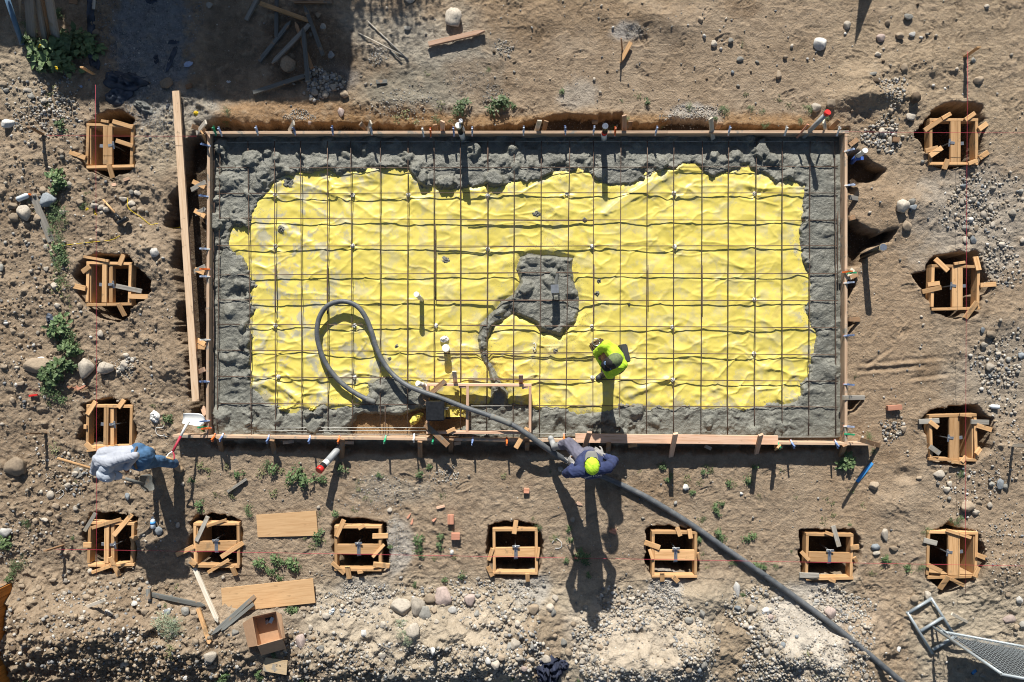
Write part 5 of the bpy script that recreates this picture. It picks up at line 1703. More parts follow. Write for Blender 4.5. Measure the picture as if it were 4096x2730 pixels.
bE = st3(1540, 850, .06)
blade(sv, sB - ax * .01, bE - sB, (0.2, .3, 1), (bE - sB).length + .02, .25, 'coated')
# second shovel, white blade on the form corner
dB, dD = Q((2, 0), 1712, 738, .26), Q((2, 0), 1572, 1015, .45)
sv = empty("shovel", dB, "short white-bladed shovel with red and white handle propped on the corner of the slab form", "shovel", "shovels")
md_ = dB.lerp(dD, .5)
tube("handle", [dB, md_], [.02, .019], M['pvc'], sv, 10)
tube("painted_handle", [md_, dD], [.019, .019], M['string'], sv, 10)
g0, g1 = Q((2, 0), 1512, 1068, .49), Q((2, 0), 1580, 1090, .49)
tube("grip_yoke", catmull([dD, dD.lerp(g0, .5) + (g0 - g1) * .12, g0], 4), .011, M['pvc'], sv, 8)
tube("grip_yoke", catmull([dD, dD.lerp(g1, .5) + (g1 - g0) * .12, g1], 4), .011, M['string'], sv, 8)
tube("grip", [g0, g1], .015, M['fresh'], sv, 10)
ax2 = (dB - dD).normalized()
blade(sv, dB - ax2 * .02 + Vector((-.07, .06, .0)), Q((2, 0), 1850, 690, .225) - Q((2, 0), 1672, 672, .27), (0, .1, 1), .31, .18, 'pvc')

# ------------------------------------------------------------------ spring clamps on the form boards
def clamp_mesh():
    bm = bmesh.new()
    def bx_(c, s, rx=0, mi=0, taper=1.0):
        r = bmesh.ops.create_cube(bm, size=1, matrix=Matrix.Translation(c) @ Matrix.Rotation(rx, 4, 'X') @ Matrix.Diagonal((*s, 1)))
        vv = r['verts']
        for v in vv:
            for f in v.link_faces:
                f.material_index = mi
    bx_((0, .055, .030), (.026, .085, .012), -.28)
    bx_((0, .055, .062), (.026, .085, .012), .28)
    bx_((0, .000, .046), (.030, .036, .030), 0)
    bx_((0, -.045, .040), (.022, .065, .014), .22, 1)
    bx_((0, -.045, .056), (.022, .065, .014), -.22, 1)
    bx_((0, -.078, .048), (.026, .018, .022), 0, 2)
    bmesh.ops.create_cone(bm, cap_ends=True, segments=10, radius1=.012, radius2=.012, depth=.034, matrix=Matrix.Translation((0, 0, .046)) @ Matrix.Rotation(math.pi / 2, 4, 'Y'))
    bmesh.ops.rotate(bm, verts=bm.verts, cent=(0, 0, .046), matrix=Matrix.Rotation(.9, 3, 'X'))
    return bm_mesh("spring_clamp", bm)


cl0 = clamp_mesh()
CLM = {}
for k, (a, b_, c_) in {'blue': ('clampblue', 'paleblue', 'orange'), 'pale': ('paleblue', 'pvc', 'orange'), 'orange': ('orange', 'orange', 'paleblue'), 'green': ('green', 'green', 'orange'), 'white': ('pvc', 'pvc', 'paleblue')}.items():
    mm_ = cl0.copy()
    for x in (a, b_, c_):
        mm_.materials.append(M[x])
    CLM[k] = mm_
cword = {'blue': "blue", 'pale': "pale blue", 'orange': "orange", 'green': "green", 'white': "white"}
CL = [("top", 0.0, [((0, 0), 1965, 1205, 'green'), ((0, 0), 2015, 1212, 'pale'), ((0, 1), 20, 1205, 'pale'), ((0, 1), 358, 1202, 'blue'), ((0, 1), 703, 1202, 'blue'), ((0, 1), 1055, 1200, 'pale'), ((0, 1), 1522, 1215, 'white'), ((0, 1), 1590, 1218, 'orange'), ((0, 1), 1800, 1212, 'blue'), ((0, 1), 1967, 1210, 'pale'), ((0, 2), 105, 1205, 'pale'), ((0, 2), 483, 1200, 'blue'), ((0, 2), 740, 1200, 'pale'), ((0, 2), 934, 1208, 'orange'), ((0, 2), 1305, 1205, 'pale'), ((0, 2), 1965, 1205, 'pale'), ((0, 3), 150, 1205, 'white'), ((0, 3), 625, 1208, 'white')]),
      ("left", math.pi / 2, [((0, 0), 1885, 1328, 'blue'), ((1, 0), 1872, 245, 'blue'), ((1, 0), 1878, 722, 'pale'), ((1, 0), 1880, 972, 'pale'), ((1, 0), 1878, 905, 'orange'), ((1, 0), 1880, 1545, 'white'), ((2, 0), 1875, 378, 'blue'), ((2, 0), 1878, 735, 'blue'), ((2, 0), 1860, 790, 'green'), ((2, 0), 1892, 802, 'orange')]),
      ("right", -math.pi / 2, [((0, 3), 722, 1375, 'pale'), ((1, 3), 725, 145, 'pale'), ((1, 3), 702, 930, 'orange'), ((1, 3), 738, 940, 'green'), ((1, 3), 718, 1028, 'pale'), ((1, 3), 718, 1506, 'blue'), ((2, 3), 718, 405, 'blue'), ((2, 3), 718, 785, 'pale'), ((2, 3), 722, 855, 'green')]),
      ("bottom", math.pi, [((2, 0), 1955, 880, 'orange'), ((2, 0), 2027, 880, 'blue'), ((2, 1), 120, 895, 'blue'), ((2, 1), 495, 898, 'blue'), ((2, 1), 760, 900, 'orange'), ((2, 1), 1180, 898, 'green'), ((2, 1), 1440, 885, 'white'), ((2, 1), 1613, 902, 'green'), ((2, 1), 1970, 912, 'blue'), ((2, 1), 2280, 915, 'orange'), ((2, 2), 470, 885, 'orange'), ((2, 3), 85, 950, 'green'), ((2, 3), 210, 940, 'blue'), ((2, 3), 610, 940, 'blue')])]
for sd_, rz_, lst in CL:
    lst = sorted(lst, key=lambda c: q(c[0], c[1], c[2])[0 if sd_ in ("top", "bottom") else 1])
    for i, (t, x, y, k) in enumerate(lst):
        o = link("spring_clamp", CLM[k], None, None, Q(t, x, y, FT - .012))
        o.rotation_euler = (0, 0, rz_ + R.uniform(-.12, .12))
        o.scale = (.9, .82, .9)
        tag(o, f"{cword[k]} spring clamp on the {sd_} form board, {ordn[i]} along it from " + ("left" if sd_ in ("top", "bottom") else "top"), "clamp", "spring clamps on the form boards")

# ------------------------------------------------------------------ mason lines and their stakes
def line(a, b_, lab, sag=.01):
    pts = [a.lerp(b_, i / 12) - Vector((0, 0, sag * 4 * (i / 12) * (1 - i / 12))) for i in range(13)]
    tag(tube("mason_line", pts, .0027, M['string'], None, 5), lab, "string")


line(P(382, 340, .30), P(386, 2310, .25), "pink string stretched down over the left column of pier forms")
line(Q((0, 0), 425, 1235, .22), Q((0, 0), 1790, 1240, .22), "pink string running from a low stake to the slab's top left corner")
line(Q((0, 3), 700, 1200, .23), Q((0, 3), 2600, 1212, .28), "pink string running off from the slab's top right corner")
line(Q((0, 3), 1815, 470, .36), Q((3, 3), 1795, 760, .25), "pink string stretched down over the right column of pier forms")
line(Q((3, 0), 500, 358, .25), Q((3, 3), 2500, 515, .28), "pink string stretched across the bottom row of pier forms")


def stake(t, x0, y0, x1, y1, z1, w, mm, lab, th=.022):
    """A stake in the ground: base pixel, then top pixel at height z1."""
    b_ = G(*q(t, x0, y0), -.06)
    a = Q(t, x1, y1, z1 + gz(b_.x, b_.y))
    tag(lumber("wooden_stake", b_, a, w, th, M[mm]), lab, "stake")


stake((0, 3), 1772, 532, 1918, 430, .38, .055, 'fresh', "leaning wooden stake with pink string above the far right pier column")
stake((0, 0), 872, 690, 742, 612, .36, .05, 'fresh', "short split-topped wooden stake beside the leafy plant and torn black fabric")
stake((0, 0), 418, 1238, 262, 1156, .36, .05, 'brown', "low brown stake holding string left of the uppermost left pier form")
stake((2, 0), 440, 852, 250, 853, .40, .05, 'brown', "brown and grey stake in dirt left of the pier form above the stooping man")
stake((3, 0), 590, 318, 408, 375, .36, .05, 'brown', "brown string stake left of the bottom left corner pier form")
stake((2, 3), 2210, 960, 2345, 965, .38, .055, 'grey', "grey stake with pink mark at the far right edge")
stake((3, 3), 1835, 1030, 1670, 945, .30, .045, 'white', "pale stake with faint pink paint beside the fence panel", .018)
stake((0, 2), 1004, 472, 992, 352, .30, .022, 'brown', "thin brown stick standing behind the yellow pointed stake")
stake((3, 0), 770, 888, 955, 818, .26, .05, 'white', "short pale-ended stake among stones below the bottom left pier form")


def flat(nm, t, x0, y0, x1, y1, w, th, mm, lab, cat, tip=0.0, dz=0.0, dz1=None, t1=None):
    """A piece lying on the ground from one tile pixel to another."""
    a, b_ = G(*q(t, x0, y0), th / 2 + .012 + dz), G(*q(t1 or t, x1, y1), th / 2 + .012 + (dz if dz1 is None else dz1))
    return tag(lumber(nm, a, b_, w, th, M[mm], None, tip), lab, cat)


# heap of pulled form stakes in the house shadow
T = (0, 1)
SK = [(188, -40, 186, 345, .055, 'coated', 0, .00, "upright dark stake at the left of the shaded stake heap"),
      (40, 32, 482, 192, .06, 'fresh', 0, .03, "long stake with pale end crossing the top of the shaded heap"),
      (610, 505, 442, 55, .06, 'coated', .09, .06, "dark pointed stake with bare orange end at the right of the shaded heap"),
      (30, 560, 318, 195, .06, 'coated', .08, .00, "dark pointed stake slanting to the lower left in the shaded heap"),
      (485, 225, 145, 580, .06, 'grey', .08, .05, "pale bluish pointed stake lying on top of the shaded heap"),
      (508, 622, 358, 205, .055, 'brown', .06, .015, "stake half hidden under two others in the shaded heap"),
      (474, 748, 428, 255, .062, 'coated', .08, .085, "dark stake with tan end topmost in the middle of the heap"),
      (440, 692, -25, 845, .062, 'coated', 0, .01, "dark stake lying apart below the shaded heap"),
      (345, 26, 690, 26, .032, 'brown', 0, .0, "narrow brown strip along the top of the shaded heap"),
      (-90, 185, 20, -25, .06, 'grey', 0, .0, "grey board end slanting in from the frame top left of the heap")]
for x0, y0, x1, y1, w, mm, tp, dz, lab in SK:
    flat("wooden_stake", T, x0, y0, x1, y1, w, .035, mm, lab, "stake", tp, dz, dz + .01)
flat("wooden_stake", T, 1568, 405, 2080, 285, .07, .05, 'fir', "cement-splashed pointed stake lying below the boulder above the slab", "stake", .14, .02)
flat("wooden_stake", (0, 2), 1080, 388, 982, 572, .062, .03, 'fresh', "bright yellow pointed stake lying alone in the upper dirt", "stake", .07, .02)
for p0_, p1_, r_, mm, lab in [((1020, 200), (1382, 545), .013, 'grey', "longer grey rod lying above the slab"), ((930, 300), (1332, 505), .008, 'white', "thin pale rod lying beside the longer grey rod"), ((1210, 450), (1322, 555), .010, 'coated', "short dark rod below the two long rods")]:
    tag(tube("metal_rod", [G(*q(T, *p0_), .02), G(*q(T, (p0_[0] + p1_[0]) / 2, (p0_[1] + p1_[1]) / 2), .025), G(*q(T, *p1_), .02)], r_, M[mm], None, 8), lab, "rod")
flat("scrap_board", T, 1092, 748, 1192, 742, .06, .02, 'coated', "small cement-grey board scrap with holes above the slab", "board")
flat("scrap_board", (0, 0), 1690, 795, 1742, 775, .07, .02, 'brown', "small brown wood scrap on grey gravel beside the long plank's end", "board")
flat("scrap_board", (0, 0), 860, -30, 852, 85, .04, .02, 'white', "pale strip poking in at the top edge over black fabric", "board")
flat("scrap_board", (0, 0), 635, 0, 705, 12, .11, .02, 'brown', "pinkish board corner at the very top left of the picture", "board")
flat("scrap_board", (0, 3), 1130, 1272, 1190, 1275, .07, .05, 'brown', "small dark grooved block among stones near the top right form corner", "board")
flat("old_board", (1, 0), 300, 225, 470, 655, .11, .02, 'grey', "half-buried weathered board along the left weeds", "board", 0, -.012)
flat("wood_block", (2, 3), 1083, 622, 1211, 612, .075, .06, 'block', "pinkish wood block lying on dirt east of the slab", "wood block", 0, .01)
flat("wood_block", (3, 1), 1770, 45, 1770, 130, .095, .06, 'block', "upright pinkish wood block, upper of two below the slab", "wood block")
flat("wood_block", (3, 1), 1775, 240, 1853, 240, .10, .06, 'block', "pinkish wood block lying crosswise, lower of two below the slab", "wood block")
flat("wood_block", (2, 2), 107, 1370, 156, 1372, .075, .04, 'block', "small pinkish block in dirt left of the blue-shirted worker's shadow", "wood block")
flat("wood_stick", (3, 0), 1800, 895, 1908, 1218, .06, .03, 'fresh', "short orange wood stick left of the cardboard box", "stick", .02)
flat("wooden_stake", (3, 0), 1770, 530, 1985, 1025, .062, .035, 'white', "half yellow half grey stake running down from a pier form", "stake", .06, .01)
flat("wooden_stake", (3, 0), 1370, 768, 1865, 872, .065, .03, 'coated', "grey stake in the stooping man's head shadow", "stake", .08, .012)
flat("wood_block", (3, 0), 1350, 720, 1350, 815, .06, .05, 'coated', "grey block at the end of the stake in the stooping man's shadow", "wood block", 0, .03)
flat("wooden_stake", (3, 0), 2320, 782, 1920, 1138, .065, .04, 'coated', "cement-grey stake resting across the lower plywood sheet's corner", "stake", .1, .05, .0)
flat("wooden_stake", (3, 0), 2305, 855, 2010, 1098, .05, .03, 'coated', "thinner grey stake beside the one across the lower plywood sheet", "stake", .05, .035, .0)
flat("wood_chip", (3, 1), 1375, 80, 1408, 30, .03, .01, 'block', "left splinter of three below the slab", "wood chip", .05)
flat("wood_chip", (3, 1), 1410, 135, 1428, 75, .03, .01, 'block', "middle splinter of three below the slab", "wood chip", .05)
flat("wood_chip", (3, 1), 1605, 105, 1640, 75, .035, .01, 'block', "right splinter of three below the slab", "wood chip", .05)
flat("wood_chip", (1, 0), 1125, 95, 1178, 76, .045, .015, 'fir', "upper wood chip below the uppermost left pier form", "wood chip")
flat("wood_chip", (1, 0), 1015, 140, 1055, 132, .045, .015, 'fir', "lower wood chip below the uppermost left pier form", "wood chip")
flat("wood_chip", (2, 2), 585, 1480, 642, 1505, .05, .012, 'fir', "triangular chip in the navy-shirted worker's shadow", "wood chip", .06)
flat("wood_chip", (3, 2), 885, 190, 945, 215, .04, .012, 'block', "lower splinter between the two workers' long shadows", "wood chip")
flat("wood_chip", (3, 2), 905, 182, 950, 186, .04, .012, 'block', "upper splinter between the two workers' long shadows", "wood chip")
flat("wood_chip", (2, 1), 1640, 1530, 1715, 1510, .04, .012, 'fir', "splinter in the dirt below the middle of the form", "wood chip")
flat("wood_chip", (2, 0), 690, 1165, 725, 1250, .09, .015, 'grey', "grey board scrap under the stooping man's shovel handle", "wood chip")
flat("wood_stick", (2, 0), 2070, 1382, 2240, 1265, .04, .03, 'grey', "short pale stick with grey end below the form's left end", "stick")
flat("marker_pen", (2, 0), 266, 510, 342, 500, .03, .03, 'redcap', "bright red stick lying left of the weeds", "marker")
for i, (x0, y0, x1, y1) in enumerate([(612, 425, 700, 450), (640, 460, 800, 440), (690, 420, 735, 460), (620, 440, 660, 415), (700, 455, 780, 415), (730, 470, 800, 430)]):
    flat("bark_strip", (2, 0), x0, y0, x1, y1, .03, .012, 'brown' if i % 2 else 'block', f"{ordn[i]} rusty bark strip from left in the pile above a pier form", "bark strip", .03, .01 + .008 * i)


def sheetply(t, pts, th, mm, lab, dz=.03, nm="plywood_sheet"):
    zs__ = [G(*q(tt, x, y), dz) for tt, x, y in pts]
    zm_ = max(p.z for p in zs__) - .012
    w = [P(*q(tt, x, y), zm_) for tt, x, y in pts]
    return tag(polyslab(nm, [w[0], w[1], w[2], w[3]], th, M[mm]), lab, "plywood")


def plysheet(corners, th, mm, lab, dz=.03):
    ps = [G(*q(*c), dz) for c in corners]
    zm_ = sum(p.z for p in ps) / 4
    ps = [P(*q(*c), zm_) for c in corners]
    c = sum(ps, Vector()) / 4
    x = (ps[1] - ps[0]).normalized()
    ang = math.atan2(x.y, x.x)
    Ri = Matrix.Rotation(-ang, 4, 'Z')
    bm = bmesh.new()
    tp_ = [bm.verts.new(Ri @ (p - c)) for p in ps]
    bt_ = [bm.verts.new(v.co - Vector((0, 0, th))) for v in tp_]
    bm.faces.new(tp_)
    bm.faces.new(bt_[::-1])
    for i in range(4):
        bm.faces.new((tp_[i], bt_[i], bt_[(i + 1) % 4], tp_[(i + 1) % 4]))
    bmesh.ops.recalc_face_normals(bm, faces=bm.faces)
    o = link("plywood_sheet", bm_mesh("plywood_sheet", bm), M[mm], None, c)
    o.rotation_euler = (0, 0, ang)
    return tag(o, lab, "plywood")


plysheet([((3, 1), 2, 48), ((3, 1), 546, 10), ((3, 1), 563, 235), ((3, 1), 15, 250)], .014, 'ply', "upper plywood sheet lying on dirt between two pier forms")
plysheet([((3, 0), 2010, 715), ((3, 1), 516, 626), ((3, 1), 540, 846), ((3, 0), 2026, 936)], .016, 'ply', "lower larger plywood sheet above the cardboard box", .05)
plysheet([((3, 1), 72, 1340), ((3, 1), 287, 1374), ((3, 1), 276, 1502), ((3, 1), 62, 1466)], .014, 'plypale', "small pale plywood piece below the cardboard box", .05)
# cardboard box with open flaps and a dark metal bracket in it
cbx = empty("cardboard_box", G(*q((3, 1), 60, 1080)), "open brown cardboard box lying beside the plywood sheets", "cardboard box")
gz0 = G(*q((3, 1), 60, 1080)).z + .05
bt0 = [Q((3, 1), x, y, gz0 + .02) for x, y in [(-2, 985), (165, 945), (215, 1170), (50, 1225)]]
tpz = gz0 + .22
tp0 = [Q((3, 1), x, y, tpz) for x, y in [(-35, 975), (182, 925), (240, 1172), (12, 1236)]]
cc_ = (sum(bt0, Vector()) / 4)
for i in range(4):
    polyq = [bt0[i], bt0[(i + 1) % 4], tp0[(i + 1) % 4], tp0[i]]
    nrm = ((bt0[i] + bt0[(i + 1) % 4]) / 2 - cc_)
    nrm = Vector((nrm.x, nrm.y, 0)).normalized() * .005
    bm = bmesh.new()
    a_ = [bm.verts.new(p - polyq[0]) for p in polyq]
    b_ = [bm.verts.new(p + nrm - polyq[0]) for p in polyq]
    bm.faces.new(a_)
    bm.faces.new(b_[::-1])
    for k in range(4):
        bm.faces.new((a_[k], b_[k], b_[(k + 1) % 4], a_[(k + 1) % 4]))
    bmesh.ops.recalc_face_normals(bm, faces=bm.faces)
    link("box_wall", bm_mesh("box_wall", bm), M['card'], cbx, polyq[0])
polyslab("box_bottom", bt0, .005, M['card'], cbx)
Qz = lambda x, y, z: Q((3, 1), x, y, gz0 + z)
for fl in ([tp0[3], tp0[2], Qz(274, 1262, .05), Qz(48, 1326, .05)], [tp0[0], tp0[3], Qz(-72, 1252, .08), Qz(-122, 1030, .08)], [tp0[2], tp0[1], Qz(232, 950, .17), Qz(268, 1165, .17)]):
    polyslab("flap", fl, .005, M['card'], cbx)
br_ = empty("metal_bracket", Qz(120, 1010, .04), "dark metal post bracket lying in the cardboard box", "bracket")
lumber("bracket_plate", Qz(85, 1000, .06), Qz(155, 985, .06), .05, .008, M['blackpl'], br_)
lumber("bracket_plate", Qz(95, 1005, .07), Qz(105, 1035, .10), .05, .008, M['steel'], br_)
lumber("bracket_plate", Qz(152, 978, .07), Qz(128, 1030, .10), .05, .008, M['steel'], br_)

# tools and litter
hm = empty("sledgehammer", G(*q((1, 0), 1000, 350)), "sledgehammer with wooden handle and dark head lying among stones", "hammer")
a, b_ = G(*q((1, 0), 938, 272), .05), G(*q((1, 0), 1095, 450), .10)
tube("handle", [a, a.lerp(b_, .75)], [.014, .016], M['fresh'], hm, 10)
tube("grip_sleeve", [a.lerp(b_, .7), b_], .021, M['blackpl'], hm, 10)
c0, c1 = G(*q((1, 0), 1072, 490), .08), G(*q((1, 0), 1158, 442), .12)
tube("hammer_head", [c0, c0.lerp(c1, .06), c0.lerp(c1, .94), c1], [.034, .040, .040, .034], M['blackpl'], hm, 8, False)


def bottle(t, x0, y0, x1, y1, r, cap, lab, band=None):
    a, b_ = G(*q(t, x0, y0), r + .005), G(*q(t, x1, y1), r + .012)
    e = empty("plastic_bottle", a, lab, "bottle")
    L = (b_ - a).length
    pts = [a.lerp(b_, f) for f in (0, .03, .3, .6, .75, .88, .9)]
    tube("bottle_body", pts, [r * .8, r, r * .96, r, r * .95, r * .42, r * .4], M['bottle'], e, 14)
    tube("bottle_cap", [a.lerp(b_, .9), b_], r * .45, M[cap], e, 12)
    if band:
        tube("bottle_label", [a.lerp(b_, .35), a.lerp(b_, .58)], r * 1.03, M[band], e, 14)


bottle((1, 0), 160, 270, 275, 222, .042, 'orange', "clear plastic bottle with orange cap lying left of the round boulder")
bottle((3, 0), 1392, 168, 1386, 62, .036, 'pvc', "clear water bottle with blue label lying right of a pier form", 'bluetape')
bottle((2, 3), 2100, 612, 2008, 604, .034, 'pvc', "clear crushed bottle lying upper right of a pier form")
for t, x, y, rx, ry, hz_, mm, sd, rz_, lab, cat, nm in [
        ((2, 0), 1410, 700, .09, .11, .07, 'paper', 31, .3, "crumpled white paper beside weeds left of the white shovel", "paper", "crumpled_paper"),
        ((1, 0), 868, 395, .03, .075, .02, 'yellowbit', 32, .4, "yellow plastic strip lying left of the sledgehammer", "plastic scrap", "plastic_scrap"),
        ((1, 0), 795, 362, .03, .05, .02, 'yellowbit', 33, -.5, "smaller yellow strip nearest the weeds left of the sledgehammer", "plastic scrap", "plastic_scrap"),
        ((0, 0), 1785, 1032, .05, .05, .03, 'yellowbit', 34, .2, "yellow plastic scrap between the long plank and the top left corner", "plastic scrap", "plastic_scrap"),
        ((0, 0), 2075, 745, .05, .03, .01, 'paper', 35, .2, "white plastic tag with a hole on shaded dirt", "plastic tag", "plastic_tag"),
        ((0, 0), 1712, 585, .09, .06, .02, 'paleblue', 36, .5, "pale translucent plastic scrap on shaded gravel", "plastic scrap", "plastic_scrap"),
        ((0, 0), 730, 782, .05, .03, .01, 'paleblue', 37, -.5, "small pale blue card on dark soil by the torn fabric", "plastic scrap", "plastic_scrap"),
        ((1, 0), 458, 1370, .07, .14, .05, 'tarp', 38, .1, "black plastic scrap at the edge of the left weeds", "plastic scrap", "plastic_scrap"),
        ((3, 3), 1870, 1472, .055, .06, .01, 'bluetape', 39, .2, "bright blue plastic scrap in the fence panel's shadow", "plastic scrap", "plastic_scrap"),
        ((3, 3), 1182, 1262, .06, .06, .008, 'paper', 40, .0, "white spray mark lump on dirt left of the fence stand", "paper", "paper_scrap"),
        ((3, 1), 690, 925, .04, .09, .03, 'bottle', 41, -.6, "clear plastic wrap right of the lower plywood sheet", "plastic scrap", "plastic_scrap")]:
    o = crumple(nm, G(*q(t, x, y), -.004), rx, ry, hz_, M[mm], sd, 22, .5, None, rz_)
    tag(o, lab, cat)
o = flat("tape_strip", (2, 3), 948, 1118, 808, 1292, .052, .008, 'bluetape', "strip of blue tape lying beside a stake shadow below the slab's corner", "tape")
jk = empty("jacket", G(*q((3, 2), 350, 1440)), "dark navy jacket thrown over a pale stone at the bottom edge", "jacket")
jp = G(*q((3, 2), 330, 1445), -.01)
crumple("jacket_body", jp, .26, .30, .16, M['jacket'], 51, 30, .35, jk, .3, 5)
crumple("sleeve", G(*q((3, 2), 462, 1405), -.01), .13, .10, .08, M['jacket'], 52, 22, .3, jk, .1, 5)
crumple("sleeve", G(*q((3, 2), 290, 1515), -.01), .15, .12, .10, M['jacket'], 53, 22, .3, jk, -.4, 5)
# torn black ground fabric in the upper left
for t, x, y, rx, ry, hz_, sd, rz_, lab in [
        ((0, 0), 1150, 745, .50, .19, .13, 61, -.10, "largest torn sheet of black ground fabric above the left pier column"),
        ((0, 0), 1080, 870, .30, .18, .06, 62, .2, "dark fabric flap hanging over a pit edge"),
        ((0, 0), 1310, 985, .26, .12, .09, 63, -.62, "pale grey torn fabric strip right of the uppermost left pit"),
        ((0, 0), 830, 170, .09, .60, .05, 64, .05, "long strip of black fabric edging the shaded gravel"),
        ((0, 0), 860, 540, .11, .22, .06, 65, .25, "black fabric strip beside the leafy plant"),
        ((0, 0), 1560, 540, .05, .32, .03, 66, -.35, "narrow black fabric shred on shaded gravel"),
        ((0, 0), 1590, 385, .13, .05, .03, 67, .1, "small black fabric shred at the gravel's right edge"),
        ((0, 0), 1420, 540, .06, .10, .03, 68, .0, "frayed black fabric scrap on the gravel"),
        ((0, 0), 1395, 5, .18, .07, .05, 69, .1, "black fabric piece on gravel at the top edge"),
        ((0, 0), 1530, 975, .04, .11, .03, 70, -.3, "curled black shred beside the long plank"),
        ((0, 0), 1545, 1125, .10, .04, .03, 71, .2, "small black shred beside the long plank, lower one")]:
    o = crumple("ground_fabric", G(*q(t, x, y), -.01), rx, ry, hz_, M['tarp' if sd != 63 else 'coated'], sd, 26, .6, None, rz_, 5)
    tag(o, lab, "fabric", "torn black ground fabric")
# thin yellow twine and white wires
for t, pts, mm, lab in [((1, 0), [(560, 690), (760, 665), (1000, 640), (1090, 600)], 'yellowbit', "thin yellow twine left of the round pit"),
                        ((1, 0), [(1160, 255), (1170, 350), (1280, 430), (1370, 500), (1430, 490), (1560, 530), (1645, 520)], 'yellowbit', "thin yellow twine winding past the sledgehammer"),
                        ((2, 0), [(1495, 775), (1470, 800), (1420, 800), (1430, 860), (1520, 880)], 'pvc', "loop of white wire below the crumpled paper"),
                        ((2, 0), [(505, 1395), (560, 1365), (580, 1400), (530, 1450)], 'pvc', "loop of white wire below the shovel handle"),
                        ((3, 2), [(365, 300), (400, 260), (450, 300), (440, 345), (390, 350)], 'pvc', "loop of white wire left of the worker's long shadow")]:
    tag(tube("wire", catmull([G(*q(t, x, y), .012) for x, y in pts], 6), .0045, M[mm], None, 5), lab, "wire")

# ------------------------------------------------------------------ weathered planks leaning in at the upper left, blue pole
p5 = lambda x, y, z: P(x / 5.3477, y / 5.3477, z)
for i, (x0, y0, x1, y1, w, mm, lab) in enumerate([(470, 340, 420, -120, .10, 'grey', "narrow leftmost weathered plank of the leaning bundle"), (710, 840, 625, -150, .19, 'grey', "widest weathered plank of the leaning bundle"),
                                                  (1000, 930, 780, -150, .09, 'grey', "weathered plank with a brown edge in the leaning bundle"), (1085, 900, 880, -150, .05, 'brown', "dark brown strip in the leaning bundle"), (1210, 900, 1010, -150, .20, 'grey', "rightmost weathered plank of the leaning bundle, in shade")]):
    a = p5(x0, y0, .02)
    tag(lumber("weathered_plank", (a.x, a.y, .05), p5(x1, y1, .62 + .02 * i), w, .03, M[mm]), lab, "plank", "weathered planks leaning in a bundle")
tag(tube("blue_pole", [p5(480, 960, .04), p5(320, 480, .25), p5(140, -60, .48)], .036, simple("faded_blue_paint", (.10, .19, .30), .6, 0, .25), None, 12), "blue painted pole slanting beside the weathered planks", "pole")

# ------------------------------------------------------------------ cedar fence at the lower left edge
fe = empty("cedar_fence", P(40, 2500, 0), "orange stained board fence rising at the lower left edge", "fence")
xf = P(45, 0)[0]
yf = P(0, 2335)[1]
for i in range(26):
    y0 = yf - i * .145
    lumber("fence_board", (xf - .012 - .003 * (i % 2), y0 - .07, -.2), (xf - .012 - .003 * (i % 2), y0 - .07, 1.75 + R.uniform(-.01, .01)), .14, .018, M['cedar'], fe, 0, (1, 0, 0))
for z in (.35, 1.45):
    lumber("fence_rail", (xf - .05, yf - .02, z), (xf - .05, yf - 3.7, z), .04, .09, M['cedar'], fe)
for y in (yf - .05, yf - 1.9):
    lumber("fence_post", (xf - .11, y, -.3), (xf - .11, y, 1.8), .09, .09, M['brown'], fe)

# ------------------------------------------------------------------ chain-link panel on its stand
p6 = lambda x, y, z: P(3600 + x / 4.127, 2350 + y / 4.127, z)
cf = empty("chain_link_panel", p6(500, 620, 0), "galvanized chain-link fence panel standing in a flat tubular foot", "fence")
zt = G(3720, 2500).z + .03
for a, b_ in [((118, 408), (535, 1090)), ((505, 168), (935, 850))]:
    tube("foot_tube", [p6(*a, zt), p6(*b_, zt)], .021, M['tube'], cf, 12)
for a, b_ in [((135, 422), (508, 195)), ((340, 722), (712, 492)), ((540, 1030), (920, 800))]:
    tube("foot_tube", [p6(*a, zt), p6(*b_, zt)], .023, M['tube'], cf, 12)
fp = p6(495, 625, 0)
HT = 1.47
fdv = Vector((1, -.185, 0)).normalized()
tube("panel_post", [zs_(fp, zt), zs_(fp, zt + HT)], .021, M['tube'], cf, 12)
tube("panel_post", [zs_(fp, zt) + fdv * .05 + Vector((.02, .02, 0)), zs_(fp, zt + .25) + fdv * .05 + Vector((.02, .02, 0))], .014, M['tube'], cf, 10)
LW = 3.4
tube("panel_rail", [zs_(fp, zt + .13) + fdv * .02, zs_(fp, zt + .13) + fdv * LW], .019, M['tube'], cf, 12)
tube("panel_rail", [zs_(fp, zt + HT) - fdv * .02, zs_(fp, zt + HT) + fdv * LW], .019, M['tube'], cf, 12)
tube("panel_post", [zs_(fp, zt) + fdv * LW, zs_(fp, zt + HT) + fdv * LW], .021, M['tube'], cf, 12)
vs, fs = [], []
z0_, z1_ = .14, HT - .01
wgap = .058
nn = int((LW) / wgap)
side_v = Vector((-fdv.y, fdv.x, 0))
for i in range(nn + 1):
    # each wire zigzags from bottom to top, hooking its neighbours
    pts = []
    k = int((z1_ - z0_) / (wgap * .5))
    for j in range(k + 1):
        z = z0_ + j * (z1_ - z0_) / k
        s_ = (i + (.52 if j % 2 else -.02)) * wgap + .02
        bow = .035 * math.sin(s_ * 2.1) * math.sin((z - z0_) / (z1_ - z0_) * math.pi)
        pts.append(fdv * s_ + side_v * (bow + (.003 if (i + j) % 2 else -.003)) + Vector((0, 0, z)))
    v_, f_ = sweep(pts, .0036, 4)
    o_ = len(vs)
    vs += v_
    fs += [tuple(q_ + o_ for q_ in f__) for f__ in f_]
me = bpy.data.meshes.new("chain_link_mesh")
me.from_pydata(vs, [], fs)
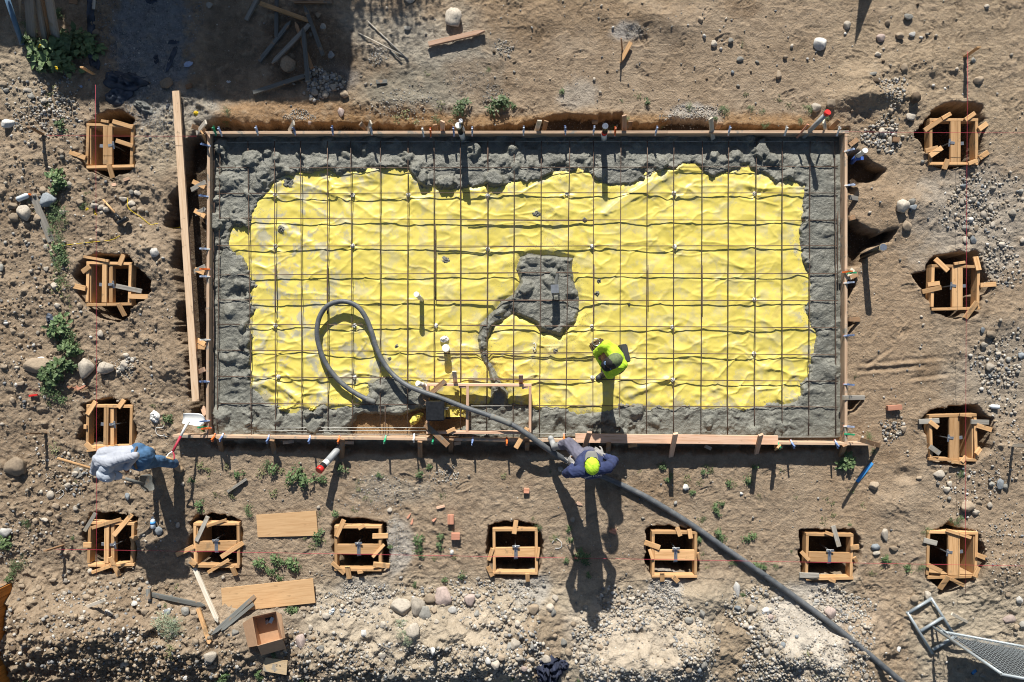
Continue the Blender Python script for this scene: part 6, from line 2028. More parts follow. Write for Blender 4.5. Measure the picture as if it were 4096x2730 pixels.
link("chain_link_mesh", me, M['tube'], cf, zs_(fp, zt))
lumber("windscreen", zs_(fp, zt + .80) + fdv * .22 - side_v * .045, zs_(fp, zt + .80) + fdv * LW - side_v * .045, .004, 1.26, M['screen'], cf)

# ------------------------------------------------------------------ house and shed north of the yard (they throw the upper left shadow)
hs_ = empty("house", (-6.4, 10.5, 0), "low gabled house just beyond the top of the picture that shades the gravel", "house")
def wallbox(nm, x0, y0, x1, y1, z1, mat, par):
    boxm(nm, ((x0 + x1) / 2, (y0 + y1) / 2, z1 / 2), (x1 - x0, y1 - y0, z1), M[mat], par, 0, 0)


wallbox("wall", -7.15, 8.75, -3.1, 12.4, 2.68, 'wallpaint', hs_)
for s_ in (0, 1):
    ya, yb = (8.36, 10.58) if s_ == 0 else (12.8, 10.58)
    polyslab("roof", [Vector((-7.28, ya, 2.80)), Vector((-2.90, ya, 2.80)), Vector((-2.90, yb, 3.72)), Vector((-7.28, yb, 3.72))], .1, M['roof'], hs_)
boxm("door", (-4.2, 8.73, 1.0), (.9, .05, 2.0), M['brown'], hs_, 0, .01)
wn_ = boxm("window", (-5.7, 8.735, 1.5), (1.1, .04, .9), M['blackpl'], hs_, 0, .01)
sh_ = empty("shed", (-8.6, 8.7, 0), "small shed beyond the top left corner of the picture", "shed")
wallbox("wall", -9.6, 8.05, -7.25, 9.4, 1.72, 'wallpaint', sh_)
polyslab("roof", [Vector((-9.75, 7.62, 1.84)), Vector((-7.12, 7.62, 1.84)), Vector((-7.12, 9.55, 2.15)), Vector((-9.75, 9.55, 2.15))], .08, M['roof'], sh_)
boxm("door", (-8.4, 8.03, .82), (.75, .05, 1.6), M['brown'], sh_, 0, .01)
# unseen leaning pointed panel, added to throw the spike of shadow at the top right
o = polyslab("spike_shadow_caster", [Vector((5.07, 6.67, 1.3)), Vector((5.47, 6.67, -.02)), Vector((6.05, 6.67, -.02))], .02, M['plypale'])
tag(o, "pointed plywood offcut standing beyond the top edge, casting a spike of shadow", "plywood")

# ------------------------------------------------------------------ stones: the large ones one by one, the small as gravel
def stone_base(seed, sub=3, jag=.28):
    bm = bmesh.new()
    bmesh.ops.create_icosphere(bm, subdivisions=sub, radius=.5)
    r = random.Random(seed)
    off = Vector((r.uniform(-50, 50), r.uniform(-50, 50), r.uniform(-50, 50)))
    planes = [(Vector((r.uniform(-1, 1), r.uniform(-1, 1), r.uniform(-.6, 1))).normalized(), r.uniform(.30, .44)) for _ in range(7)]
    for v in bm.verts:
        n = v.co.normalized()
        d = .5 * (1 + jag * mnoise.noise(n * 1.5 + off) + jag * .4 * mnoise.noise(n * 3.6 + off) + .04 * mnoise.noise(n * 9 + off))
        p = n * d
        for pn, pd in planes:
            e = p.dot(pn) - pd
            if e > 0:
                p -= pn * e * .85
        v.co = p
    # same footprint for all
    xs = [v.co.x for v in bm.verts]
    ys = [v.co.y for v in bm.verts]
    zs__ = [v.co.z for v in bm.verts]
    for v in bm.verts:
        v.co = Vector(((v.co.x - (max(xs) + min(xs)) / 2) / (max(xs) - min(xs)), (v.co.y - (max(ys) + min(ys)) / 2) / (max(ys) - min(ys)), (v.co.z - min(zs__)) / (max(zs__) - min(zs__))))
    return bm_mesh("stone", bm, True)


SB = {k: [] for k in TONE}
for i in range(9):
    base = stone_base(100 + i, 3, .22 + .03 * (i % 4))
    for k in TONE:
        c = base.copy()
        c.materials.append(STONE[k])
        SB[k].append(c)

ROCKS = {
    (0, 0): "85 1125 115 80 w;35 770 70 50 t;65 825 60 40 g;260 828 80 40 p;295 878 60 50 g;1525 770 125 90 t;880 305 60 60 t;1905 50 60 55 g;415 915 50 45 p;285 1320 40 40 p;325 1305 50 35 p;585 1435 40 40 g;380 1503 45 20 p;465 1530 55 25 p;415 1388 40 35 g;120 1245 40 25 w;565 1390 45 60 t;1655 965 25 30 w",
    (0, 1): "1803 175 150 165 p;690 503 60 65 b;615 252 55 60 g;300 595 130 150 t;563 150 50 50 t;510 335 55 35 g;540 850 60 55 p;632 870 60 70 p;705 800 60 60 p;605 815 45 40 p;505 905 50 45 p;805 865 75 65 t;775 1025 60 85 k;497 1128 50 40 k;1000 768 40 30 p;955 697 25 35 p;1375 262 60 40 g;1108 955 40 30 t;1515 982 35 35 t;665 795 30 30 p;440 855 40 40 g;585 872 40 40 p;1395 10 110 60 p;1190 75 35 28 p;615 760 40 25 p;345 765 35 30 g;640 820 30 28 p;1545 318 24 26 g;2165 475 30 40 d",
    (0, 2): "1710 183 50 55 t;1742 340 35 50 w;1833 405 55 65 p;1897 450 35 40 w;1985 375 50 50 g;2070 545 65 50 g;2230 567 50 30 g;2005 663 40 45 b;1942 178 35 20 p;1993 187 25 25 w;785 175 25 30 g;915 262 30 30 w;2055 782 35 35 g;1047 142 35 25 t;810 68 30 35 p;1440 270 30 20 g;745 728 45 30 p;800 845 40 30 p;865 658 25 35 d;418 533 30 25 t;1770 720 30 25 d;750 1118 60 50 t;968 1118 35 25 p;182 265 20 25 w;20 655 35 25 g;1910 365 28 24 g;2170 650 30 26 t",
    (0, 3): "460 412 120 120 w;710 235 65 80 p;1080 218 55 55 t;1268 163 85 55 g;1017 352 78 75 k;1190 332 75 60 t;1300 325 65 45 w;1383 348 35 28 w;995 500 60 45 p;210 428 35 50 p;150 525 40 45 t;95 680 50 75 t;1233 625 65 90 t;1905 738 92 70 t;1862 550 45 50 g;1985 65 45 45 p;2205 505 45 40 p;1708 635 35 45 p;1500 780 35 30 w;435 985 90 85 p;563 948 85 80 t;1285 1070 80 70 p;1330 900 90 100 d;1105 1015 50 60 t;1030 570 35 30 d;950 675 70 30 g;970 738 90 40 d;1362 40 35 30 d;1090 612 30 35 p;2245 1180 30 25 p;740 1028 35 30 t;1220 1245 40 30 p;1080 1385 40 35 p;1105 1290 40 80 p;1030 1200 55 70 p;1115 1180 55 50 p;980 1225 35 50 g;1160 1185 30 30 p;1000 1375 50 30 g;1335 1385 30 25 p;1400 1475 40 40 g;1045 1140 30 25 p;1145 1235 40 35 p;1025 695 40 32 t;1440 315 35 28 p;1515 335 35 28 p;1040 455 38 30 p;355 540 28 24 w;415 545 22 28 w;700 310 30 30 w;1605 810 26 30 w;1265 1255 30 26 p",
    (1, 0): "465 275 155 120 b;235 395 130 150 p;135 430 90 75 t;350 440 70 75 t;640 135 45 60 p;730 300 70 65 t;865 325 65 55 p;925 345 60 50 p;970 362 60 50 p;935 395 40 35 p;1200 305 65 50 p;1255 213 65 45 p;1125 270 75 45 p;1200 205 45 45 g;1220 355 45 45 t;1285 365 60 55 t;1335 383 40 35 g;900 560 55 50 t;1410 755 80 85 w;395 185 70 60 t;505 1060 70 75 p;525 1235 60 50 p;920 1490 60 65 p;845 1520 30 30 w;20 890 45 70 g;345 935 50 45 t;300 925 45 40 p;430 905 50 45 p;465 925 45 35 t;475 865 35 30 w;130 1470 55 50 t;195 1500 60 45 t;80 1395 35 55 w;530 1345 50 45 p;575 390 60 50 p;425 700 50 45 p;125 330 90 60 t;255 1275 45 50 t;570 1165 35 40 t;320 125 25 25 p;730 1235 50 60 t;258 583 38 30 t;168 1298 34 22 w;1525 1272 22 18 w;1420 1460 30 24 g;360 1485 50 40 p",
    (1, 3): "1215 330 110 120 p;1300 295 75 55 g;1312 348 70 50 b;1255 510 90 105 t;1640 300 30 60 t;1440 305 30 60 t;1770 148 55 40 b;1970 160 35 25 w;2040 170 55 40 p;1945 205 40 30 g;1982 220 35 50 g;2290 200 50 45 g;2210 390 70 70 p;2262 368 35 35 g;1955 412 60 75 p;2000 450 40 40 g;1785 535 55 55 g;1885 530 45 60 t;2035 500 40 60 p;1860 640 55 80 b;1790 640 45 65 p;2260 845 40 40 w;2310 270 35 45 p;1690 240 40 40 p;1755 295 40 60 p;1860 275 50 50 p;1905 310 40 40 b;1840 455 50 50 w;2115 680 50 50 p;2015 345 40 60 p;1605 215 30 20 w;1355 137 55 20 p;890 402 35 35 p;1200 820 30 30 g;1385 1335 30 30 p;1400 1410 30 40 p;2075 1370 35 45 p;2015 1497 95 60 t;1945 1455 40 55 b;2305 640 50 50 p;1975 1190 30 30 p;2145 545 30 28 w;2010 770 45 40 p;1990 870 30 35 p;2045 840 40 34 p;2040 935 36 40 g;1830 590 50 45 t;1720 455 50 40 t;2190 25 40 34 p;1265 380 34 40 b",
    (2, 0): "800 265 150 185 p;975 255 140 110 p;350 235 250 150 t;370 200 110 80 w;155 1150 215 175 t;460 1410 70 80 p;120 545 45 60 t;1135 225 70 80 p;1145 140 65 45 p;30 765 45 40 p;1245 1215 55 55 t;685 1215 55 45 p;625 1320 60 50 p;1160 1425 45 70 b;690 1530 45 50 p;515 1510 60 50 t;630 1040 55 35 p;590 1030 30 35 p;1665 1305 40 40 p;270 1360 40 40 p;1145 1290 30 25 w;485 770 40 35 t;210 45 45 40 t;330 50 45 35 w;1210 465 30 25 w;190 400 80 34 t;1120 265 40 60 g;230 612 36 30 w;195 250 44 40 p;40 240 70 50 t;600 1280 40 34 p;560 1240 36 30 p;685 1310 30 50 p;880 185 34 40 g;335 103 34 24 w",
    (2, 1): "570 1522 45 40 p;1215 1545 50 45 p;1935 1235 30 35 p;410 1118 30 25 p;890 1258 40 24 t;1740 1190 34 28 p;1285 1460 26 30 t",
    (2, 2): "440 1170 50 55 g;1575 1340 55 60 w;1485 1482 48 36 w;1805 1280 30 50 t;2080 1395 35 30 w;1030 1245 30 30 p;150 1165 34 26 t;405 1378 26 20 p",
    (2, 3): "1550 1215 110 75 p;950 1320 90 75 t;2010 245 85 75 p;1955 45 65 50 p;2090 125 50 45 p;2300 140 70 60 b;2180 178 45 50 g;2115 195 45 50 p;2180 290 40 35 w;2260 295 40 45 g;2010 330 35 55 b;2090 375 45 40 w;2140 350 55 35 p;1935 448 40 38 w;1910 475 25 25 p;1050 522 25 25 w;1800 1515 130 95 t;1915 1475 65 50 t;2015 1505 45 60 p;2100 1310 70 100 b;2030 1310 50 45 g;2150 1335 40 55 g;1645 1310 45 50 p;1620 1360 65 55 p;1645 1440 45 40 g;860 888 40 28 w;1220 810 55 60 t;1165 690 30 30 p;1210 705 25 30 p;1140 690 25 30 t;2115 960 65 40 t;1805 1400 35 28 w;2230 660 35 45 p;905 1360 30 25 t;2275 250 46 40 p;2175 360 34 28 p;455 1440 26 26 w;1215 740 34 28 t;1180 650 40 30 t;1100 800 40 34 t;1365 1255 50 40 t",
    (3, 0): "60 205 130 90 w;330 100 55 55 t;410 90 65 40 p;455 25 60 45 t;530 60 45 45 t;1450 185 75 80 b;1620 135 40 60 p;1230 665 45 40 p;1300 615 45 35 p;835 745 70 50 t;795 790 80 55 t;760 695 45 45 t;575 745 45 55 t;610 735 50 50 t;605 640 45 45 p;1230 845 60 45 w;1225 800 55 40 p;905 890 50 60 t;985 995 50 50 t;1055 970 45 50 p;755 930 55 50 t;665 900 40 50 t;1695 910 75 75 g;1765 930 60 55 t;1330 915 70 55 t;1525 925 65 50 b;1135 1395 80 45 p;1915 1335 110 90 p;1000 1205 45 40 p;440 1175 60 55 t;1920 1425 110 45 t;2145 1110 60 60 g;1785 1190 60 55 t;120 1250 60 60 d;330 720 50 60 t;200 690 65 45 t;1690 1520 50 45 w;2285 1520 40 50 p;1930 780 70 40 t;1345 660 40 35 w;600 1110 50 30 p;680 1020 55 50 t;1010 940 50 45 p;625 565 44 36 p;705 540 50 44 t;590 595 40 36 p;1060 425 46 50 p;1100 440 50 40 p;1200 525 70 40 t;1235 445 40 36 p;2030 615 40 36 p;1325 855 40 40 t;1105 800 40 36 p;915 780 60 40 t;300 960 40 36 p;215 970 30 26 w;590 755 60 40 p;480 640 70 30 t;690 650 40 34 t;1290 600 40 30 t;690 760 60 50 t;750 985 60 40 p",
    (3, 1): "1705 785 150 190 k;1475 865 125 175 p;1540 930 105 125 g;1320 870 190 150 p;1585 800 110 90 t;1425 1105 130 135 p;1785 905 85 65 w;1610 915 60 60 t;1945 815 100 105 k;1605 855 45 40 p;1520 755 45 40 p;1570 735 35 40 p;1605 730 30 45 t;930 825 75 60 t;410 1195 90 140 k;600 1255 50 65 g;985 1115 50 60 w;1160 1035 55 55 p;1150 1320 75 60 p;1610 1275 40 70 w;2110 1370 50 65 w;2175 1400 75 85 p;2230 1335 60 45 t;2005 945 45 55 g;1780 388 40 50 w;1320 612 45 30 w;795 855 50 40 p;705 850 50 35 p;770 955 45 40 p;575 820 40 30 p;755 835 55 50 t;430 895 60 45 t;475 895 40 55 t;500 1065 40 55 p;935 735 35 45 g;455 1450 50 60 p;735 1525 45 30 p;1360 1520 55 55 p;1235 1495 70 70 p;1090 1498 60 25 p;1430 1505 50 40 t;845 1357 45 25 p;2015 780 60 45 g;2065 795 40 45 t;1890 770 35 40 p;2025 820 30 40 p;2305 1240 55 70 g;1645 1010 50 40 p;2035 1540 60 60 g;1650 760 30 30 p;1715 930 44 34 g;1350 1035 50 44 p;1050 860 26 40 g;310 1245 26 34 w;640 960 70 50 p;450 945 50 34 p;970 1250 40 34 t;1480 1470 50 40 p;1110 1350 36 30 k;700 1300 40 30 p;335 1490 44 60 t;470 1510 44 50 g;1260 1455 50 40 t",
    (3, 2): "190 900 100 95 t;345 885 75 75 p;378 930 45 75 g;390 800 60 75 p;55 915 50 45 g;665 885 50 55 g;628 905 30 35 g;1010 822 55 50 p;1085 805 65 40 p;970 855 35 40 t;1035 852 35 30 t;568 730 40 45 p;1605 997 75 55 g;1725 940 50 80 g;1868 1075 60 110 t;2175 885 90 70 p;2145 835 60 60 t;2045 890 60 45 b;2040 720 65 150 w;1738 1155 35 70 g;1800 1232 45 50 p;1735 1243 40 35 p;1735 808 30 40 g;30 1215 90 100 p;470 1195 55 60 g;180 1240 35 60 g;280 1170 45 40 p;65 1345 70 55 p;170 1360 75 45 p;112 1440 55 45 k;148 1475 45 40 p;510 1290 55 60 t;310 1350 85 75 p;665 1250 60 45 p;645 1310 45 50 p;665 1190 50 45 p;1445 1165 40 38 w;1010 1130 35 35 g;1595 1060 35 30 g;1745 1405 55 75 g;1705 1455 50 50 b;1605 1445 60 65 t;2130 1045 60 50 p;2175 1075 60 40 w;2200 1000 45 35 p;2300 910 70 60 w;2260 730 45 40 p;2310 1280 60 70 p;390 1145 50 45 t;558 1040 50 50 t;800 1250 60 50 t;290 685 40 45 g;500 1495 35 35 p;845 1200 35 30 p;550 85 40 50 p;1190 75 36 30 p;715 1120 44 40 b;640 965 30 34 g;665 965 30 34 p;700 940 40 34 p;840 1165 36 40 p;1330 805 40 36 p;1145 765 50 40 p;1190 755 34 40 t;50 1030 50 50 p;75 1000 40 34 p;1040 940 30 30 w;635 1375 50 44 p;690 1400 40 30 p;1500 1070 50 40 p;1520 1035 40 30 p",
    (3, 3): "560 925 100 115 k;1055 225 60 115 p;975 335 85 60 b;983 390 70 40 p;1135 352 85 45 t;1320 800 80 70 t;1448 770 60 80 p;2180 990 130 80 k;2305 1040 60 70 g;2250 1060 45 50 t;2280 815 60 70 w;2180 770 50 45 t;1880 20 70 50 p;1795 0 90 40 t;1180 315 35 40 t;850 310 40 40 t;1230 393 20 28 p;435 825 50 40 w;430 855 60 35 g;270 870 45 50 p;15 910 60 50 p;885 1505 45 60 p;855 1440 40 40 t;1953 1497 55 40 g;200 1090 40 40 b;155 1255 40 60 b;745 1075 45 55 w;830 1020 35 35 p;855 1170 25 40 p;270 1255 35 30 p;2140 510 60 40 t;2240 1120 40 30 p;1110 1515 26 30 w;1145 1525 26 26 w;910 1310 36 30 p;925 1335 26 34 p;820 1010 40 34 p;590 860 30 44 p;20 970 50 60 k;35 1150 30 24 p;60 1060 36 30 p;130 1015 34 34 p;30 805 40 34 w;110 805 50 30 p;70 850 34 30 p;265 1235 30 26 g;40 1525 44 34 p"}
allr = []
for t, s in ROCKS.items():
    for e in s.split(";"):
        x, y, w, hh, k = e.split()
        px, py = q(t, float(x), float(y))
        allr.append((float(w) * float(hh), px, py, float(w) / Z4, float(hh) / Z4, k))
allr.sort(reverse=True)
LM = [("the house-shadow edge", 1390, 330), ("the heap of shaded stakes", 1180, 200), ("the black ground fabric", 500, 340), ("the boulder above the slab", 1815, 76), ("the yellow pointed stake", 2500, 210),
      ("the spike-shaped shadow", 3420, 130), ("the red-capped grey pipe", 3300, 470), ("the uppermost right pier form", 3815, 570), ("the second right pier form", 3822, 1150), ("the third right pier form", 3810, 1755),
      ("the bottom right pier form", 3815, 2218), ("the fence panel's foot", 3740, 2520), ("the hose's lower end", 3420, 2570), ("the pier form beside the hose", 2690, 2230), ("the pier form beyond the hose", 3320, 2230),
      ("the middle bottom pier form", 2055, 2215), ("the navy worker's head shadow", 2370, 2540), ("the navy jacket", 2200, 2680), ("the pier form after the plywood", 1438, 2205), ("the lower plywood sheet", 1075, 2380),
      ("the cardboard box", 1060, 2520), ("the stooping man", 470, 1870), ("the bottom left pier form", 447, 2175), ("the second bottom pier form", 868, 2180), ("the left fence", 40, 2520),
      ("the sledgehammer", 450, 850), ("the round pit", 435, 1130), ("the uppermost left pier form", 430, 580), ("the yellow-flowered plant", 230, 240), ("the third left pier form", 435, 1700),
      ("the long plank", 740, 950), ("the silver-topped black pipe", 3500, 1000), ("the slab's bottom right corner", 3390, 1780), ("the red drain cap", 1275, 1890), ("the navy worker", 2360, 1860), ("the pinkish boulder", 1775, 2385),
      ("the white upper stone", 3274, 181)]


def compass(dx, dy):
    a = math.degrees(math.atan2(-dy, dx)) % 360
    return ["right of", "up and right of", "above", "up and left of", "left of", "down and left of", "below", "down and right of"][int((a + 22.5) // 45) % 8]


used_labels = {}


def placed_label(desc, px, py):
    """desc + direction + landmark, numbered outward from the landmark when several share that."""
    best = min(LM, key=lambda l: (l[1] - px) ** 2 + (l[2] - py) ** 2)
    d = math.hypot(best[1] - px, best[2] - py)
    key = (desc, compass(px - best[1], py - best[2]), best[0])
    used_labels.setdefault(key, []).append(d)
    return key, d


def finish_labels(items):
    """items: (object, key, distance)."""
    for o, key, d in items:
        ds = sorted(used_labels[key])
        n = ds.index(d)
        o["label"] = (f"{key[0]} {key[1]} {key[2]}" if len(ds) == 1 else f"{ordn[n]} nearest {key[0]} {key[1]} {key[2]}")


def szword(w):
    return "big" if w > 44 else "middle-sized" if w > 24 else "small"


rock_items = []
small_from_list = []
for i, (ar, px, py, w, hh, k) in enumerate(allr):
    if i >= 296:
        small_from_list.append((px, py, w, hh, k))
        continue
    dz = -.25
    sx, sy = w / PPM, hh / PPM
    p = G(px, py, 0)
    s3 = min(sx, sy) * R.uniform(.62, .85)
    o = link("stone", SB[k][R.randrange(9)], None, None, (p.x, p.y, gz(p.x, p.y) - s3 * .24))
    fl = R.choice((1, -1))
    o.scale = (sx * 1.03, sy * 1.03, s3)
    o.rotation_euler = (R.uniform(-.1, .1), R.uniform(-.1, .1), R.choice((0, math.pi)) + R.uniform(-.25, .25))
    tag(o, None, "stone", "loose stones lying about the yard")
    key, d = placed_label(f"{szword(w)} {TONE[k][0]} stone", px, py)
    rock_items.append((o, key, d))
finish_labels(rock_items)

# gravel: many pebbles in one object
def pebble_base(seed):
    bm = bmesh.new()
    bmesh.ops.create_icosphere(bm, subdivisions=1, radius=.5)
    r = random.Random(seed)
    off = Vector((r.uniform(-50, 50),) * 3)
    for v in bm.verts:
        n = v.co.normalized()
        v.co = n * .5 * (1 + .5 * mnoise.noise(n * 1.3 + off))
    bm.verts.ensure_lookup_table()
    V_ = np.array([v.co[:] for v in bm.verts], np.float32)
    F_ = np.array([[v.index for v in f.verts] for f in bm.faces], np.int32)
    bm.free()
    return V_, F_


PB = [pebble_base(i) for i in range(8)]
pv, pf, pc_ = [], [], []
tot = 0
prng = random.Random(77)
PAL = [(.44, .40, .33), (.36, .30, .22), (.50, .48, .44), (.28, .27, .25), (.24, .25, .26), (.40, .33, .25), (.56, .54, .50)]
MUD = [(.30, .22, .145), (.26, .19, .12), (.35, .27, .18), (.40, .33, .25)]


def pebble(x, y, sx, sy, c, sink=.25):
    global tot
    V_, F_ = PB[prng.randrange(8)]
    a = prng.uniform(0, 6.28)
    ca, sa = math.cos(a), math.sin(a)
    s3 = min(sx, sy) * prng.uniform(.55, .9)
    X = V_ * np.array([sx, sy, s3], np.float32)
    W = np.stack([X[:, 0] * ca - X[:, 1] * sa, X[:, 0] * sa + X[:, 1] * ca, X[:, 2]], 1)
    W += np.array([x, y, gz(x, y) + s3 * (.5 - sink)], np.float32)
    pv.append(W)
    pf.append(F_ + tot)
    tot += len(V_)
    f = prng.uniform(.6, 1.12)
    pc_.append(np.tile(np.array([min(.8, q_ * f) for q_ in c], np.float32), (len(V_), 1)))


def blocked(px, py, margin=0):
    x, y = (px - 2048) / PPM, (1365 - py) / PPM
    if 820 < px < 3400 and 522 < py < 1790 or 985 < px < 1145 and 2435 < py < 2630:
        return True
    i = int(np.clip(np.searchsorted(gx, x), 1, len(gx) - 1))
    j = int(np.clip(np.searchsorted(gy, y), 1, len(gy) - 1))
    return pitmask[i, j] > .3 and prng.random() > .12


def field(px, py, rx, ry, n, s0, s1, pal, pw=2.2):
    """n pebbles scattered round a pixel, sizes in centimetres, mostly small."""
    for _ in range(n):
        a = prng.uniform(0, 6.283)
        r = math.sqrt(prng.random()) * (1 + .25 * math.sin(a * 3 + px))
        X, Y = px + rx * r * math.cos(a), py + ry * r * math.sin(a)
        if blocked(X, Y):
            continue
        s = (s0 + (s1 - s0) * prng.random() ** pw) / 100
        p = P(X, Y)
        pebble(p.x, p.y, s * prng.uniform(.8, 1.35), s, prng.choice(pal))


for px, py, w, hh, k in small_from_list:
    p = P(px, py)
    pebble(p.x, p.y, w / PPM, hh / PPM, TONE[k][1])
PALE = PAL + [(.46, .42, .36)] * 3
# everywhere, thinly
for _ in range(5200):
    X, Y = prng.uniform(-30, 4126), prng.uniform(-30, 2760)
    if not blocked(X, Y):
        s = .008 + .028 * prng.random() ** 3.2
        p = P(X, Y)
        pebble(p.x, p.y, s * 1.2, s, prng.choice(PAL))
field(350, 1500, 380, 1250, 1500, .9, 6, PAL + MUD, 3)
field(130, 1100, 160, 700, 700, 1.2, 6, PAL + MUD + MUD, 2.5)
for (a_, b_, c_, d_, n_, s0, s1, pal, pw) in [
        (600, 2600, 620, 140, 2300, 1, 7, MUD + MUD + PAL, 2.3), (420, 2420, 380, 90, 700, 1, 6.5, MUD + PAL, 2.2), (1250, 2640, 330, 110, 1100, 1, 6, PAL + MUD, 2.3),
        (1750, 2630, 400, 110, 1500, 1, 6, PALE, 2.3), (1500, 2410, 280, 70, 800, 1, 6, PALE, 2.2), (1950, 2390, 180, 80, 700, 1, 6, PALE, 2.2), (2060, 2560, 130, 150, 500, 1, 7, PALE, 2), (2540, 2430, 180, 80, 900, 1, 6, PALE, 2),
        (2360, 2590, 70, 140, 450, 1, 6.5, PALE, 2), (2540, 2690, 260, 60, 1000, 1, 6, PALE, 2.2), (2760, 2570, 90, 150, 700, 1, 6, PALE, 2), (3020, 2440, 110, 120, 600, 1, 6, PALE, 2), (3060, 2620, 110, 130, 700, 1, 6, PALE, 2),
        (3260, 2640, 230, 110, 1800, .8, 5, PALE, 2.3), (3350, 2420, 130, 70, 700, 1, 5, PALE, 2), (3420, 2520, 50, 130, 400, 1, 5, PALE, 2), (3250, 2480, 180, 100, 500, .7, 3, PALE, 2),
        (2660, 2370, 60, 70, 900, .8, 2.8, PALE, 1.6), (2090, 2350, 70, 50, 500, .6, 2.2, PALE, 1.6), (1585, 2170, 42, 90, 700, .6, 2.2, PALE, 1.6), (1440, 2370, 90, 45, 500, .7, 2.8, PALE, 1.8), (2550, 2510, 190, 130, 350, .8, 4, PALE, 2),
        (2780, 460, 90, 42, 900, .8, 2.6, PALE, 1.5), (2680, 480, 40, 24, 180, .8, 2.6, PALE, 1.5), (2540, 130, 45, 28, 420, .5, 1.6, PALE, 1.5), (1200, 465, 60, 22, 320, .5, 2.4, PALE, 1.5), (1290, 335, 75, 60, 420, 1.2, 7, PAL, 1.7),
        (1510, 220, 45, 40, 420, .7, 2.6, PALE, 1.6), (1850, 330, 90, 55, 260, .6, 2, PALE, 1.6), (1980, 380, 50, 45, 320, .6, 2.2, PALE, 1.6), (2020, 190, 40, 36, 170, .7, 3, PALE, 1.6), (1620, 420, 130, 70, 500, .6, 2.6, PAL, 1.8),
        (3530, 540, 75, 70, 430, 1, 6, PALE, 1.9), (3560, 370, 60, 60, 240, 1, 5, PALE, 2), (3870, 830, 110, 110, 520, .7, 5.5, PALE, 2.6), (3990, 1040, 90, 130, 520, .7, 5, PALE, 2.6), (3960, 780, 150, 120, 380, .7, 5, PALE, 2.4),
        (4000, 1470, 100, 160, 420, 1, 6, PALE, 2), (4000, 2200, 100, 150, 300, 1, 4.5, PAL + MUD, 2), (4010, 1800, 110, 180, 300, 1, 4.5, PAL + MUD, 2), (3565, 1720, 50, 45, 160, 1.2, 6, MUD + PAL, 1.6), (3860, 1950, 130, 110, 160, 1, 5, PAL, 2),
        (250, 400, 80, 90, 330, 1, 5.5, PAL, 2), (110, 420, 90, 130, 260, 1, 5, PAL, 2), (200, 480, 120, 90, 300, 1, 5, PAL, 2), (60, 2150, 130, 100, 260, 1, 5, PAL + MUD, 2), (500, 1470, 50, 40, 160, 1, 5.5, PALE, 1.8), (280, 1900, 120, 100, 300, 1, 5, PAL + MUD, 2),
        (1560, 1960, 190, 60, 420, .6, 2.6, PAL, 2), (1790, 1900, 60, 40, 160, .8, 3.5, PAL, 1.8), (1500, 2010, 160, 50, 300, .6, 2.4, PALE, 2)]:
    field(a_, b_, c_, d_, n_, s0, s1, pal, pw)
GRV = [(.30, .30, .30), (.24, .245, .25), (.38, .38, .375), (.46, .46, .45), (.20, .20, .205)]
field(600, 150, 190, 330, 5200, .7, 1.9, GRV, 1.4)
field(680, 420, 150, 80, 1500, .6, 1.7, GRV + PAL, 1.4)
field(650, 560, 80, 80, 600, .6, 1.7, PAL, 1.4)
field(470, 170, 60, 200, 300, .7, 1.7, GRV, 1.4)
gv = link("gravel", mesh_np("gravel", np.concatenate(pv), np.concatenate(pf), True, np.concatenate(pc_)), M['gravelm'])
tag(gv, "loose pebbles and crumbs of stone strewn over the dirt", kind="stuff")

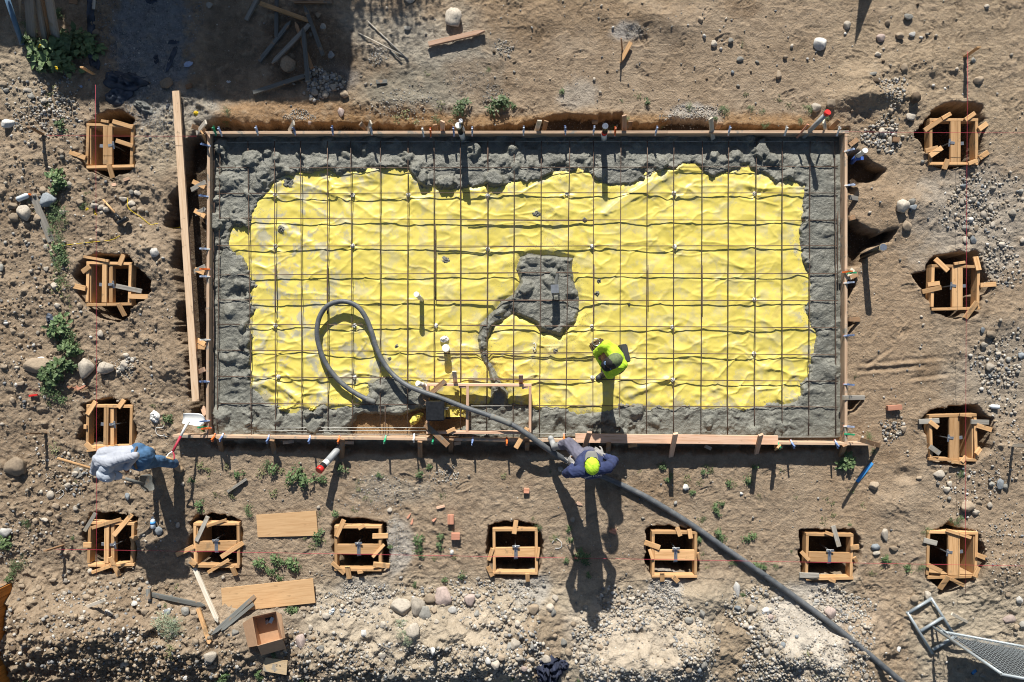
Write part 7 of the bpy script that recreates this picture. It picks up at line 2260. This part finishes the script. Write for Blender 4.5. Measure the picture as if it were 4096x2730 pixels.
# ------------------------------------------------------------------ weeds
def weed_mesh(kind, seed):
    r = random.Random(seed)
    vs, fs, col = [], [], []
    n = {'L': 90, 'F': 190, 'S': 46, 'G': 150, 'B': 70}[kind]
    stems = [(r.uniform(0, 6.28), r.uniform(.25, .95)) for _ in range({'L': 9, 'F': 12, 'S': 9, 'G': 14, 'B': 9}[kind])]
    for i in range(n):
        sa, sl = r.choice(stems)
        f = r.random() ** .7
        a = sa + r.gauss(0, .28 if kind != 'S' else .12)
        rad = sl * f
        hgt = {'B': .8, 'L': .75, 'F': .6, 'S': .25, 'G': .5}[kind]
        c = Vector((rad * math.cos(a), rad * math.sin(a), hgt * (1 - rad ** 1.6 * .75) * r.uniform(.35, 1) + .02))
        L = {'B': r.uniform(.28, .5), 'L': r.uniform(.16, .34), 'F': r.uniform(.07, .15), 'S': r.uniform(.10, .24), 'G': r.uniform(.2, .45)}[kind]
        W = L * {'B': .7, 'L': .62, 'F': .42, 'S': .5, 'G': .09}[kind]
        da = a + r.gauss(0, .9)
        d = Vector((math.cos(da), math.sin(da), r.uniform(-.45, .35))).normalized()
        s_ = Vector((-d.y, d.x, 0)).normalized()
        s_ = (s_ + Vector((0, 0, r.uniform(-.4, .4)))).normalized()
        u = d.cross(s_)
        u = u if u.z > 0 else -u
        o_ = len(vs)
        dr = -.18 * L
        for t, wv, zd in ((0, .06, 0), (.28, .48, .05), (.62, .40, .03), (1.0, .02, -.16)):
            m_ = c + d * (L * t) + u * (zd * L)
            vs += [m_ - s_ * W * wv + u * (.10 * W), m_, m_ + s_ * W * wv + u * (.10 * W)]
        for k in range(3):
            b_ = o_ + k * 3
            fs += [(b_, b_ + 1, b_ + 4, b_ + 3), (b_ + 1, b_ + 2, b_ + 5, b_ + 4)]
        col += [r.random()] * 12
    for sa, sl in stems:
        p = [Vector((sl * t * math.cos(sa), sl * t * math.sin(sa), {'B': .6, 'L': .6, 'F': .4, 'S': .12, 'G': .3}[kind] * t * (1.2 - t))) for t in (0, .35, .7, 1)]
        v_, f_ = sweep(p, .012, 4)
        o_ = len(vs)
        vs += v_
        fs += [tuple(q_ + o_ for q_ in ff) for ff in f_]
        col += [.35] * len(v_)
    me = bpy.data.meshes.new("weed")
    me.from_pydata(vs, [], fs)
    at = me.color_attributes.new("Col", 'FLOAT_COLOR', 'POINT')
    c4 = np.ones((len(vs), 4), np.float32)
    c4[:, :3] = np.array(col, np.float32)[:, None]
    at.data.foreach_set("color", c4.ravel())
    me.materials.append(M[{'B': 'leaf', 'L': 'leaf', 'F': 'leaf', 'S': 'leafdry', 'G': 'leafpale'}[kind]])
    return me


WM = {k: [weed_mesh(k, 40 + i + ord(k)) for i in range(4)] for k in 'LFSGB'}
WEEDS = {
    (0, 0): "400 440 150 B;520 520 180 B;610 600 150 B;480 640 110 B;320 400 110 B;720 400 160 B;830 450 120 B;700 490 110 L;600 380 120 L;230 230 60 F;560 1160 75 L;470 870 75 S;500 800 60 S;2060 1020 55 F;2080 1130 50 F;560 130 60 L;430 960 50 S",
    (0, 1): "1890 990 105 L;1840 1010 80 F;2210 960 110 L;2260 930 80 L;2130 1000 60 L;1690 960 70 S;1370 1030 80 S;1640 1090 60 F;1460 1110 60 S;1290 1080 60 S;1780 1080 60 S;2110 640 40 F;1560 700 50 S",
    (0, 2): "1920 1010 80 F;1615 980 50 F;460 840 38 L;1235 930 42 L;2170 990 48 F;2270 1020 42 F;1850 1080 30 L;1360 1155 40 S;1140 880 55 S;2290 1150 55 F;15 960 45 L;1000 920 26 F;920 1165 40 F;1050 1090 36 F;2080 410 40 S;2120 860 50 S",
    (0, 3): "370 1000 65 F;290 1110 50 F;80 920 60 S;200 960 50 S;520 1090 55 F;705 1165 26 F",
    (1, 0): "530 340 90 F;500 560 80 F;540 720 90 L;600 760 60 S;530 880 80 F;560 1010 80 F;590 1050 60 S;640 1250 50 S;480 420 60 L;600 480 60 S;520 110 110 B;540 200 80 L;550 420 110 F;470 480 70 S;540 640 85 F;560 560 60 S;560 800 105 F;600 830 70 L;560 930 90 S;570 1100 90 S;620 1160 60 S;550 1420 100 B;520 1480 80 L;650 1510 100 F;270 340 50 S;750 210 60 S;480 1000 50 S;250 270 40 S;400 390 50 S;770 330 60 F",
    (2, 0): "640 100 110 B;700 90 80 F;580 60 70 L;550 250 105 B;640 210 80 B;480 330 120 B;420 330 90 L;460 460 110 F;560 520 100 F;420 560 70 S;680 230 60 L;1530 720 70 L;1500 690 50 S;490 1000 85 S;1420 590 60 S;1820 1150 80 S;1920 1170 80 S;2090 1170 85 S;2180 1230 55 L;1740 1280 45 L;1810 1510 65 L;2260 1530 65 F;1845 830 34 L;2080 1420 70 S;1980 1410 60 S;690 1290 40 S",
    (2, 1): "100 1130 80 F;150 1170 70 L;330 1240 95 L;400 1200 70 L;470 1290 90 L;430 1330 60 S;240 1190 70 S;610 1260 55 L;780 1180 60 L;760 1230 40 S;940 1290 60 S;930 1360 50 S;1120 1240 45 L;1490 1220 48 L;1570 1150 45 L;160 1400 90 S;1000 1410 80 S;1690 1410 50 S;2250 1240 60 S;300 1330 60 S;60 1220 70 S;1740 485 46 S;890 1540 50 S",
    (2, 2): "1350 1140 60 S;1370 1150 44 L;1390 1120 40 S;1790 1130 70 S;1810 1190 60 S;1750 1210 45 L;1430 1270 50 L;1600 1260 60 S;1580 1310 60 S;1990 1300 66 S;1970 1310 40 L;2150 1260 70 S;2140 1280 46 L;2170 1310 50 S;2210 1160 42 L;1890 1490 60 S;1900 1480 40 L;1850 1520 50 L;1640 1390 35 L;2250 1420 40 S;1450 1220 40 S;2040 1330 40 S;1170 1200 34 S;1700 1290 50 S;350 1200 26 F",
    (2, 3): "700 1110 85 B;690 1150 55 L;920 880 55 F;950 1010 50 F;1745 1220 60 F;130 1180 50 S;760 1400 50 S;590 1510 60 S;860 1500 50 S;790 320 40 S;540 1460 40 S;250 1440 40 S",
    (3, 0): "240 110 65 F;270 150 45 F;60 300 95 L;30 330 70 F;190 470 95 F;150 540 70 F;100 560 60 S;90 620 50 L;1500 1010 110 G;1580 1050 120 G;1540 1090 90 G;665 255 26 L;2020 1530 70 L;2060 1490 50 L;1580 1250 70 S;1560 1330 50 S;240 1545 32 L;1500 880 60 S;1620 700 70 S;2280 500 40 S;2270 40 60 F",
    (3, 1): "580 230 70 L;560 290 70 F;500 330 60 S;620 290 50 S;40 470 70 L;150 540 65 L;190 440 65 L;240 480 60 L;350 480 80 L;370 540 50 L;220 610 40 L;1470 270 70 L;1480 350 50 L;1430 380 45 S;1500 420 45 L;1660 330 50 L;1870 600 48 L;1715 630 36 L;1450 680 34 L;1680 250 42 L;1320 1030 70 G;1340 1120 70 G;1370 1180 60 G;310 910 60 L;370 910 40 L;1220 330 36 L;720 40 45 L;30 1490 50 L;40 1530 45 L;410 1550 40 L;1800 430 55 S;1620 440 50 S;1780 160 45 S;600 30 50 S;440 260 40 S;170 1320 40 L",
    (3, 2): "510 170 42 L;500 460 38 L;240 160 55 F;380 270 60 S;400 240 40 F;650 400 70 L;600 430 60 L;680 450 60 L;700 590 44 L;530 270 40 L;1700 270 45 L;1710 110 60 S;1740 80 40 F;1870 220 60 L;1900 260 50 L;2130 260 50 L;2180 240 50 L;1740 420 50 S;1760 520 50 S;1990 470 50 F;2030 480 40 F;2220 500 55 L;2270 520 50 L;2100 770 34 L;1860 30 44 L;600 1550 26 L;160 1540 26 L;0 1540 30 L;190 80 40 S;360 400 40 S",
    (3, 3): "490 110 60 S;590 50 55 S;70 515 38 F;1060 440 50 L;1080 470 40 L;1260 530 52 L;1390 520 60 F;1440 540 50 F;1430 190 60 F;1490 190 40 F;1740 80 60 F;1710 120 50 F;370 1340 60 S;950 570 45 S;740 135 32 F;1170 490 40 S;1030 520 40 S;460 1510 40 S;215 380 26 F;1660 95 30 F;940 250 20 S"}
WK = {'B': "big-leaved green weed", 'L': "broad-leaved green weed", 'F': "fine-leaved green weed", 'S': "sparse straggly weed", 'G': "silvery dry grass tuft"}
wl_items = []
for t, s in WEEDS.items():
    for e in s.split(";"):
        x, y, r_, k = e.split()
        px, py = q(t, float(x), float(y))
        rad = float(r_) / Z4 / PPM
        p = G(px, py, 0)
        o = link("weed", WM[k][R.randrange(4)], None, None, (p.x, p.y, gz(p.x, p.y) - .01))
        sc = rad * R.uniform(1.0, 1.2)
        o.scale = (sc, sc, min(sc * 1.1, .30))
        o.rotation_euler = (R.uniform(-.1, .1), R.uniform(-.1, .1), R.uniform(0, 6.28))
        tag(o, None, "weed", "weeds growing in the dirt")
        key, d = placed_label(WK[k], px, py)
        wl_items.append((o, key, d))
finish_labels(wl_items)
# yellow flowers on the leafy plant
for i, (x, y) in enumerate([(355, 425), (368, 415), (512, 612), (520, 630)]):
    p = G(*q((0, 0), x, y), 0)
    p = Q((0, 0), x, y, p.z + .27)
    o = crumple("flower", p, .024, .024, .02, M['yellowbit'], 80 + i, 20, .7, None, 0, 3)
    tag(o, f"yellow flower on the leafy upper left plant, {ordn[i]} from the top", "flower", "yellow flowers on the leafy plant")

# ------------------------------------------------------------------ tree beyond the top edge, ragged end of the house shadow
tr = empty("tree", (-2.05, 9.3, 0), "small leafy tree beyond the top edge, next to the house", "tree")
tube("trunk", catmull([(-2.05, 9.3, -.1), (-2.0, 9.32, .9), (-2.1, 9.25, 1.7), (-2.0, 9.2, 2.5)], 5), [.09 - .0035 * i for i in range(16)], M['brown'], tr, 10)
r_ = random.Random(9)
vs, fs, col = [], [], []
cl = [(r_.uniform(-.75, .65), r_.uniform(-.5, .5), r_.uniform(-.45, .45), r_.uniform(.16, .30)) for _ in range(16)]
for _ in range(1500):
    c = r_.choice(cl)
    p = Vector((-2.05 + c[0] + r_.gauss(0, c[3] * .6), 9.3 + c[1] + r_.gauss(0, c[3] * .6), 2.25 + c[2] + r_.gauss(0, c[3] * .5)))
    d = Vector((r_.uniform(-1, 1), r_.uniform(-1, 1), r_.uniform(-.6, .4))).normalized()
    s_ = d.orthogonal().normalized()
    L = r_.uniform(.05, .1)
    o_ = len(vs)
    vs += [p, p + d * L * .5 + s_ * L * .3, p + d * L, p + d * L * .5 - s_ * L * .3]
    fs.append((o_, o_ + 1, o_ + 2, o_ + 3))
    col += [r_.random()] * 4
me = bpy.data.meshes.new("crown")
me.from_pydata([v - Vector((-2.05, 9.3, 0)) for v in vs], [], fs)
at = me.color_attributes.new("Col", 'FLOAT_COLOR', 'POINT')
at.data.foreach_set("color", np.repeat(np.array(col, np.float32), 4))
link("crown", me, M['leaf'], tr, (-2.05, 9.3, 0))
for c in cl[:7]:
    tube("limb", [(-2.05, 9.25, 1.6), (-2.05 + c[0] * .5, 9.3 + c[1] * .5, 2.0 + c[2] * .5), (-2.05 + c[0], 9.3 + c[1], 2.25 + c[2])], [.04, .028, .012], M['brown'], tr, 6)
